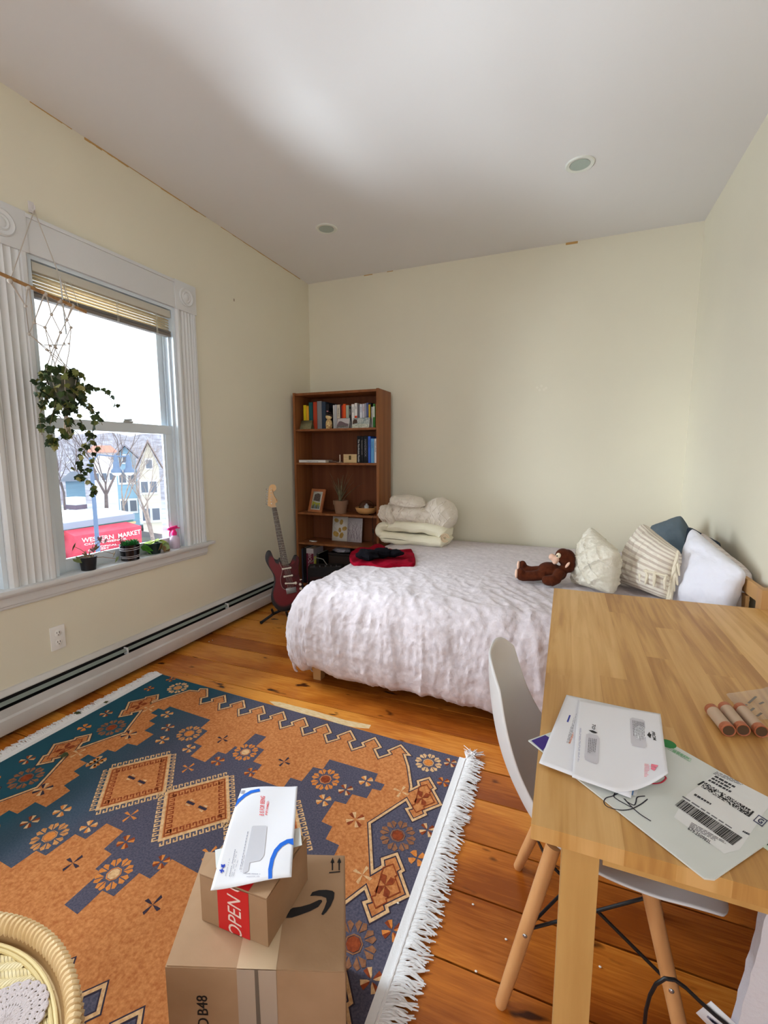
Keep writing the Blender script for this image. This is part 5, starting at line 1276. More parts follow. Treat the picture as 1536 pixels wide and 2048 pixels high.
M_mail = mat('mailer_offwhite', (216, 220, 218), 0.6, 0.2, n=(5, 3), col2=(208, 212, 208)); M_green = mat('print_green', (40, 130, 66), 0.6); M_pgreen = mat('print_pale_green', (140, 186, 150), 0.7)
# dark-green edged magazine under the mailer, then the big mailer
e = thing('magazine', 'dark green edged mail piece poking out under the large mailer', 'mail', (0.40, 0.93, TZ))
q = MB(); cs = [at(1484, 1664, 2, TZ+0.002), at(1560, 1716, 2, TZ+0.002), at(1640, 1650, 2, TZ+0.002), at(1540, 1600, 2, TZ+0.002)]
q.prism(cs, (0, 0, -0.0015), (0, 0, 0.0), mat('magazine_pale', (206, 218, 202), 0.5)); q.build('cover', None, e)
q = MB(); dec(q, [(1494, 1664), (1550, 1700), (1570, 1684), (1510, 1650)], TZ+0.0024, mat('magazine_green', (44, 60, 48), 0.4)); q.build('cover_print', None, e)
ZM = TZ+0.005
e = thing('large_mailer', 'large off-white cardboard mailer with shipping labels and barcodes lying on the table', 'mail', (0.2, 1.0, TZ))
cs = [at(*p, 2, ZM) for p in [(1057, 1482), (1419, 1766), (1536, 1660), (1640, 1610), (1320, 1474), (1180, 1414)]]
A_, B_ = Vector((-0.053, 1.029, ZM)), Vector((0.234, 0.766, ZM)); du_ = (B_-A_).normalized(); dn_ = Vector((-du_.y, du_.x, 0)); 
cs = [A_, A_+du_*0.382, A_+du_*0.39+dn_*0.012, A_+du_*0.39+dn_*0.285, A_+dn_*0.285]
q = MB(); q.prism(cs, (0, 0, -0.003), (0, 0, 0.0), M_mail); q.build('mailer_body', None, e)
def X5b(x): return 1240+x/5.189
def Y5b(y): return 1480+y/5.189
def B5(l): return [(X5b(x), Y5b(y)) for x, y in l]
q = MB(); dec(q, B5([(1020, 325), (1536, 590), (1536, 700), (1240, 1140), (1080, 1180), (560, 800), (700, 560)]), ZM+0.0004, mat('label_white', (224, 225, 226), 0.55)); q.build('shipping_label', None, e)
q = MB(); Z1 = ZM+0.0008
bars(q, B5([(570, 675), (1170, 1095), (1275, 1015), (650, 612)]), Z1, M_ink, 80, 3, 0.6)
Q = B5([(800, 460), (1340, 800), (1395, 745), (865, 424)]); R_ = random.Random(5)
dec(q, [quadpt(Q, 0, 0), quadpt(Q, .035, 0), quadpt(Q, .035, 1), quadpt(Q, 0, 1)], Z1, M_ink); dec(q, [quadpt(Q, .965, 0), quadpt(Q, 1, 0), quadpt(Q, 1, 1), quadpt(Q, .965, 1)], Z1, M_ink)
for a in range(60):
    for b in range(9):
        if R_.random() < 0.52:
            s0, s1, t0, t1 = 0.045+a*0.0153, 0.045+(a+1)*0.0153, b/9, (b+1)/9; dec(q, [quadpt(Q, s0, t0), quadpt(Q, s1, t0), quadpt(Q, s1, t1), quadpt(Q, s0, t1)], Z1, M_ink)
lines(q, B5([(905, 425), (1225, 595), (1300, 530), (1000, 365)])[::1], Z1, mat('print_dark', (60, 60, 66), 0.7), 3, 7, 0.62)
lines(q, B5([(960, 350), (1330, 500), (1350, 480), (1010, 325)]), Z1, M_inkg, 3, 9)
lines(q, B5([(760, 575), (985, 705), (1000, 690), (780, 555)]), Z1, MATS['print_dark'], 1, 11, 0.8)
lines(q, B5([(640, 590), (1290, 1010), (1300, 1000), (655, 580)]), Z1, M_inkg, 1, 12, 0.8)
lines(q, B5([(715, 900), (1100, 1110), (1135, 1075), (745, 850)]), Z1, M_inkg, 4, 13, 0.5)
ptext(q, '679.250982L', (X5b(700), Y5b(925)), (X5b(935), Y5b(1078)), (X5b(718), Y5b(898)), Z1, M_ink, bold=0.01)
lines(q, B5([(1265, 955), (1370, 1010), (1390, 990), (1280, 940)]), Z1, MATS['print_dark'], 1, 14, 0.8)
q.build('label_print', None, e, fix=False); q = MB(); Q = B5([(1380, 835), (1475, 900), (1536, 835), (1440, 775)]); 
for (s0, s1, t0, t1) in ((0, 1, 0, .1), (0, 1, .9, 1), (0, .08, 0, 1), (.92, 1, 0, 1)): dec(q, [quadpt(Q, s0, t0), quadpt(Q, s1, t0), quadpt(Q, s1, t1), quadpt(Q, s0, t1)], Z1, mat('print_navy', (40, 44, 84), 0.6))
ptext(q, 'G', quadpt(Q, .28, .22), quadpt(Q, .78, .22), quadpt(Q, .28, .80), Z1, MATS['print_navy'], bold=0.03)
q.build('postage_mark', None, e, fix=False)
q = MB(); c_ = at(X5b(495), Y5b(38), 2, Z1); q.lathe([(0.017, 0), (0.0001, 0.0002)], c_, 24, M_green, smooth=False)
lines(q, B5([(540, 130), (800, 245), (810, 230), (560, 85)]), Z1, M_pgreen, 1, 21); lines(q, B5([(490, 95), (735, 235), (760, 200), (520, 60)]), Z1, M_pgreen, 3, 22, 0.4)
q.build('green_logo_print', None, e, fix=False)
def Xp(x): return 1080+x/5.689
def Yp(y): return 1380+y/5.689
q = MB(); dec(q, [(Xp(-100), Yp(575)), (Xp(30), Yp(690)), (Xp(70), Yp(640)), (Xp(105), Yp(540)), (Xp(60), Yp(512))], Z1, mat('print_purple', (58, 36, 128), 0.5)); q.build('purple_print', None, e, fix=False)
q = MB(); mk_ = mat('marker_black', (26, 22, 40), 0.4)
for pts in ([(1258, 1592), (1240, 1586), (1225, 1592), (1212, 1596), (1208, 1605), (1216, 1614), (1240, 1620), (1262, 1618), (1282, 1608), (1295, 1598)],
            [(1290, 1592), (1275, 1594), (1272, 1604), (1268, 1610), (1255, 1604), (1250, 1598)], [(1230, 1586), (1228, 1593), (1238, 1601), (1262, 1614)], [(1248, 1597), (1262, 1612), (1280, 1628), (1302, 1642)]):
    pts3 = [at(px, py, 2, Z1) for px, py in smoothpoly(pts, 4, False)]; q.tube(pts3, 0.0011, mk_, 5, flat=0.3)
q.build('signature', None, e, fix=False)
q = MB(); q.tube([at(px, py, 2, Z1+0.001) for px, py in smoothpoly([(1290, 1564), (1305, 1567), (1322, 1565), (1332, 1556), (1326, 1550)], 4, False)], 0.0016, mat('marker_red', (190, 30, 60), 0.4), 6, flat=0.4); q.build('red_mark', None, e, fix=False)
q = MB(); dec(q, [(1228, 1580), (1272, 1592), (1280, 1572), (1240, 1560)], Z1+0.001, MATS['label_white']); dec(q, [(1262, 1590), (1266, 1591), (1270, 1570), (1268, 1569)], Z1+0.0014, mat('print_blue_pale', (110, 150, 200), 0.6)); q.build('sticker', None, e, fix=False)

ZE = TZ+0.014
def paper(name, label, corners, z, lift=None, th=0.0015, parent_loc=None, grp=None, bend=0.0):
    e_ = thing(name, label, 'envelope', (sum(c_[0] for c_ in corners)/4, sum(c_[1] for c_ in corners)/4, z), grp)
    n = 24
    def P(i, j):
        s_, t_ = i/n, j/n; A, B, C_, D = corners   # TL, TR, BR, BL
        p = A*(1-s_)*(1-t_)+B*s_*(1-t_)+C_*s_*t_+D*(1-s_)*t_
        if lift: p = p+Vector((0, 0, lift(s_, t_)))
        return p
    g = MB(); g.grid(P, n+1, n+1, None); g.build('envelope_paper', M_paper, e_, solid=th, fix=False)
    return e_, P
c_ = [at(1133, 1390, 2, ZE-0.004), at(1290, 1424, 2, ZE-0.004), at(1262, 1596, 2, ZE-0.004), at(1078, 1526, 2, ZE-0.004)]
e1, P1 = paper('mail_envelope', 'white envelope with faint blue and orange print, underneath the one marked TO and FROM', c_, TZ+0.008)
q = MB(); lines(q, [(Xp(300), Yp(600)), (Xp(380), Yp(300)), (Xp(420), Yp(255)), (Xp(345), Yp(610))], ZE-0.0028, M_inkg, 4, 31, 0.35)
dec(q, [(Xp(303), Yp(360)), (Xp(333), Yp(283)), (Xp(350), Yp(288)), (Xp(322), Yp(368))], ZE-0.0028, mat('print_indigo', (60, 70, 160), 0.6))
lines(q, [(Xp(325), Yp(605)), (Xp(385), Yp(455)), (Xp(400), Yp(462)), (Xp(345), Yp(612))], ZE-0.0024, mat('print_orange', (236, 150, 110), 0.6), 2, 33, 0.6)
q.build('envelope_print', None, e1, fix=False)
c_ = [at(1108, 1528, 2, TZ+0.0075), at(1250, 1560, 2, TZ+0.0075), at(1205, 1592, 2, TZ+0.0075), at(1084, 1530, 2, TZ+0.0075)]
TLc, TRc, BLc = at(1157, 1400, 2, ZE), at(1321, 1428, 2, ZE), at(1144, 1554, 2, ZE)
BRl = at(1336, 1546, 2, ZE+0.028); BMp = at(1230, 1584, 2, ZE)
BR0 = TRc+(BLc-TLc)*1.22
def lift2(s_, t_): return 0.002*sin(s_*7)*sin(t_*5)
def Pq(i, j, n=28):
    s_, t_ = i/n, j/n
    top = TLc.lerp(TRc, s_)
    # bottom edge runs flat to the dip, then rises to the curled corner
    bot = BLc.lerp(BMp, min(1, s_/0.5)) if s_ < 0.5 else BMp.lerp(BRl, (s_-0.5)/0.5)
    p = top.lerp(bot, t_)
    if s_ > 0.5: p = p-Vector((0, 0, 0.012*sin((s_-0.5)*2*pi)*t_**2))
    p = p+Vector((0, 0, 0.0016*(1+sin(s_*9+t_*3))*min(1, 4*t_*(1-t_))))
    return p
e = thing('mail_envelope', 'white envelope marked TO and FROM with two windows, top of the table mail', 'envelope', tuple(TLc.lerp(BMp, 0.5)))
q = MB(); q.grid(lambda i, j: Pq(i, j), 29, 29, None); SF = surf(q, 0.0016); q.build('envelope_paper', M_paper, e, solid=0.0014, fix=False)
q = MB(); ZT = SF; ZT2 = lambda x, y: SF(x, y, 0.0005)
def rr(q_, pts, z, m): dec(q_, [(Xp(x), Yp(y)) for x, y in pts], z, m)
mw = mat('window_film', (204, 202, 212), 0.15, 0.5); 
rr(q, [(525, 510), (560, 500), (655, 525), (677, 560), (660, 840), (640, 852), (515, 800), (505, 770)], ZT, mw)
q.build('address_window', None, e, fix=False); q = MB()
rr(q, [(1022, 335), (1050, 320), (1170, 345), (1192, 365), (1210, 650), (1195, 668), (1055, 640), (1035, 605)], ZT, mw)
q.build('address_window', None, e, fix=False)
q = MB(); lines(q, [(Xp(645), Yp(570)), (Xp(625), Yp(770)), (Xp(535), Yp(740)), (Xp(545), Yp(550))], ZT2, M_inkg, 5, 41, 0.35)
lines(q, [(Xp(1185), Yp(380)), (Xp(1200), Yp(640)), (Xp(1060), Yp(560)), (Xp(1045), Yp(350))], ZT2, M_inkg, 8, 43, 0.35)
lines(q, [(Xp(470), Yp(440)), (Xp(440), Yp(920)), (Xp(420), Yp(915)), (Xp(450), Yp(440))], ZT, mat('print_faint', (176, 176, 200), 0.7), 2, 44, 0.5)
ptext(q, 'TO', (Xp(596), Yp(394)), (Xp(590), Yp(450)), (Xp(632), Yp(402)), ZT, M_ink, shear=0.3, bold=0.02)
rr(q, [(550, 462), (600, 466), (655, 492), (628, 500), (590, 490)], ZT, M_ink)
ptext(q, 'FROM', (Xp(1268), Yp(475)), (Xp(1290), Yp(580)), (Xp(1305), Yp(480)), ZT, M_ink, shear=0.3, bold=0.02)
rr(q, [(1218, 520), (1245, 484), (1252, 505), (1268, 512), (1262, 535), (1258, 556)], ZT, M_ink)
mp2 = mat('print_pink', (240, 130, 150), 0.6); rr(q, [(1270, 848), (1350, 865), (1335, 885), (1262, 880)], ZT, mp2); rr(q, [(1268, 885), (1330, 890), (1305, 930), (1262, 905)], ZT, mp2)
lines(q, [(Xp(1190), Yp(845)), (Xp(1262), Yp(850)), (Xp(1235), Yp(1000)), (Xp(1188), Yp(1000))], ZT, mp2, 9, 45, 0.4)
q.build('envelope_print', None, e, fix=False)

# penny rolls and a small plastic sleeve
M_cop = mat('copper_crimp', (196, 118, 84), 0.5, metal=0.25); M_kraftw = mat('coin_wrapper', (188, 162, 138), 0.7); M_coin = mat('dull_penny', (96, 76, 60), 0.5, metal=0.4)
for k, (a, b, lab) in enumerate([((1422, 1418), (1458, 1462), 'paper roll of pennies, leftmost of the three on the table'), ((1449, 1414), (1487, 1461), 'paper roll of pennies, middle of the three on the table'), ((1480, 1416), (1524, 1464), 'paper roll of pennies, rightmost of the three on the table')]):
    r_ = 0.0145; p0, p1 = at(*a, 2, TZ+r_+0.001), at(*b, 2, TZ+r_+0.001)
    d_ = (p1-p0).normalized()
    e = thing('coin_roll', lab, 'coin roll', tuple((p0+p1)/2-Vector((0, 0, r_))), 'penny rolls on the table')
    q = MB(); q.tube([p0+d_*0.012, p1-d_*0.014], r_, None, 28); q.build('paper_wrapper', M_kraftw, e)
    mcr = mat('crimp', (178, 104, 70), 0.45, 0.5, metal=0.2, bump=(160, 0.8, (1, 1, 1), 0.004))
    q = MB(); q.tube([p0, p0+d_*0.007, p0+d_*0.014], r_*1.03, None, 28); q.build('crimped_end', mcr, e)
    q = MB(); ux_ = Vector((0, 0, 1)); q.lathe([(r_*1.03, -0.016), (r_*1.035, -0.008), (r_*1.03, -0.001), (r_*0.97, 0.0), (r_*0.85, -0.0006), (r_*0.84, -0.002)], n=28, M=frame(p1, ux_, d_.cross(ux_)), caps=False); q.build('crimped_end', mcr, e)
    q = MB(); q.tube([p1-d_*0.006, p1-d_*0.002], r_*0.84, None, 24); q.build('coin_face', M_coin, e)
def mat_film():
    m = bpy.data.materials.new('clear_film'); m.use_nodes = True; nt = m.node_tree; N = nt.nodes; L = nt.links
    b = N['Principled BSDF']; b.inputs['Base Color'].default_value = (0.85, 0.82, 0.76, 1); b.inputs['Roughness'].default_value = 0.18; b.inputs['Alpha'].default_value = 0.22
    return m
e = thing('plastic_sleeve', 'crumpled clear plastic sleeve lying behind the coin rolls', 'plastic sleeve', tuple(at(1500, 1405, 2, TZ)))
cA = [at(1452, 1388, 2, TZ+0.004), at(1560, 1372, 2, TZ+0.004), at(1590, 1440, 2, TZ+0.004), at(1490, 1440, 2, TZ+0.004)]
q = MB(); q.grid(lambda i, j: (cA[0]*(1-i/20)*(1-j/20)+cA[1]*(i/20)*(1-j/20)+cA[2]*(i/20)*(j/20)+cA[3]*(1-i/20)*(j/20))+Vector((0, 0, 0.007*abs(noise.noise(Vector((i*0.35, j*0.35, 1)))))), 21, 21, None); q.build('film', mat_film(), e, fix=False)
q = MB()
for (a, b) in (((1497, 1406), (1512, 1393)), ((1519, 1408), (1527, 1404)), ((1500, 1422), (1508, 1416)), ((1514, 1432), (1523, 1426)), ((1486, 1412), (1494, 1409))): q.tube([at(*a, 2, TZ+0.012), at(*b, 2, TZ+0.012)], 0.0028, mat('film_print_grey', (120, 112, 104), 0.6), 5, flat=0.2)
q.build('film_print', None, e, fix=False)
# crumbs on the table
p = at(1411, 1420, 2, TZ); q = MB(); q.box((p.x, p.y, TZ+0.0015), (0.004, 0.003, 0.003)); one(q, 'crumb', M_dark, 'dark crumb on the table left of the penny rolls', 'crumb', (p.x, p.y, TZ))
# white and blue mug at the picture edge
p = at(1556, 1268, 2, TZ); e = thing('paper_cup', 'white and blue printed cup at the right edge of the table', 'cup', (p.x, p.y, TZ))
q = MB(); q.lathe([(0.026, 0.0), (0.034, 0.09), (0.036, 0.092), (0.0345, 0.092), (0.025, 0.004), (0.0001, 0.004)], (p.x, p.y, TZ), 32); q.build('cup_body', mat('cup_white', (230, 232, 238), 0.4), e)
q = MB(); q.lathe([(0.0295, 0.030), (0.0325, 0.066)], (p.x, p.y, TZ), 32, caps=False); q.build('printed_band', mat('cup_blue', (80, 110, 190), 0.4), e, fix=False)

# ------------------------------------------------------------------ cardboard boxes and the envelope on top
M_card = mat('kraft_cardboard', (172, 140, 110), 0.8, 0.2, n=(7, 3), col2=(160, 128, 98), bump=(120, 0.12, (1, 1, 1), 0.003)); M_cardd = mat('cardboard_inner', (150, 116, 84), 0.85)
M_tape = mat('packing_tape', (196, 172, 142), 0.25, 0.5)
BH = 0.35
bL, bR, bT = Vector((-0.724, 0.588, BH)), Vector((-0.373, 0.716, BH)), Vector((-0.497, 0.962, BH)); bTL = bL+(bT-bR)
e = thing('cardboard_box', 'large brown cardboard shipping box on the rug with black arrow logo on top', 'box', tuple(((bL+bT)/2).to_2d())+(0,))
dn = Vector((0, 0, 1)); fz = 0.012
def box_walls(corn, h, m, rim=0.004):
    q_ = MB(); n = len(corn); c_ = sum(corn, Vector())/n
    for i in range(n):
        a, b = corn[i], corn[(i+1) % n]; ai = a+(c_-a).normalized()*rim; bi = b+(c_-b).normalized()*rim
        q_.add([a-dn*h, b-dn*h, b, a, ai-dn*h, bi-dn*h, bi, ai], [[0, 1, 2, 3], [5, 4, 7, 6], [3, 2, 6, 7]], m)
    q_.add([a_-dn*h for a_ in corn], [[0, 1, 2, 3]], m)
    return q_
low = [v.copy() for v in (bL, bR, bT, bTL)]
q = box_walls([v-dn*0.002 for v in low], BH-fz-0.003, M_card); q.build('box_walls', None, e)
c_ = sum(low, Vector())/4
q = MB(); ins = [v+(c_-v).normalized()*0.003 for v in low]; q.prism(ins, (0, 0, -0.005), (0, 0, 0), M_card); q.build('top_flaps', None, e)
q = MB(); nv_ = (bR-bL).normalized(); up_ = (bTL-bL).normalized(); fn = nv_.cross(dn).normalized()
if fn.y > 0: fn = -fn
mid0 = bL.lerp(bR, 0.40); mid1 = bL.lerp(bR, 0.62)
q.poly([mid0+dn*0.0006, mid1+dn*0.0006, mid1+dn*0.0006+up_*0.272, mid0+dn*0.0006+up_*0.272], M_tape)
q.add([mid0+fn*0.001, mid1+fn*0.001, mid1+fn*0.001-dn*0.16, mid0+fn*0.001-dn*0.16], [[0, 1, 2, 3]], mat('packing_tape_grey', (176, 160, 144), 0.2, 0.5)); q.build('packing_tape', None, e)
q = MB(); q.add([bL.lerp(bR, 0.50)+fn*0.0014, bL.lerp(bR, 0.52)+fn*0.0014, bL.lerp(bR, 0.53)+fn*0.0014-dn*0.3, bL.lerp(bR, 0.50)+fn*0.0014-dn*0.3], [[0, 1, 2, 3]], mat('seam_dark', (108, 96, 84), 0.8)); q.build('flap_seam', None, e)
def X3(x): return 320+x/3.84
def Y3(y): return 1540+y/3.84
q = MB(); mkb = mat('carton_print_black', (26, 24, 26), 0.6)
dec(q, [(X3(x), Y3(y)) for x, y in [(968, 1136), (990, 1080), (1020, 1058), (1080, 1050), (1150, 1030), (1220, 998), (1240, 996), (1246, 1010), (1215, 1052), (1150, 1085), (1070, 1115), (1010, 1134)]], BH+0.0012, mkb)
dec(q, [(X3(x), Y3(y)) for x, y in [(1152, 968), (1170, 938), (1220, 922), (1280, 920), (1325, 928), (1340, 942), (1336, 985), (1310, 1045), (1278, 1090), (1252, 1114), (1238, 1108), (1262, 1060), (1280, 1010), (1276, 982), (1240, 968), (1190, 964)]], BH+0.0012, mkb)
q.build('arrow_logo', None, e, fix=False)
q = MB()
for x in (1324, 1376):
    dec(q, [(X3(x-5), Y3(770)), (X3(x+5), Y3(770)), (X3(x+5), Y3(705)), (X3(x-5), Y3(705))], BH+0.0012, mkb); dec(q, [(X3(x-16), Y3(712)), (X3(x+16), Y3(712)), (X3(x+2), Y3(672))], BH+0.0012, mkb)
dec(q, [(X3(1298), Y3(792)), (X3(1300), Y3(784)), (X3(1384), Y3(776)), (X3(1384), Y3(784))], BH+0.0012, mkb); q.build('this_way_up_mark', None, e, fix=False)
fnn = fn
q = MB(); pa = atp(X3(372), Y3(1886), bL, fnn); pb = atp(X3(362), Y3(1738), bL, fnn); pc = atp(X3(285), Y3(1888), bL, fnn)
text_mb(q, 'B48', (pc-pa).length*1.35, frame(pa+fnn*0.0012, pb-pa, pc-pa), mkb, 0.0002, 0, 0, (pb-pa).length)
pa = atp(X3(378), Y3(1975), bL, fnn); pc = atp(X3(290), Y3(1978), bL, fnn); pb = atp(X3(374), Y3(1930), bL, fnn); text_mb(q, 'D', (pc-pa).length*1.35, frame(pa+fnn*0.0012, pb-pa, pc-pa), mkb, 0.0002)
q.build('carton_print', None, e, fix=False)

SB = BH+0.001; SHT = 0.114
sL, sF, sR = Vector((-0.722, 0.690, SB)), Vector((-0.547, 0.697, SB)), Vector((-0.551, 0.864, SB)); sB = sL+(sR-sF)
e = thing('cardboard_box', 'small brown cardboard box with red tape stacked on the large box', 'box', tuple((sL+sR)/2))
q = MB(); q.prism([v+Vector((0, 0, 0)) for v in (sL, sF, sR, sB)], (0, 0, 0), (0, 0, SHT), M_card); q.build('box_body', None, e)
q = MB(); tz = dn*(SHT+0.001)
for (a, b, c2, d2) in ((sL+tz, sF+tz, sF.lerp(sR, .46)+tz+dn*0.004, sL.lerp(sB, .46)+tz+dn*0.003), (sB+tz, sR+tz, sF.lerp(sR, .50)+tz+dn*0.012, sL.lerp(sB, .50)+tz+dn*0.004)):
    q.prism([a, b, c2, d2], (0, 0, 0), (0, 0, 0.003), M_card)
q.build('top_flaps', None, e)
q = MB(); sn = (sF-sL).cross(dn).normalized(); sn = sn if sn.y < 0 else -sn
M_redt = mat('red_tape', (206, 36, 40), 0.35, 0.4); ra, rb = sL.lerp(sF, 0.27), sL.lerp(sF, 0.74)
q.add([ra+sn*0.001, rb+sn*0.001, rb+sn*0.001+dn*SHT, ra+sn*0.001+dn*SHT], [[0, 1, 2, 3]], M_redt); q.poly([ra+tz+dn*0.0042, rb+tz+dn*0.0042, rb+tz+dn*0.0050+(sR-sF)*0.4, ra+tz+dn*0.0050+(sR-sF)*0.4], M_redt); o = q.build('red_tape', None, e)
q = MB(); o_ = sL.lerp(sF, 0.62)+sn*0.0016+dn*-0.012
text_mb(q, 'OPEN UP', 0.05, frame(o_, dn, sL-sF), mat('tape_lettering', (240, 214, 206), 0.4), 0.0002, 0.25, 0.0, 0.165)
q.v = [v if v.z < SB+SHT else Vector((v.x, v.y, SB+SHT)) for v in q.v]; q.v = [v if v.z > SB+0.001 else Vector((v.x, v.y, SB+0.001)) for v in q.v]
q.v = [v for v in q.v]
o = q.build('tape_lettering', None, o, fix=False)
ZV = SB+SHT+0.017
cv = [at(483, 1578, 2, ZV+0.012), at(595, 1571, 2, ZV+0.004), at(583, 1755, 2, ZV), at(421, 1779, 2, ZV)]
# small papers under it
q = MB(); cc = [at(430, 1700, 2, ZV-0.006), at(600, 1655, 2, ZV-0.006), at(604, 1690, 2, ZV-0.006), at(432, 1735, 2, ZV-0.006)]
q.prism(cc, (0, 0, -0.001), (0, 0, 0), mat('receipt_paper', (220, 222, 220), 0.6)); one(q, 'paper_slip', None, 'folded paper slip sticking out under the window envelope', 'paper', tuple(cc[0]))
def lift3(s_, t_): return 0.006*sin(pi*t_)*(1-s_)+0.003*sin(s_*5+t_*4)
e, PV = paper('window_envelope', 'long white window envelope with blue arcs lying on the small box', cv, ZV, lift3)
_g = MB(); _g.grid(lambda i, j: PV(i, j), 25, 25); SV = surf(_g, 0.0010)
def EV(x, y, d=0.001): return SV(X3(x), Y3(y), d)
def strip(mb, pts, wpx, m, d=0.001):
    L_, R2 = [], []
    for i, (x, y) in enumerate(pts):
        a = pts[max(i-1, 0)]; b = pts[min(i+1, len(pts)-1)]; tx, ty = b[0]-a[0], b[1]-a[1]; l_ = hypot(tx, ty); nx, ny = -ty/l_*wpx/2, tx/l_*wpx/2
        L_.append(EV(x+nx, y+ny, d)); R2.append(EV(x-nx, y-ny, d))
    n = len(pts); mb.add(L_+R2, [[i, i+1, n+i+1, n+i] for i in range(n-1)], m)
M_blue = mat('print_bright_blue', (24, 104, 214), 0.5)
q = MB(); strip(q, [(766, 158), (700, 172), (650, 200), (600, 245), (560, 295), (532, 345)], 22, M_blue); q.build('blue_arc', None, e, fix=False)
q = MB(); strip(q, [(1026, 545), (980, 552), (930, 580), (890, 625), (862, 690), (846, 770), (840, 866)], 30, M_blue); q.build('blue_arc', None, e, fix=False)
q = MB()
for (xa, ya, xb, yb, xu, yu, txt) in ((796, 354, 806, 205, 762, 350, 'B IS FOR BEING'), (822, 350, 838, 245, 806, 347, 'INFORMED')):
    ptext(q, txt, (X3(xa), Y3(ya)), (X3(xb), Y3(yb)), (X3(xu), Y3(yu)), lambda x, y: SV(x, y, 0.0006), mat('print_red', (236, 90, 96), 0.5), bold=0.01)
q.build('red_print', None, e, fix=False)
q = MB(); q.poly([EV(x, y, 0.0008) for x, y in [(706, 440), (716, 434), (815, 432), (822, 440), (800, 660), (770, 700), (690, 715), (680, 780), (640, 800), (634, 790)]], mat('window_film_shiny', (206, 206, 214), 0.06, 0.6)); q.build('address_window', None, e, fix=False)
q = MB(); R_ = random.Random(2)
for (x0, y0, x1, y1, w_) in ((684, 432, 608, 800, 4), (580, 600, 532, 826, 4), (590, 632, 550, 826, 3), (598, 700, 562, 822, 3), (535, 686, 500, 830, 3), (650, 660, 622, 790, 3), (770, 806, 650, 800, 4), (765, 822, 665, 826, 3)):
    pts = [(x0+(x1-x0)*k/16, y0+(y1-y0)*k/16) for k in range(17)]
    for k in range(16):
        if R_.random() < 0.85: strip(q, [pts[k], (pts[k][0]*.2+pts[k+1][0]*.8, pts[k][1]*.2+pts[k+1][1]*.8)], w_, mat('print_slate', (130, 130, 150), 0.7), 0.0012)
for (x0, x1, y) in ((592, 655, 168), (594, 652, 178), (600, 650, 188)): strip(q, [(x0, y), (x1, y-4)], 4, MATS['print_slate'], 0.0012)
q.build('small_print', None, e, fix=False)
q = MB(); mb2 = mat('print_royal', (40, 70, 190), 0.5)
q.poly([EV(*p, 0.0012) for p in [(468, 728), (484, 734), (498, 726), (500, 742), (488, 756), (470, 752)]], mb2); q.poly([EV(*p, 0.0012) for p in [(458, 770), (470, 772), (474, 762), (484, 764), (480, 774), (494, 778), (490, 788), (478, 784), (474, 796), (462, 792), (466, 782), (456, 780)]], mb2); q.build('cross_shield_logo', None, e, fix=False)

# ------------------------------------------------------------------ rug
def RG(u, v, z): x = u-1.365; return Vector((x, 2.03-0.047*(x+2.35)-v, z))
C_nav = mat('rug_navy', (70, 68, 84), 0.95, 0.1, n=(150, 6), col2=(96, 92, 106), bump=(420, 0.5, (1, 1, 1), 0.002))
C_or = mat('rug_orange', (206, 138, 84), 0.95, 0.1, n=(95, 9, (1, 1, 1)), col2=(172, 102, 56), bump=(420, 0.5, (1, 1, 1), 0.002))
C_cr = mat('rug_cream', (222, 184, 138), 0.95, 0.1, n=(90, 3), col2=(196, 150, 104)); C_ru = mat('rug_rust', (150, 72, 40), 0.95, 0.1, n=(80, 3), col2=(120, 54, 32))
C_dk = mat('rug_dark_line', (58, 50, 62), 0.95, 0.1); C_tan = mat('rug_tan', (206, 148, 92), 0.95, 0.1, n=(90, 3), col2=(180, 118, 66))
C_br = mat('rug_brown', (150, 104, 74), 0.95, 0.1, n=(90, 3), col2=(124, 82, 60)); C_lor = mat('rug_light_orange', (214, 138, 72), 0.95, 0.1, n=(90, 3), col2=(196, 116, 52))
def mat_navy():
    m = C_nav; nt = m.node_tree; N = nt.nodes; L = nt.links; b = N['Principled BSDF']
    old = b.inputs['Base Color'].links[0].from_socket; tc = N.new('ShaderNodeTexCoord'); sx = N.new('ShaderNodeSeparateXYZ'); L.new(tc.outputs['Object'], sx.inputs[0])
    ns = N.new('ShaderNodeTexNoise'); ns.inputs['Scale'].default_value = 2.0; L.new(tc.outputs['Object'], ns.inputs['Vector'])
    a = N.new('ShaderNodeMath'); a.operation = 'MULTIPLY_ADD'; a.inputs[1].default_value = 0.5; L.new(ns.outputs[0], a.inputs[0]); L.new(sx.outputs[0], a.inputs[2])
    mr = N.new('ShaderNodeMapRange'); mr.inputs[1].default_value = 0.1; mr.inputs[2].default_value = -0.45; L.new(a.outputs[0], mr.inputs[0])
    mx = N.new('ShaderNodeMix'); mx.data_type = 'RGBA'; L.new(mr.outputs[0], mx.inputs[0]); L.new(old, mx.inputs[6]); mx.inputs[7].default_value = rgb((40, 82, 98)); L.new(mx.outputs[2], b.inputs['Base Color'])
mat_navy()
ru = thing('area_rug', 'orange and navy geometric patterned rug with white fringe on the wooden floor', 'rug', (-1.36, 1.28, 0))
Zr = 0.006; U0, U1, V1 = -0.975, 0.965, 1.46
rg = MB(); b0 = [RG(U0, 0, 0.0), RG(U1, 0, 0.0), RG(U1, V1, 0.0), RG(U0, V1, 0.0)]; rg.prism(b0, (0, 0, 0.0005), (0, 0, Zr), C_nav)
LV = 0.00035
def rp(pts, m, lv): rg.poly([RG(u, v, Zr+LV*lv) for u, v in pts], m)
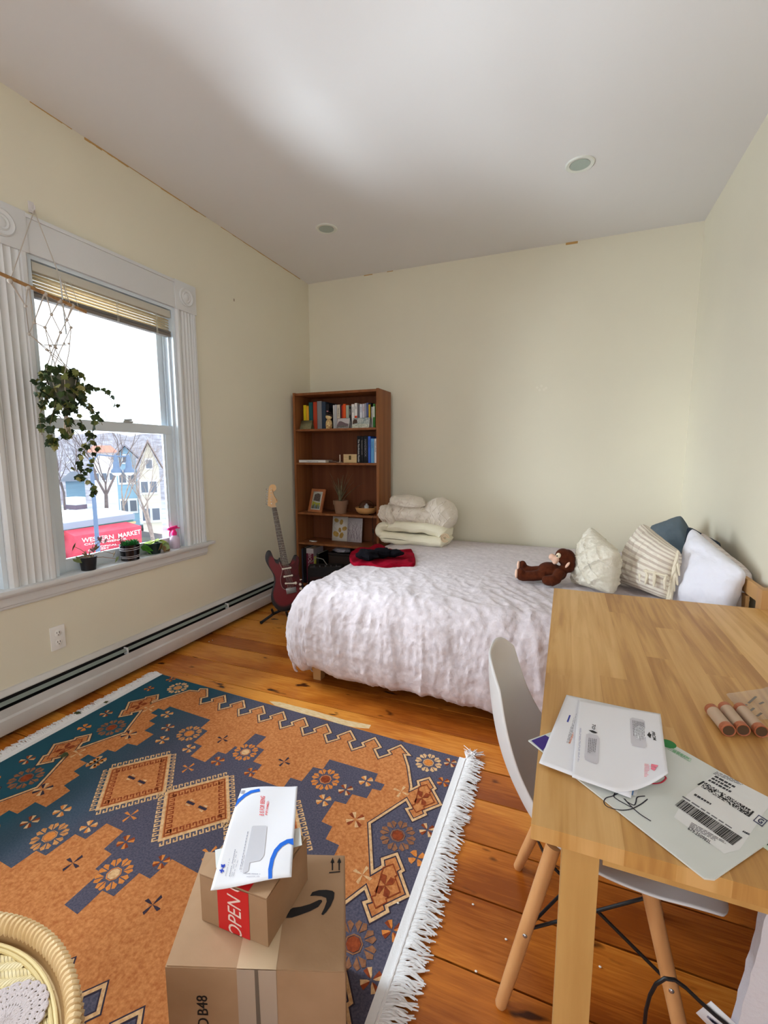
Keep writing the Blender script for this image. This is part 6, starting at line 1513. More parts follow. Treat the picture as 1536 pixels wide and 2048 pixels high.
def rl(pts, w_, m, lv, close=False):
    n = len(pts); A_, B_ = [], []
    for i in range(n):
        a = pts[(i-1) % n if close else max(i-1, 0)]; p = pts[i]; b = pts[(i+1) % n if close else min(i+1, n-1)]
        d1 = Vector((p[0]-a[0], p[1]-a[1])); d2 = Vector((b[0]-p[0], b[1]-p[1]))
        d1 = d1.normalized() if d1.length > 1e-9 else d2.normalized(); d2 = d2.normalized() if d2.length > 1e-9 else d1
        n1 = Vector((-d1.y, d1.x)); n2 = Vector((-d2.y, d2.x)); mm = n1+n2; mm = mm/max(0.35, mm.dot(n1)) if mm.length > 1e-6 else n1
        A_.append(RG(p[0]+mm.x*w_/2, p[1]+mm.y*w_/2, Zr+LV*lv)); B_.append(RG(p[0]-mm.x*w_/2, p[1]-mm.y*w_/2, Zr+LV*lv))
    rg.add(A_+B_, [[i, (i+1) % n, n+(i+1) % n, n+i] for i in range(n if close else n-1)], m)
CU, CV = 0.04, 0.72
mir = lambda pts: [(2*CU-u, v) for u, v in pts]; flip = lambda pts: [(u, 2*CV-v) for u, v in pts]; rot2 = lambda pts: [(2*CU-u, 2*CV-v) for u, v in pts]
mean = [(-0.574, 0.018), (-0.628, 0.060), (-0.592, 0.107), (-0.550, 0.110)][:0]
far = [(-0.755, 0.262), (-0.66, 0.075), (-0.605, 0.060), (-0.615, 0.035), (-0.574, 0.018)]
unit = [(-0.020, 0.085), (-0.041, 0.111), (0, 0.158), (0.040, 0.110), (0.022, 0.093), (0.064, 0.031)]
for k in range(-3, 6):
    b_ = -0.0735+0.1385*k
    far += [(b_+x, y) for x, y in unit]
far += [(0.746, 0.082), (0.723, 0.089), (0.766, 0.158), (0.818, 0.270)]
hook = [(0.821, 0.287), (0.846, 0.250), (0.833, 0.226), (0.873, 0.187), (0.915, 0.236), (0.907, 0.248), (0.959, 0.312), (0.907, 0.372), (0.917, 0.385), (0.879, 0.433), (0.838, 0.391), (0.853, 0.378), (0.821, 0.344)]
h2 = [(u, v+0.408) for u, v in hook]; h3 = [(u, v+0.81) for u, v in hook]
right = hook+[(0.73, 0.514)]+h2+[(0.73, 0.926)]+h3[:11]+[(0.80, 1.19)]
left = mir(hook)+[mir([(0.73, 0.514)])[0]]+mir(h2)+[mir([(0.73, 0.926)])[0]]+mir(h3[:11])
near = rot2(far[1:-1])
field = far+right+near[:]+left[::-1]
border = [p for p in field]
rp(border, C_or, 1)
rl(border, 0.0185, C_dk, 2, True); rl(border, 0.0100, C_cr, 3, True)
# second thin tan line inside the corners of the hooks
for hk, mm in ((hook, 0), (h2, 0), (h3[:11], 0), (hook, 1), (h2, 1), (h3[:11], 1)):
    c_ = (0.878, sum(p[1] for p in hk)/len(hk)); hk2 = [(c_[0]+(u-c_[0])*0.66, c_[1]+(v-c_[1])*0.66) for u, v in hk[2:-1]]
    if mm: hk2 = mir(hk2); c_ = (2*CU-c_[0], c_[1])
    rl(hk2, 0.004, C_ru, 4, True)
    for a, b in ((0.012, 0.018), (-0.012, 0.018), (0.012, -0.018), (-0.012, -0.018)): rp([(c_[0], c_[1]), (c_[0]+a*1.9, c_[1]+b*0.7), (c_[0]+a*2.1, c_[1]+b*1.9), (c_[0]+a*0.6, c_[1]+b*1.9)], C_ru, 4)
top_n = [(-0.655, 0.72), (-0.655, 0.70), (-0.603, 0.70), (-0.603, 0.640), (-0.555, 0.635), (-0.555, 0.568), (-0.50, 0.560), (-0.50, 0.464), (-0.568, 0.462), (-0.568, 0.397), (-0.618, 0.394), (-0.618, 0.339), (-0.672, 0.338), (-0.672, 0.288), (-0.628, 0.288), (-0.628, 0.248), (-0.325, 0.252), (-0.32, 0.328), (-0.268, 0.330), (-0.262, 0.430), (-0.205, 0.432), (-0.2, 0.511), (-0.107, 0.513), (-0.103, 0.432), (-0.058, 0.430), (-0.056, 0.368), (-0.028, 0.368), (-0.028, 0.248),
         (0.039, 0.246), (0.038, 0.328), (0.090, 0.330), (0.095, 0.420), (0.146, 0.420), (0.155, 0.503), (0.318, 0.500), (0.313, 0.435), (0.369, 0.433), (0.369, 0.337), (0.417, 0.332), (0.413, 0.262), (0.656, 0.255), (0.660, 0.302), (0.708, 0.303), (0.705, 0.343), (0.669, 0.347), (0.669, 0.405), (0.604, 0.410), (0.604, 0.468), (0.555, 0.472), (0.556, 0.583), (0.606, 0.586), (0.610, 0.645), (0.668, 0.647), (0.672, 0.70), (0.705, 0.70), (0.705, 0.72)]
rp(top_n+flip(top_n)[::-1][1:-1], C_nav, 2)
def shrink_line(pts, w_, m, lv): rl(pts, w_, m, lv, True)
# woven mottling strokes following the stepped edges
R_ = random.Random(21)
tst = [p for p in top_n]
for src in (tst, flip(tst)):
    for off, mm in ((0.016, C_lor), (0.030, C_ru)):
        for (a, b) in zip(src[:-1], src[1:]):
            du2, dv2 = b[0]-a[0], b[1]-a[1]; l_ = hypot(du2, dv2)
            if l_ < 0.035 or R_.random() < 0.35: continue
            sgn = -1 if src is tst else 1
            ox, oy = -dv2/l_*off*sgn*-1, du2/l_*off*sgn*-1
            rl([(a[0]+ox+du2*0.1, a[1]+oy+dv2*0.1), (a[0]+ox+du2*0.9, a[1]+oy+dv2*0.9)], 0.0035, mm, 1.6)
# medallion diamonds
def diamond(cx_, cy_, r_, rv):
    P4 = lambda k: [(cx_-r_*k, cy_), (cx_, cy_-rv*k), (cx_+r_*k, cy_), (cx_, cy_+rv*k)]
    rp(P4(1.0), C_or, 3); rl(P4(0.98), 0.012, C_cr, 4, True); rl(P4(0.88), 0.004, C_ru, 4, True)
    c4 = P4(1.0)
    for k in range(4):
        a, b = c4[k], c4[(k+1) % 4]; n_ = 11; dx, dy = (b[0]-a[0])/n_, (b[1]-a[1])/n_; l_ = hypot(dx, dy)
        ox, oy = dy/l_, -dx/l_
        if (a[0]+b[0])/2+ox*0.01-cx_ < 0 and (a[0]+b[0])/2-cx_ > 0: ox, oy = -ox, -oy
        if ((a[0]+b[0])/2+ox*0.05-cx_)**2+((a[1]+b[1])/2+oy*0.05-cy_)**2 < ((a[0]+b[0])/2-cx_)**2+((a[1]+b[1])/2-cy_)**2: ox, oy = -ox, -oy
        for j in range(n_):
            p = (a[0]+dx*(j+0.3), a[1]+dy*(j+0.3))
            rl([(p[0]+ox*0.004, p[1]+oy*0.004), (p[0]+ox*0.024, p[1]+oy*0.024), (p[0]+ox*0.024+dx*0.5, p[1]+oy*0.024+dy*0.5), (p[0]+ox*0.012+dx*0.5, p[1]+oy*0.012+dy*0.5)], 0.0055, C_cr, 4)
            if 0 < j < n_-1: rl([(p[0]-ox*0.018, p[1]-oy*0.018), (p[0]-ox*0.038, p[1]-oy*0.038), (p[0]-ox*0.038+dx*0.5, p[1]-oy*0.038+dy*0.5), (p[0]-ox*0.026+dx*0.5, p[1]-oy*0.026+dy*0.5)], 0.005, C_ru, 4)
    for s_ in (-1, 1): rl([(cx_+s_*0.012, cy_+s_*-0.0), (cx_+s_*0.052, cy_+0.0)], 0.012, C_dk, 5); rp([(cx_+s_*0.02, cy_-0.012), (cx_+s_*0.045, cy_-0.018), (cx_+s_*0.045, cy_-0.008)], C_cr, 5); rp([(cx_+s_*0.02, cy_+0.012), (cx_+s_*0.045, cy_+0.018), (cx_+s_*0.045, cy_+0.008)], C_cr, 5)
for c_ in (-0.297, 0.052, 0.40): diamond(c_, 0.722, 0.172, 0.182)
def flower(u, v, s_, m1, m2, lv=3, th=0.785):
    for k in range(4):
        a = th+k*pi/2
        for sg, mm in ((1, m1), (-1, m2)):
            d = (cos(a), sin(a)); n_ = (-sin(a)*sg, cos(a)*sg)
            rp([(u+d[0]*s_*0.12, v+d[1]*s_*0.12), (u+d[0]*s_*0.9, v+d[1]*s_*0.9), (u+d[0]*s_*0.8+n_[0]*s_*0.36, v+d[1]*s_*0.8+n_[1]*s_*0.36), (u+d[0]*s_*0.3+n_[0]*s_*0.16, v+d[1]*s_*0.3+n_[1]*s_*0.16)], mm, lv)
def xmark(u, v, s_, m1, lv=3):
    for k in range(4):
        a = k*pi/2+0.1; rp([(u, v), (u+s_*0.55*cos(a-0.22), v+s_*0.55*sin(a-0.22)), (u+s_*cos(a-0.15), v+s_*sin(a-0.15)), (u+s_*0.9*cos(a+0.2), v+s_*0.9*sin(a+0.2)), (u+s_*0.5*cos(a+0.25), v+s_*0.5*sin(a+0.25))], m1, lv)
def snow(u, v, s_, m1, m2, lv=3):
    rp([(u+s_*0.34*cos(k*pi/4+pi/8), v+s_*0.34*sin(k*pi/4+pi/8)) for k in range(8)], m2, lv); rl([(u+s_*0.40*cos(k*pi/4+pi/8), v+s_*0.40*sin(k*pi/4+pi/8)) for k in range(8)], s_*0.06, m1, lv, True)
    for k in range(8):
        a = k*pi/4
        for sg in (-1, 1):
            P_ = lambda r_, w_: (u+s_*(r_*cos(a)-w_*sg*sin(a)), v+s_*(r_*sin(a)+w_*sg*cos(a)))
            rp([P_(0.50, 0.03), P_(0.98, 0.03), P_(1.02, 0.20), P_(0.78, 0.30), P_(0.66, 0.17)], m1, lv)
def both(fn, u, v, *a):
    fn(u, v, *a)
    fn(u, 2*CV-v, *a)
# light motifs in the border
for (u, v, s_, a, b) in [(-0.748, 0.082, 0.060, C_cr, C_tan), (0.842, 0.095, 0.060, C_cr, C_lor), (-0.748, 0.514, 0.066, C_br, C_ru), (0.849, 0.521, 0.066, C_br, C_ru), (-0.754, 0.912, 0.066, C_br, C_ru), (0.86, 0.92, 0.066, C_br, C_ru), (0.86, 1.30, 0.06, C_cr, C_lor), (-0.754, 1.30, 0.06, C_cr, C_lor)]: snow(u, v, s_, a, b)
for (u, v, s_, a, b) in [(-0.870, 0.026, 0.032, C_lor, C_ru), (-0.901, 0.160, 0.032, C_lor, C_ru), (-0.894, 0.441, 0.036, C_cr, C_ru), (-0.879, 0.572, 0.036, C_lor, C_lor), (-0.879, 0.84, 0.036, C_cr, C_ru), (-0.881, 0.98, 0.036, C_lor, C_lor), (0.935, 0.054, 0.034, C_cr, C_ru), (0.936, 0.186, 0.032, C_lor, C_ru), (0.944, 0.453, 0.036, C_cr, C_ru), (0.944, 0.581, 0.036, C_lor, C_lor), (0.950, 0.84, 0.036, C_lor, C_ru), (0.944, 0.98, 0.036, C_cr, C_ru), (0.95, 1.2, 0.034, C_lor, C_ru)]: flower(u, v, s_, a, b)
for (u, v, s_, a, b) in [(-0.58, 0.31, 0.036, C_cr, C_lor), (-0.479, 0.394, 0.036, C_cr, C_ru), (-0.421, 0.479, 0.036, C_cr, C_lor), (-0.249, 0.473, 0.034, C_lor, C_cr), (-0.567, 0.712, 0.04, C_cr, C_lor), (0.626, 0.318, 0.036, C_cr, C_lor), (0.568, 0.399, 0.036, C_cr, C_ru), (0.511, 0.487, 0.036, C_cr, C_lor), (-0.057, 0.484, 0.034, C_lor, C_ru), (0.13, 0.480, 0.032, C_lor, C_ru), (0.673, 0.521, 0.042, C_cr, C_ru)]: both(flower, u, v, s_, a, b)
for (u, v, s_, a) in [(-0.614, 0.517, 0.042, C_cr)]: both(flower, u, v, s_, a, C_dk)
flower(0.673, 0.92, 0.042, C_cr, C_dk)
for (u, v, s_, a, b) in [(-0.339, 0.385, 0.060, C_tan, C_lor), (0.019, 0.382, 0.058, C_lor, C_cr), (0.459, 0.381, 0.062, C_lor, C_ru)]: both(snow, u, v, s_, a, b)
for (u, v, s_, a) in [(-0.148, 0.574, 0.034, C_lor), (0.26, 0.574, 0.034, C_lor)]: both(xmark, u, v, s_, a)
for (u, v) in [(-0.150, 0.351), (0.228, 0.362), (-0.70, 0.66)][:2]: both(xmark, u, v, 0.034, C_dk)
for (u, v) in [(-0.719, 0.315), (0.787, 0.313), (-0.708, 0.714), (0.794, 0.716), (-0.72, 1.12), (0.79, 1.12)]: xmark(u, v, 0.036, C_cr)
for k in range(34):   # woven mottling: short strokes in the orange ground
    pass
rg.build('rug_pile', None, ru, fix=False)
M_frw = mat('fringe_white', (232, 230, 230), 0.9, 0.1, bump=(200, 0.3))
for side, uu in (('r', U1), ('l', U0)):
    sgn = 1 if side == 'r' else -1
    q = MB(); q.prism([RG(uu, -0.002, 0), RG(uu+sgn*0.030, -0.002, 0), RG(uu+sgn*0.030, V1, 0), RG(uu, V1, 0)], (0, 0, 0.0005), (0, 0, 0.0075), None)
    q.tube([RG(uu+sgn*0.028, k*0.0125, 0.009) for k in range(0, 117)], [0.0035+0.0016*(k % 2) for k in range(117)], None, 6); q.build('woven_band', M_frw, ru)
    q = MB(); R_ = random.Random(31 if side == 'r' else 32)
    for k in range(360):
        v = k/360*V1; L_ = 0.072+R_.uniform(-0.012, 0.018); p0 = RG(uu+sgn*0.030, v, 0.008); ph = R_.uniform(0, 6)
        pts = []
        for t in range(7):
            f = t/6; pts.append(RG(uu+sgn*(0.030+L_*f*(1 if side == 'r' else 0.8)), v+0.010*sin(f*4+ph)*f+(-0.014*f if side == 'r' else 0.004*f), 0.005+0.012*sin(pi*min(1, f*1.1))*R_.uniform(0.5, 1.1)*(1-f*0.5)+0.001))
        q.tube(pts, [0.0032, 0.0036, 0.0034, 0.003, 0.0028, 0.0024, 0.0014], None, 5)
    # loose ends sticking up at the far corner
    for k in range(22 if side == 'r' else 0):
        p0 = RG(uu+sgn*0.035, 0.0, 0.010); q.tube([p0, p0+Vector((R_.uniform(-.02, .05), R_.uniform(0, .03), R_.uniform(.0, .02))), p0+Vector((R_.uniform(-.03, .08), R_.uniform(0.02, .07), R_.uniform(0, .02)))], [0.003, 0.003, 0.001], None, 5)
    o = q.build('fringe', M_frw, ru, fix=False)
# leaf bits dropped on the rug fringe
for k, (px, py, lab) in enumerate([(156, 1427, 'fallen ivy leaf on the rug fringe below the heater'), (212, 1405, 'small fallen leaf on the rug near the far fringe corner'), (127, 1512, 'fallen dark leaf on the rug pattern')]):
    p = at(px, py, 2, 0.012); q = MB(); M = Matrix.Translation((p.x, p.y, 0.014)) @ Matrix.Rotation(1.1*k, 4, 'Z')
    s_ = 0.022 if k != 1 else 0.014
    q.add([M @ (Vector(v)*s_) for v in [(0, -1, 0), (.7, -.5, .2), (1, .2, .1), (.4, .3, 0.2), (0, 1.1, 0), (-.4, .3, .2), (-1, .2, .1), (-.7, -.5, .2), (0, 0, 0.25)]], [[i, (i+1) % 8, 8] for i in range(8)], mat('fallen_leaf', (58, 66, 34), 0.6)); one(q, 'fallen_leaf', None, lab, 'leaf', (p.x, p.y, 0.01), fix=False)
# pale scrape in the floor varnish beside the rug: bare wood
q = MB(); sc_pts = [(538, 1402), (560, 1404), (590, 1412), (620, 1419), (650, 1428), (690, 1440), (742, 1450), (738, 1457), (712, 1455), (680, 1449), (650, 1438), (615, 1430), (580, 1420), (550, 1411)]
dec(q, sc_pts, 0.0006, mat('bare_scraped_wood', (226, 204, 164), 0.8, n=(30, 4, (1, 6, 1)), col2=(204, 168, 112))); struct(q.build('trim_6', None, None, fix=False))
# plaster crumbs on the floor
for (px, py, where) in [(425, 1281, 'on the floorboards beside the heater'), (418, 1284, 'next to another crumb by the heater'), (861, 1500, 'on the floor above the far right rug corner'), (796, 1812, 'on the navy border of the rug'), (952, 1944, 'on the floor just right of the rug fringe'), (1012, 1880, 'on the floor left of the near chair leg'), (1200, 1935, 'on the floor right of the table leg'), (946, 1810, 'on the floor beside the middle of the white fringe')]:
    p = at(px, py, 2, 0.0); z_ = 0.009 if px in (796,) else 0.0005
    if px < 900 and py > 1700: z_ = 0.0085
    q = MB(); q.ball((p.x, p.y, z_+0.002), (0.004, 0.003, 0.002), None, 8); o = one(q, 'plaster_crumb', mat('plaster_white', (232, 226, 214), 0.9), 'white plaster crumb '+where, 'crumb', (p.x, p.y, z_), 'plaster crumbs')

# ------------------------------------------------------------------ rattan tray table with doily
M_ratt = mat('pale_rattan', (226, 200, 156), 0.5, 0.35, n=(14, 3), col2=(206, 174, 126), island=((190, 152, 106), 0.35)); M_cane = mat('cane_strip', (222, 204, 154), 0.45, 0.35, island=((196, 172, 112), 0.6))
rc_ = Vector((-0.95, 0.115, 0)); RR = 0.372
rt = thing('rattan_tray', 'round pale rattan tray table with wrapped rim at the lower left', 'tray table', (rc_.x, rc_.y, 0))
q = MB(); q.lathe([(RR-0.028, 0.415), (RR-0.020, 0.42), (RR-0.012, 0.43)], (rc_.x, rc_.y, 0), 80, mat('rattan_inner', (150, 116, 72), 0.6), caps=False)
nw = 196
for k in range(nw):
    a = 2*pi*k/nw; pts = []; c0 = Vector((rc_.x+(RR-0.002)*cos(a), rc_.y+(RR-0.002)*sin(a), 0.435)); er = Vector((cos(a), sin(a), 0)); et = Vector((-sin(a), cos(a), 0))
    for t in range(15):
        b = -0.9+t/14*(2*pi-1.2)+pi*0.55; pts.append(c0+er*0.009*cos(b)+dn*0.019*sin(b)+et*(0.014*(t/14-0.5)))
    q.tube(pts, 0.0062, M_ratt, 6)
q.build('wrapped_rim', None, rt, fix=False)
q = MB(); zt_ = 0.421; row = 0.0150
for r_ in range(-24, 25):
    for k in range(-56, 57):
        y = r_*row; x = k*0.0066+(0 if r_ % 2 else 0.003)
        if hypot(x, y) > RR-0.035: continue
        sk = 0.0060 if r_ % 2 else -0.0060
        vs = [(x-0.0029-sk, y-row*0.55, 0.0), (x+0.0029-sk, y-row*0.55, 0.0), (x+0.0029+sk, y+row*0.55, 0.0), (x-0.0029+sk, y+row*0.55, 0.0), (x-0.0029, y, 0.0028), (x+0.0029, y, 0.0028)]
        ca, sa = cos(0.5), sin(0.5)
        q.add([Vector((rc_.x+vx*ca-vy*sa, rc_.y+vx*sa+vy*ca, zt_+vz)) for vx, vy, vz in vs], [[0, 1, 5, 4], [4, 5, 2, 3]], M_cane, False)
q.lathe([(0.0001, zt_-0.002), (RR-0.02, zt_-0.002)], (rc_.x, rc_.y, 0), 60, mat('cane_under', (186, 156, 104), 0.6), caps=False); q.build('woven_top', None, rt, fix=False)
q = MB(); q.tube([(rc_.x+(RR-0.036)*cos(a), rc_.y+(RR-0.036)*sin(a), zt_+0.002) for a in [2*pi*k/90 for k in range(91)]], 0.0036, None, 8); q.tube([(rc_.x+(RR-0.029)*cos(a), rc_.y+(RR-0.029)*sin(a), zt_+0.003) for a in [2*pi*k/90 for k in range(91)]], 0.0036, None, 8); q.build('cane_ring', M_cane, rt, fix=False)
q = MB(); q.lathe([(RR-0.02, 0.41), (RR-0.03, 0.25), (RR-0.02, 0.02), (RR-0.01, 0.0)], (rc_.x, rc_.y, 0), 60, caps=False); q.build('woven_side', mat('rattan_side', (206, 176, 124), 0.55, bump=(60, 0.9, (1, 1, 1), 0.01)), rt, fix=False)
# doily
dc = at(10, 2042, 2, 0.427); q = MB(); nr, na = 22, 120; vs = []
for j in range(nr+1):
    for k in range(na):
        a = 2*pi*k/na; r_ = 0.062*j/nr*(1+0.05*abs(sin(a*10))*(j/nr)**3); vs.append(Vector((dc.x+r_*cos(a)*1.0, dc.y+r_*sin(a)*0.95, 0.4275+0.0008*((j % 2))+0.0006*noise.noise(Vector((r_*90, a*12, 0))))))
fs = []
for j in range(nr):
    for k in range(na):
        if (j in (8, 13, 17)) and (k % 4 == 0): continue
        if j == 20 and k % 6 == 0: continue
        fs.append([j*na+k, (j+1)*na+k, (j+1)*na+(k+1) % na, j*na+(k+1) % na])
q.add(vs, fs, None); one(q, 'crocheted_doily', mat('doily_grey_lilac', (202, 190, 190), 0.95, 0.1, bump=(260, 0.8, (1, 1, 1), 0.004)), 'grey lilac crocheted doily lying on the rattan tray', 'doily', (dc.x, dc.y, 0.426), solid=0.0012, fix=False)

# ------------------------------------------------------------------ things under and beside the table
# white foam panel leaning under the table's near side
yP = 0.93; a, b, c2, d2 = at(1528, 1850, 1, yP), at(1476, 2048, 1, yP), at(1476, 2048, 1, yP), at(1536, 1800, 1, yP)
q = MB(); top = a+(a-b)*((0.70-a.z)/(a.z-b.z)); bot = b+(b-a)*((b.z)/(a.z-b.z)); R_ = random.Random(6)
pts = []
for k in range(31):
    p = bot.lerp(top, k/30); pts.append(Vector((p.x+R_.uniform(-.002, .002), yP, max(0.001, p.z))))
pts += [Vector((0.76, yP, 0.70)), Vector((0.76, yP, 0.001))]
q.prism(pts, (0, 0, 0), (0, 0.025, 0), mat('white_foam', (214, 214, 224), 0.8, bump=(90, 0.3))); one(q, 'foam_panel', None, 'white rough edged foam panel standing under the right side of the table', 'panel', (0.55, yP, 0))
# black cable arching past the chair leg with a paper tag
tgp = thing('power_cable', 'thin black cable arching beside the front chair leg with a white paper tag', 'cable', (0.3, 0.95, 0))
yC = 0.93
q = MB(); cp_ = [(1288, 2060), (1292, 2020), (1300, 1990), (1312, 1968), (1330, 1957), (1350, 1960), (1372, 1976), (1400, 2003), (1430, 2030), (1462, 2056), (1500, 2085)]
q.tube([at(px, py, 1, yC) for px, py in cp_], 0.0036, None, 8, caps=True); q.build('cord', MATS['black_wire'], tgp)
q = MB(); q.add([at(px, py, 1, yC+0.006) for px, py in [(1392, 2026), (1422, 2002), (1470, 2046), (1500, 2075), (1440, 2075)]], [[0, 1, 2, 3, 4]], mat('tag_white', (226, 226, 232), 0.6)); tg_ = q.build('paper_tag', None, tgp, solid=0.001, fix=False)
q = MB(); R_ = random.Random(9)
for k in range(6):
    u_ = k*5; q.add([at(px, py, 1, yC+0.004) for px, py in [(1413+u_, 2034+u_*0.75), (1417+u_-1.5, 2031+u_*0.75), (1430+u_-1.5, 2041+u_*.75+3), (1426+u_, 2044+u_*0.75+3)]], [[0, 1, 2, 3]], MATS['print_slate'])
q.build('tag_print', None, tg_, fix=False)

# ------------------------------------------------------------------ hanging plant, sill plants
XM = -2.43
def am(px, py, dx=0.0): return at(px, py, 0, XM+dx)
hk = thing('wall_hook', 'small white adhesive hook on the wall above the window casing', 'hook', tuple(at(62, 418, 0, XL)))
p = at(61, 415, 0, XL); q = MB(); q.box((XL+0.004, p.y, p.z), (0.007, 0.026, 0.055), None, None, 0.003); q.build('hook_plate', mat('hook_white', (214, 208, 206), 0.3), hk)
q = MB(); q.tube([(XL+0.006, p.y, p.z-0.008), (XL+0.022, p.y, p.z-0.022), (XL+0.030, p.y, p.z-0.014), (XL+0.030, p.y, p.z+0.004)], 0.004, None, 8); q.build('hook_arm', MATS['hook_white'], hk)
hkp = Vector((XL+0.026, p.y, p.z-0.018))
M_cord = mat('macrame_cord', (186, 176, 166), 0.95, 0.1)
mh = thing('macrame_hanger', 'macrame plant hanger of knotted cords on a wooden dowel by the window', 'plant hanger', tuple(am(80, 580)))
d0, d1 = am(-60, 520), am(172, 624)
q = MB(); q.tube([d0, d1], 0.0085, None, 14); q.build('dowel', mat('dowel_wood', (170, 130, 82), 0.6, n=(4, 3, (1, 8, 1)), col2=(140, 100, 58)), mh)
q = MB(); q.tube([hkp, am(20, 562)], 0.0022, None, 6); q.tube([hkp, am(142, 612)], 0.0022, None, 6); q.build('hanging_string', M_cord, mh)
def DW(t): return d0.lerp(d1, t)
kn = [am(20, 562), am(56, 575), am(90, 588), am(120, 602), am(145, 612)]
low1 = [am(51, 612, .01), am(68, 645, .0), am(103, 629, .01), am(134, 640, -.01)]
low2 = [am(58, 668, 0), am(90, 655, .01), am(121, 665, 0), am(142, 655, -.02)]
q = MB()
def cordl(a, b, r=0.0021, sag=0.0): m_ = a.lerp(b, 0.5)+Vector((0, 0, -sag)); q.tube([a, m_, b], r, None, 5)
for i, k in enumerate(kn):
    q.ball(k, (0.011, 0.012, 0.013), None, 10)
    for d_ in (0, 1):
        j = min(3, max(0, i-1+d_)); cordl(k+Vector((0, 0.004*(d_*2-1), 0)), low1[j], 0.0024)
        cordl(k+Vector((0, 0.004*(d_*2-1)+.003, 0)), low1[j], 0.0018)
for k in low1: q.ball(k, 0.008, None, 8)
for i, k in enumerate(low1):
    for j in (max(0, i-1), min(3, i)): cordl(k, low2[j], 0.0022)
for k in low2: q.ball(k, 0.008, None, 8)
pot_c = am(127, 775, 0.03)
rimp = [pot_c+Vector((0.075*cos(a), 0.075*sin(a), 0.05)) for a in [k*pi/4+0.3 for k in range(8)]]
bot_k = pot_c+Vector((0, 0, -0.115))
R_ = random.Random(13)
for i, k in enumerate(low2):
    for d_ in (0, 1):
        r_ = rimp[(i*2+d_) % 8]; m_ = k.lerp(r_, 0.5)+Vector((R_.uniform(-.01, .01), R_.uniform(-.012, .012), 0)); q.tube([k, m_, r_], 0.0021, None, 5); q.ball(k.lerp(r_, 0.35), 0.006, None, 6)
        q.tube([r_, (r_+bot_k)/2+(r_-pot_c)*0.25, bot_k], 0.0021, None, 5)
cordl(am(88, 690), am(133, 690), 0.0022)
q.build('knotted_net', M_cord, mh)
q = MB()
for k in range(22):
    a = R_.uniform(0, 6.28); r_ = R_.uniform(0.004, 0.028); q.tube([bot_k+Vector((0.006*cos(a), 0.006*sin(a), 0)), bot_k+Vector((r_*0.5*cos(a), r_*0.5*sin(a), -0.06)), bot_k+Vector((r_*cos(a), r_*sin(a), -0.135+R_.uniform(-.015, .01)))], 0.0026, None, 5)
q.ball(bot_k, 0.013, None, 10); q.build('tassel', mat('tassel_cotton', (222, 208, 192), 0.95), mh)

iv = thing('hanging_ivy', 'trailing green ivy in a pot held by the macrame hanger', 'plant', tuple(pot_c-Vector((0, 0, 0.06))))
q = MB(); q.lathe([(0.045, -0.065), (0.066, 0.045), (0.070, 0.05), (0.062, 0.048), (0.055, 0.03), (0.0001, 0.03)], pot_c, 28); q.build('pot', mat('pot_grey_green', (96, 98, 84), 0.7), iv)
ML = [mat('ivy_dark', (42, 58, 32), 0.55, 0.3), mat('ivy_mid', (62, 80, 40), 0.55, 0.3), mat('ivy_olive', (104, 110, 56), 0.6, 0.3), mat('ivy_pale_edge', (150, 148, 96), 0.6, 0.3)]
IVY = [(0, -0.75), (0.22, -0.82), (0.62, -0.72), (0.72, -0.30), (1.0, 0.05), (0.55, 0.12), (0.50, 0.42), (0.15, 0.55), (0, 1.0), (-0.15, 0.55), (-0.50, 0.42), (-0.55, 0.12), (-1.0, 0.05), (-0.72, -0.30), (-0.62, -0.72), (-0.22, -0.82)]
def leaf(mb, c, s_, R_, m, hang=True, shape=IVY):
    tilt = Euler((R_.uniform(-0.9, 0.9)+(pi if hang else 0), R_.uniform(-0.5, 0.5), R_.uniform(0, 6.28))).to_matrix() if False else (Matrix.Rotation(R_.uniform(0, 6.28), 3, 'Z') @ Matrix.Rotation(-pi/2+R_.uniform(-0.6, 0.9), 3, 'X') @ Matrix.Rotation(R_.uniform(-0.8, 0.8), 3, 'Z'))
    if not hang: tilt = Matrix.Rotation(R_.uniform(0, 6.28), 3, 'Z') @ Matrix.Rotation(R_.uniform(-0.6, 0.6), 3, 'X')
    vs = [Vector((0, -0.2, 0.12))]+[Vector((x*(1 if x > 0 else 1), y, -0.28*abs(x)+0.10*y*y)) for x, y in shape]
    n = len(shape); mb.add([Vector(c)+tilt @ (v*s_) for v in vs], [[0, i+1, (i+1) % n+1] for i in range(n)], m, False)
q = MB(); st = MB(); R_ = random.Random(17)
def pick(): return ML[R_.choices([0, 1, 2, 3], [5, 4, 3, 1])[0]]
# crown over and around the pot
for k in range(150):
    a = R_.uniform(0, 6.28); h_ = R_.uniform(-0.10, 0.095); r_ = 0.105*sqrt(max(0.1, 1-(h_/0.13)**2))*R_.uniform(0.55, 1.05)
    leaf(q, pot_c+Vector((r_*cos(a), r_*sin(a), h_)), R_.uniform(0.016, 0.027), R_, pick())
def vine(pts, n, s0=0.017, s1=0.024, spread=0.012):
    P_ = [am(x, y, d) for x, y, d in pts]; st.tube(P_, 0.0013, mat('ivy_stem', (110, 96, 66), 0.7), 5)
    L_ = len(P_)-1
    for k in range(n):
        t = (k+R_.random()*0.6)/n*L_; i = min(L_-1, int(t)); c = P_[i].lerp(P_[i+1], t-i)+Vector((R_.uniform(-spread, spread), R_.uniform(-spread, spread), R_.uniform(-spread, spread)))
        leaf(q, c, R_.uniform(s0, s1), R_, pick())
vine([(110, 775, .05), (88, 800, .06), (80, 815, .06)], 6); vine([(100, 790, .05), (78, 830, .06), (84, 870, .05)], 8)
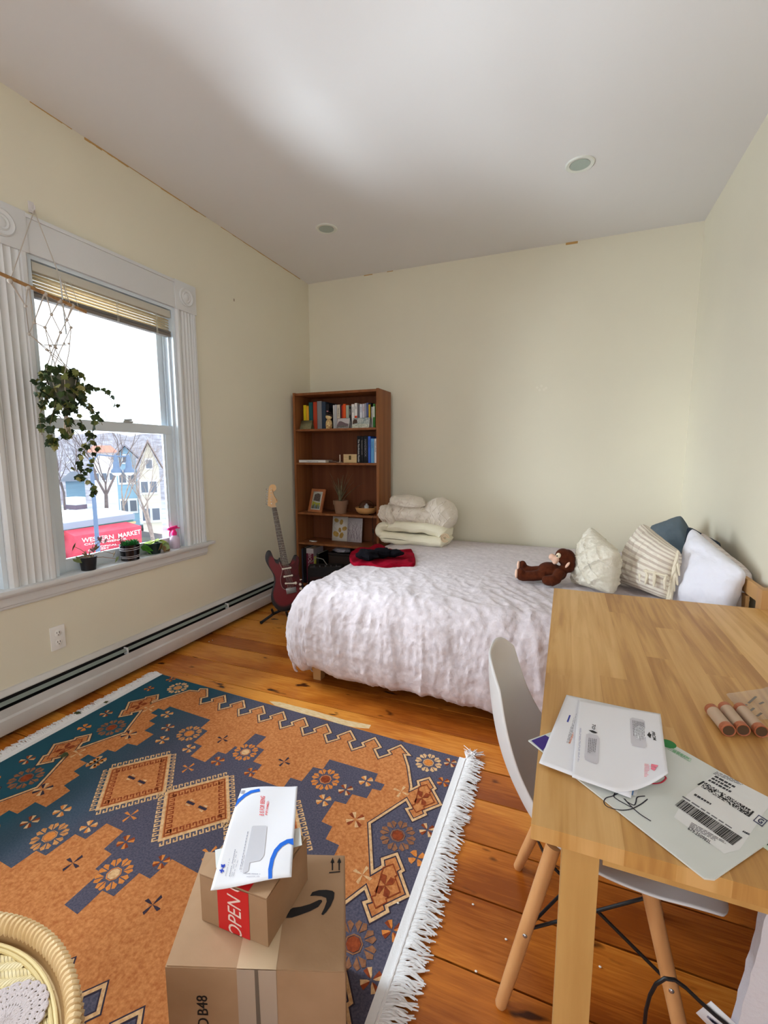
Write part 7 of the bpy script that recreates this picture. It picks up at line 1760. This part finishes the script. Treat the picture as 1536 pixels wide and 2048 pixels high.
vine([(112, 800, .06), (100, 850, .06), (108, 885, .06), (100, 890, 0.06)], 26, .018, .028, .022); vine([(135, 800, .05), (140, 850, .05), (130, 880, .05)], 22, .018, .028, .024)
vine([(140, 800, .04), (165, 850, .05), (180, 880, .05), (165, 910, .05), (155, 940, .05), (160, 965, .05)], 40, .014, .021, .016); vine([(185, 870, .05), (195, 900, .05), (185, 925, .05), (170, 950, .05)], 20, .013, .019, .012)
vine([(160, 940, .05), (165, 960, .05), (182, 968, .05), (192, 985, .05), (178, 990, .05)], 15, .014, .020, .010)
vine([(140, 765, .03), (175, 778, 0), (190, 782, 0)], 6, .018, .026); vine([(150, 790, 0), (175, 805, 0), (195, 830, 0), (205, 850, 0)], 9, .017, .024); vine([(160, 800, 0), (190, 830, .02), (185, 860, .02)], 10, .017, .024)
vine([(175, 775, 0), (205, 775, -.02), (218, 790, -.03), (228, 815, -.03), (236, 815, -.03)], 7, .014, .021, .014); vine([(70, 768, .05), (75, 790, .05), (86, 808, .05)], 5, .016, .024)
vine([(95, 745, .04), (80, 758, .05), (68, 765, .05)], 6, .014, .020)
q.build('foliage', None, iv, fix=False); st.build('vines', None, iv, fix=False)

M_bpot = mat('black_plastic_pot', (26, 26, 30), 0.4, 0.4)
ZS = 0.7355
def pot(mb, c, r0, r1, h, m=None): mb.lathe([(r0, 0), (r1*0.97, h*0.86), (r1, h*0.87), (r1*1.03, h), (r1*0.94, h), (r1*0.9, h*0.88), (0.0001, h*0.87)], c, 32, m)
c1 = Vector((-2.562, 1.765, ZS)); e = thing('potted_plant', 'wilting arrowhead plant in a small black pot on the windowsill', 'plant', c1)
q = MB(); pot(q, c1, 0.037, 0.046, 0.078); q.build('pot', M_bpot, e)
q = MB(); sl = MB(); R_ = random.Random(23); ARW = [(0, -0.2), (0.35, -0.75), (0.55, -0.3), (0.42, 0.2), (0, 1.0), (-0.42, 0.2), (-0.55, -0.3), (-0.35, -0.75)]
MP = [mat('arrow_leaf_brown', (110, 92, 66), 0.7), mat('arrow_leaf_olive', (96, 108, 62), 0.6), mat('arrow_leaf_mauve', (130, 104, 110), 0.6)]
def ax(px, py, x): return at(px, py, 0, x)
for (tx, ty, k, s_) in [(148, 1093, 1, .030), (200, 1078, 2, .024), (212, 1082, 2, .020), (193, 1095, 0, .026), (155, 1120, 1, .030), (228, 1108, 0, .026), (233, 1118, 1, .026), (185, 1100, 2, .02), (170, 1108, 0, .02)]:
    tp_ = ax(tx, ty, -2.555); b_ = c1+Vector((R_.uniform(-.01, .01), R_.uniform(-.01, .01), 0.07)); mid = b_.lerp(tp_, 0.55)+Vector((0, 0, 0.03 if k != 1 else 0.01))
    sl.tube([b_, mid, tp_], 0.0017, mat('petiole', (146, 110, 88), 0.6), 5); leaf(q, tp_, s_, R_, MP[k], True, ARW)
for k in range(12): leaf(q, c1+Vector((R_.uniform(-.03, .03), R_.uniform(-.03, .03), 0.078)), 0.018, R_, MP[0], False, ARW)
q.build('leaves', None, e, fix=False); sl.build('stems', None, e)
c2 = Vector((-2.555, 2.035, ZS)); e = thing('potted_succulent', 'green spiky succulents in a black pot with thin white rings', 'plant', c2)
q = MB(); q.lathe([(0.046, 0), (0.052, 0.004), (0.058, 0.095), (0.060, 0.102), (0.056, 0.102), (0.052, 0.09), (0.0001, 0.088)], c2, 40, mat('glossy_black_ceramic', (16, 16, 20), 0.12, 0.6))
for z in (0.022, 0.032, 0.072, 0.084): 
    r_ = 0.052+0.006*z/0.095+0.0006; q.tube([(c2.x+r_*cos(a), c2.y+r_*sin(a), ZS+z+0.003*sin(a)) for a in [2*pi*k/48 for k in range(49)]], 0.0011, mat('white_ring', (226, 220, 226), 0.4), 5)
q.build('ringed_pot', None, e)
q = MB(); R_ = random.Random(29); MS = mat('succulent_green', (46, 128, 58), 0.45, 0.4, island=((28, 92, 40), 0.8)); MS2 = mat('succulent_dark_tip', (72, 66, 60), 0.6)
for (ox, oy, n_, l_, up_) in ((0.012, 0.010, 34, 0.040, 0.35), (0.0, -0.030, 22, 0.036, 0.5), (0.0, 0.042, 26, 0.034, 0.35), (-0.02, 0.0, 20, 0.036, 0.4)):
    for k in range(n_):
        a = k*2.4; el = 0.15+1.2*k/n_; d_ = Vector((cos(a)*cos(el), sin(a)*cos(el), sin(el))); b_ = c2+Vector((ox, oy, 0.090)); q.tube([b_, b_+d_*l_*0.5, b_+d_*l_+Vector((0, 0, 0.006))], [0.0062, 0.0072, 0.0008], MS, 6, flat=0.45)
for k in range(9):
    b_ = c2+Vector((-0.01, -0.038, 0.09)); q.tube([b_, b_+Vector((R_.uniform(-.01, .01), R_.uniform(-.045, .02), R_.uniform(.05, .085)))], [0.003, 0.0005], MS2, 5)
q.build('rosettes', None, e, fix=False)
c3 = Vector((-2.575, 2.235, ZS)); e = thing('potted_vine', 'dark pot with pale green and withered leaves spilling onto the windowsill', 'plant', c3)
q = MB(); pot(q, c3, 0.038, 0.048, 0.072); q.build('pot', mat('dark_green_pot', (22, 44, 42), 0.4), e)
q = MB(); HRT = [(0, -0.7), (0.5, -0.75), (0.75, -0.2), (0.5, 0.4), (0, 1), (-0.5, 0.4), (-0.75, -0.2), (-0.5, -0.75)]; R_ = random.Random(41)
for (dy, dz, dx, s_, m_) in [(-.045, .085, 0, .036, 0), (-.02, .088, .01, .036, 1), (.01, .086, .0, .034, 0), (.045, .082, 0, .03, 1), (-.065, .05, .01, .044, 2), (-.062, .03, .02, .036, 2), (.065, .05, .01, .044, 0), (.075, .03, .02, .044, 3), (.055, .035, .04, .038, 3), (.0, .05, .055, .03, 4), (.07, .01, .03, .03, 4), (0.03, .03, .055, .03, 4), (-.03, .082, .02, .03, 0), (.02, .08, .03, .026, 3)]:
    leaf(q, c3+Vector((dx, dy, dz)), s_, R_, [mat('vine_lime', (170, 196, 96), 0.5), mat('vine_yellow', (196, 200, 120), 0.5), mat('vine_green', (84, 150, 56), 0.5), mat('vine_sage', (140, 162, 110), 0.6), mat('vine_withered', (122, 100, 66), 0.8)][m_], dz < .08, HRT)
q.build('leaves', None, e, fix=False)
c4 = Vector((-2.585, 2.42, ZS)); e = thing('spray_bottle', 'small clear spray bottle with hot pink trigger in the window corner', 'spray bottle', c4)
def mat_milk():
    m = bpy.data.materials.new('translucent_bottle'); m.use_nodes = True; b = m.node_tree.nodes['Principled BSDF']
    b.inputs['Base Color'].default_value = rgb((214, 196, 214)); b.inputs['Alpha'].default_value = 0.72; b.inputs['Roughness'].default_value = 0.25; return m
q = MB(); q.lathe([(0.032, 0), (0.035, 0.006), (0.035, 0.060), (0.030, 0.078), (0.014, 0.092), (0.013, 0.10), (0.0001, 0.10)], c4, 32); q.build('bottle', mat_milk(), e)
M_pink = mat('hot_pink_plastic', (236, 30, 130), 0.3, 0.5)
q = MB(); q.lathe([(0.018, 0.094), (0.018, 0.116), (0.012, 0.122), (0.011, 0.134)], c4, 24); cc4 = c4+Vector((0, 0, 0.142))
q.box(cc4+Vector((0, -0.012, 0.004)), (0.022, 0.075, 0.022), None, (0.12, 0, 0), 0.006); q.box(cc4+Vector((0, 0.034, 0.0)), (0.014, 0.03, 0.008), None, (-0.2, 0, 0), 0.003); q.box(cc4+Vector((0, -0.050, 0.002)), (0.014, 0.012, 0.018), None, None, 0.003); q.build('trigger_head', M_pink, e)
q = MB(); q.tube([cc4+Vector((0, -0.022, -0.004)), cc4+Vector((0, -0.040, -0.025)), cc4+Vector((0, -0.046, -0.050))], [0.006, 0.006, 0.004], None, 8, flat=0.7); q.build('trigger', M_pink, e)

# ------------------------------------------------------------------ the street outside, three floors below
GZ = -8.5
M_snow = mat('trodden_snow', (190, 194, 204), 0.8, n=(0.25, 4), col2=(150, 154, 166))
q = MB(); q.add([(-180, -60, GZ), (-2.9, -60, GZ), (-2.9, 160, GZ), (-180, 160, GZ)], [[0, 1, 2, 3]]); struct(q.build('ground', M_snow, fix=False))
def dpt(px, py, dist):
    """point on the sight line at horizontal distance dist"""
    d = _R*((px-768)/F_PX) - _U*((py-1024)/F_PX) + _f
    return CP + d*(dist/hypot(d.x, d.y))
# wooded hill far behind
q = MB(); R_ = random.Random(2)
vs = []; nh = 60
for k in range(nh+1):
    px = -200+k*14; tops_ = dpt(px, 868+10*noise.noise(Vector((k*0.35, 0, 0)))+(12 if px < 120 else 0), 150); b_ = dpt(px, 1010, 110); vs += [Vector((b_.x, b_.y, GZ)), Vector((tops_.x, tops_.y, tops_.z))]
q.add(vs, [[2*k, 2*k+2, 2*k+3, 2*k+1] for k in range(nh)], None, True); struct(q.build('hillside', mat('bare_woods', (120, 118, 130), 0.95, n=(0.6, 6, (1, 1, 3)), col2=(168, 168, 180)), fix=False))
def bare_tree(name, label, px, dist, base_py, h, r, seed, lean=0.0, depth=5, m=None, spread=0.5):
    b_ = dpt(px, base_py, dist); b_.z = GZ; R2 = random.Random(seed); t = MB()
    e_ = thing(name, label, 'tree', b_, 'bare trees outside')
    br = MB()
    def grow(p, d_, l_, rr, lv):
        e2 = p+d_*l_; mid = p.lerp(e2, 0.5)+Vector((R2.uniform(-.05, .05), R2.uniform(-.05, .05), 0))*l_
        (t if lv == 0 else br).tube([p, mid, e2], [rr, rr*0.85, rr*0.68], None, 6 if lv < 3 else 4)
        if lv >= depth: return
        n_ = 3 if lv < 2 else R2.choice([2, 3])
        for k in range(n_):
            nd = (d_+Vector((R2.uniform(-1, 1), R2.uniform(-1, 1), R2.uniform(-0.2, 0.7)))*spread*1.25).normalized()
            grow(e2 if k else p.lerp(e2, R2.uniform(0.6, 0.95)), nd, l_*R2.uniform(0.62, 0.85), rr*0.5, lv+1)
    grow(b_, Vector((lean, 0, 1)).normalized(), h*0.36, r, 0)
    t.build('trunk', m, e_); br.build('branches', m, e_)
M_bark = mat('grey_bark', (122, 108, 108), 0.9, n=(3, 3), col2=(96, 84, 86)); M_barkp = mat('pale_bark', (168, 152, 144), 0.9, n=(3, 3), col2=(140, 124, 118))
bare_tree('bare_tree', 'tall bare tree left of the blue house', 214, 60, 1030, 15, 0.27, 3, 0.02, 5, M_bark, 0.42)
bare_tree('bare_tree', 'slender bare tree just left of the blue house wall', 247, 56, 1020, 13, 0.15, 5, 0.0, 5, M_barkp, 0.4)
bare_tree('bare_tree', 'pale forked bare tree near the parked white car', 307, 44, 1040, 11, 0.20, 8, -0.12, 5, M_barkp, 0.55)
bare_tree('bare_tree', 'thin bare tree behind the hanging ivy', 165, 80, 990, 13, 0.22, 12, 0, 4, M_bark, 0.45)
bare_tree('bare_tree', 'thin bare tree at the left edge of the view outside', 128, 85, 985, 12, 0.2, 15, 0, 4, M_bark, 0.5)
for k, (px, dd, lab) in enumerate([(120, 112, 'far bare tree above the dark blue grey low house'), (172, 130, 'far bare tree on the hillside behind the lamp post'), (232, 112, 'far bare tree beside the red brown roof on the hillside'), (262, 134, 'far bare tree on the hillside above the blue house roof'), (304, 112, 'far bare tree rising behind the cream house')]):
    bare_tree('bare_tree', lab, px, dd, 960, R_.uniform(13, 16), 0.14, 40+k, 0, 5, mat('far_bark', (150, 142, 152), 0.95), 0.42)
def house(label, px0, px1, dist, py_eave, py_ridge, colw, colr, wins, depth=9, gable=True, seed=0, trim=True):
    a = dpt(px0, 1000, dist); b = dpt(px1, 1000, dist); a.z = b.z = GZ; ze = dpt((px0+px1)/2, py_eave, dist).z; zr = dpt((px0+px1)/2, py_ridge, dist).z
    w = (b-a); wl = w.length; wd = w/wl; back = Vector((wd.y, -wd.x, 0)); back = back if back.dot(a-CP) > 0 else -back; back *= depth
    e_ = thing('house', label, 'house', (a+b)/2, 'houses across the street'); up = Vector((0, 0, 1))
    q = MB(); h = ze-GZ; q.prism([a, b, b+up*h, a+up*h], (0, 0, 0), back, mat('siding_%d_%d_%d' % colw, colw, 0.7, n=(0.2, 2, (1, 1, 12)), col2=tuple(int(c*0.93) for c in colw)))
    m_ = (a+b)/2
    if gable: q.prism([a+up*h, b+up*h, m_+up*(zr-GZ)], (0, 0, 0), back, MATS['siding_%d_%d_%d' % colw])
    q.build('wall', None, e_)
    q = MB(); mr = mat('roof_%d_%d_%d' % colr, colr, 0.8); ov = 0.5; nb = back.normalized()
    if gable:
        for s_, c_ in ((a, -wd), (b, wd)):
            ev = s_+up*h+c_*ov-up*0.3; rd = m_+up*(zr-GZ+0.1); q.add([ev-nb*ov, ev+back+nb*ov, rd+back+nb*ov, rd-nb*ov, ev-nb*ov+up*0.25, ev+back+nb*ov+up*0.25, rd+back+nb*ov+up*0.25, rd-nb*ov+up*0.25], [[0, 1, 2, 3], [7, 6, 5, 4], [0, 3, 7, 4], [1, 5, 6, 2], [0, 4, 5, 1]], mr)
    else: 
        rd = m_+up*(zr-GZ); e1, e2 = a+up*h-wd*ov-nb*ov, b+up*h+wd*ov-nb*ov; r1, r2 = a+up*(zr-GZ)+wd*0.6+back*0.5, b+up*(zr-GZ)-wd*0.6+back*0.5; q.add([e1, e2, r2, r1, e1+back+nb*ov*2, e2+back+nb*ov*2], [[0, 1, 2, 3], [5, 4, 3, 2], [4, 0, 3], [1, 5, 2]], mr)
    q.build('roof', None, e_)
    for (u, v, ww, hh) in wins:
        c = a+wd*(wl*u)+up*(h*v)-nb*0.05; q = MB(); q.prism([c-wd*ww/2-up*hh/2, c+wd*ww/2-up*hh/2, c+wd*ww/2+up*hh/2, c-wd*ww/2+up*hh/2], (0, 0, 0), -nb*0.08, mat('window_trim_white', (232, 234, 240), 0.6)); wo = q.build('window', None, e_)
        q = MB(); c = c-nb*0.1; k_ = 0.72; q.prism([c-wd*ww/2*k_-up*hh/2*k_, c+wd*ww/2*k_-up*hh/2*k_, c+wd*ww/2*k_+up*hh/2*k_, c-wd*ww/2*k_+up*hh/2*k_], (0, 0, 0), -nb*0.02, mat('dark_glass', (104, 112, 128), 0.2)); q.build('pane', None, wo)
house('pale blue clapboard house with gable roof across the street', 237, 277, 66, 915, 893, (150, 190, 216), (150, 150, 166), [(.28, .36, 1.0, 1.9), (.72, .36, 1.0, 1.9), (.28, .74, 1.0, 1.8), (.72, .74, 1.0, 1.8), (.5, .98, .9, 1.2)], 10)
house('cream house with steep brown edged gable at the right of the view', 283, 322, 62, 935, 885, (226, 218, 200), (150, 132, 132), [(.2, .32, 1.1, 2.0), (.7, .32, 1.1, 2.0), (.2, .72, 1.0, 1.8), (.65, .72, 1.0, 1.8), (.5, 1.05, .9, 1.4)], 10)
house('dark blue grey low house seen behind the hanging ivy', 134, 172, 72, 962, 945, (120, 150, 170), (96, 104, 120), [(.2, .5, .8, 1.4), (.5, .5, .8, 1.4), (.8, .5, .8, 1.4)], 8, False)
house('white house with red brown roof up on the hillside', 186, 238, 92, 905, 890, (222, 214, 214), (196, 128, 110), [(.2, .6, 1.0, 1.6), (.5, .6, 1.0, 1.6), (.8, .6, 1.0, 1.6)], 9, False)
# the market across the street: flat snowy roof, fascia, red awning
ZRF = -4.3
A_ = at(96, 1051, 2, ZRF); B_ = at(266, 1027, 2, ZRF); C_ = at(213, 1018, 2, ZRF); D_ = at(90, 1024, 2, ZRF); up = Vector((0, 0, 1))
e = thing('market_building', 'low market building with flat snowy roof and teal walls across the street', 'building', Vector(((A_.x+C_.x)/2, (A_.y+C_.y)/2, GZ)))
q = MB(); q.prism([A_, B_, C_, D_], (0, 0, GZ-ZRF), (0, 0, -0.05), mat('teal_wall', (96, 150, 150), 0.7)); q.build('walls', None, e)
q = MB(); q.prism([A_, B_, C_, D_], (0, 0, -0.04), (0, 0, 0.10), mat('roof_snow', (236, 238, 244), 0.8)); q.build('snow_cover', None, e)
wdm = (B_-A_).normalized(); outm = Vector((wdm.y, -wdm.x, 0)); outm = outm if outm.dot(CP-A_) > 0 else -outm
q = MB(); q.prism([A_+outm*0.05, B_+outm*0.05, B_+outm*0.05-up*0.55, A_+outm*0.05-up*0.55], (0, 0, 0), outm*0.15, mat('fascia_grey_blue', (150, 160, 178), 0.6)); q.prism([A_+outm*0.1-up*0.75, B_+outm*0.1-up*0.75, B_+outm*0.1-up*0.95, A_+outm*0.1-up*0.95], (0, 0, 0), outm*0.2, mat('fascia_tan', (206, 186, 140), 0.6)); q.build('fascia', None, e)
for u_ in (0.05, 0.16, 0.27):
    q = MB(); c = A_.lerp(B_, u_)-up*2.6+outm*0.05; q.prism([c, c+wdm*1.0, c+wdm*1.0+up*1.1, c+up*1.1], (0, 0, 0), outm*0.08, mat('shop_window_white', (214, 220, 224), 0.4)); q.build('window', None, e)
# awning: sloping front and curved right end
pl0 = A_+outm*1.3
def onaw(px, py): return atp(px, py, pl0, outm)
aw = thing('shop_awning', 'red shop awning lettered WESTERN MARKET across the street', 'awning', tuple(onaw(215, 1100)))
q = MB(); M_aw = mat('awning_red', (228, 84, 104), 0.6, n=(0.8, 2), col2=(214, 66, 88))
fr = [onaw(149, 1073), onaw(282, 1052), onaw(284, 1105), onaw(150, 1125)]
tb_ = [onaw(145, 1063)-outm*1.0, onaw(268, 1045)-outm*1.0]
q.add([fr[0], fr[1], fr[2], fr[3], tb_[0], tb_[1], fr[3]-outm*1.2, fr[2]-outm*1.2], [[0, 1, 2, 3], [4, 5, 1, 0], [1, 5, 7, 2], [0, 3, 6, 4]], M_aw); q.build('canopy', None, aw, solid=0.04)
q = MB(); ml = mat('awning_lettering', (250, 246, 246), 0.5)
def awt(txt, x0, y0, x1, y1, h_): 
    f_ = lambda x, y: onaw(x, y)+outm*0.06
    ptext(q, txt, (x0, y0), (x1, y1), (x0-1, y0-h_), None, ml, pr=f_, bold=0.02)
awt('WESTERN', 163, 1085, 227, 1077, 8.5); awt('MARKET', 236, 1076, 281, 1067, 8.5); awt('CONVENIENCE', 168, 1091, 252, 1079, 3.6); awt('TROPICAL', 188, 1096, 234, 1090, 3.2); awt('GROCERY', 176, 1103, 218, 1097, 3.8); q.build('lettering', None, aw, fix=False)
# roof top unit and dish
c = at(153, 1018, 2, ZRF+0.1); e = thing('rooftop_unit', 'white rooftop unit on a dark base on the market roof', 'rooftop unit', c)
q = MB(); q.box(c+Vector((0, 0, 0.25)), (1.6, 1.2, 0.45)); q.build('base', mat('unit_dark', (96, 84, 100), 0.7), e); q = MB(); q.box(c+Vector((0, 0, 0.85)), (1.5, 1.1, 0.8), None, None, 0.03); q.build('housing', mat('unit_white', (206, 220, 222), 0.6), e)
c = dpt(137, 1003, 60); e = thing('parked_car', 'snow covered car behind the market roof at the left', 'car', (c.x, c.y, GZ))
def car(c, m, e_, yaw=0.5):
    Mc = Matrix.Translation((c.x, c.y, GZ)) @ Matrix.Rotation(yaw, 4, 'Z')
    g = MB(); pr_ = [(-2.2, 0.35), (-2.25, 0.8), (-1.9, 0.95), (-1.5, 1.45), (-1.2, 1.55), (0.6, 1.55), (1.1, 1.05), (2.1, 0.9), (2.25, 0.6), (2.2, 0.35)]
    g.prism([Mc @ Vector((x, -0.9, z)) for x, z in pr_], (0, 0, 0), (Mc.to_3x3() @ Vector((0, 1.8, 0))), m); g.build('car_body', None, e_)
    g = MB()
    for s_ in (-0.92, 0.92): g.add([Mc @ Vector((x, s_, z)) for x, z in [(-1.45, 1.0), (0.9, 1.0), (0.5, 1.45), (-1.25, 1.45)]], [[0, 1, 2, 3]], MATS['dark_glass'])
    g.add([Mc @ Vector(v) for v in [(-2.0, -0.7, 1.0), (-2.0, 0.7, 1.0), (-1.55, 0.7, 1.45), (-1.55, -0.7, 1.45)]], [[0, 1, 2, 3]], MATS['dark_glass']); g.build('windows', None, e_, fix=False)
    for x in (-1.35, 1.35):
        for s_ in (-0.9, 0.9):
            g = MB(); p_ = Mc @ Vector((x, s_, 0.33)); d_ = Mc.to_3x3() @ Vector((0, 0.12, 0)); g.tube([p_-d_, p_+d_], 0.33, M_dark, 14); g.build('wheel', None, e_)
    g = MB()
    for s_ in (-0.7, 0.7): g.box(Mc @ Vector((-2.26, s_, 0.85)), (0.08, 0.25, 0.2), mat('tail_light', (220, 60, 70), 0.3), (0, 0, yaw))
    g.build('tail_lights', None, e_)
M_cw = mat('car_white', (214, 220, 228), 0.3); M_cg = mat('car_silver', (170, 180, 196), 0.3)
car(c, M_cw, e, 0.9)
for (px, py, d_, m_, lab, yw) in [(279, 1038, 46, M_cw, 'white wagon parked right of the market roof', 2.1), (160, 1003, 74, M_cg, 'silver car parked beyond the market roof', 2.6), (194, 1008, 66, M_cg, 'second silver car parked left of the tall bare tree', 2.6), (236, 1010, 60, mat('car_dark', (84, 88, 100), 0.3), 'dark car parked before the blue house', 2.6)]:
    c = dpt(px, py, d_); e = thing('parked_car', lab, 'car', (c.x, c.y, GZ)); car(c, m_, e, yw)
# fence and snow bank
a, b = dpt(248, 1012, 58), dpt(320, 1018, 52); a.z = b.z = GZ
e = thing('board_fence', 'weathered grey board fence in front of the blue and cream houses', 'fence', (a+b)/2)
q = MB(); fd = (b-a).normalized(); n_ = 40
for k in range(n_): p0 = a.lerp(b, k/n_); q.prism([p0, p0+fd*((b-a).length/n_*0.94), p0+fd*((b-a).length/n_*0.94)+up*1.7, p0+up*1.7], (0, 0, 0), Vector((0.04, 0.04, 0)), None)
q.build('boards', mat('weathered_board', (150, 142, 144), 0.9), e)
q = MB(); R_ = random.Random(77)
for k in range(26):
    c = dpt(R_.uniform(120, 310), 1040, R_.uniform(46, 78)); lump(q, (c.x, c.y, GZ), (R_.uniform(1.5, 3.5), R_.uniform(1.5, 3), R_.uniform(.25, .6)), k, 0.3, 12)
o = q.build('snow_heaps', mat('clean_snow', (240, 242, 248), 0.8), None, (-60, 60, GZ)); tag(o, 'heaps of ploughed snow along the street and parking lot', 'snow', kind='stuff')
# double street lamp
M_lp = mat('lamp_post_blue_grey', (96, 116, 146), 0.5)
pt = dpt(181, 915, 27); e = thing('street_lamp', 'blue grey street lamp with two bell shaped heads over the market', 'street lamp', (pt.x, pt.y, GZ))
q = MB(); q.tube([(pt.x, pt.y, GZ), (pt.x, pt.y, -4), (pt.x, pt.y, pt.z)], [0.14, 0.11, 0.08], None, 12); q.build('post', M_lp, e)
hA, hB = dpt(231, 912, 27), dpt(256, 912, 27)
q = MB(); q.tube([Vector((pt.x, pt.y, pt.z-0.3)), pt.lerp(hA, 0.3)+Vector((0, 0, 0.12)), Vector((hA.x, hA.y, pt.z+0.05)), Vector((hB.x, hB.y, pt.z+0.05))], 0.035, None, 8); q.build('arm', M_lp, e)
for h_ in (hA, hB):
    q = MB(); q.lathe([(0.05, 0.30), (0.07, 0.2), (0.10, 0.12), (0.10, -0.05), (0.14, -0.10), (0.15, -0.35), (0.18, -0.42), (0.25, -0.50), (0.26, -0.62)], (h_.x, h_.y, pt.z-0.15), 24); lo = q.build('lamp_head', M_lp, e)
    q = MB(); q.ball((h_.x, h_.y, pt.z-0.80), (0.22, 0.22, 0.14), None, 16); q.build('globe', mat('lamp_globe', (232, 232, 228), 0.3), lo)
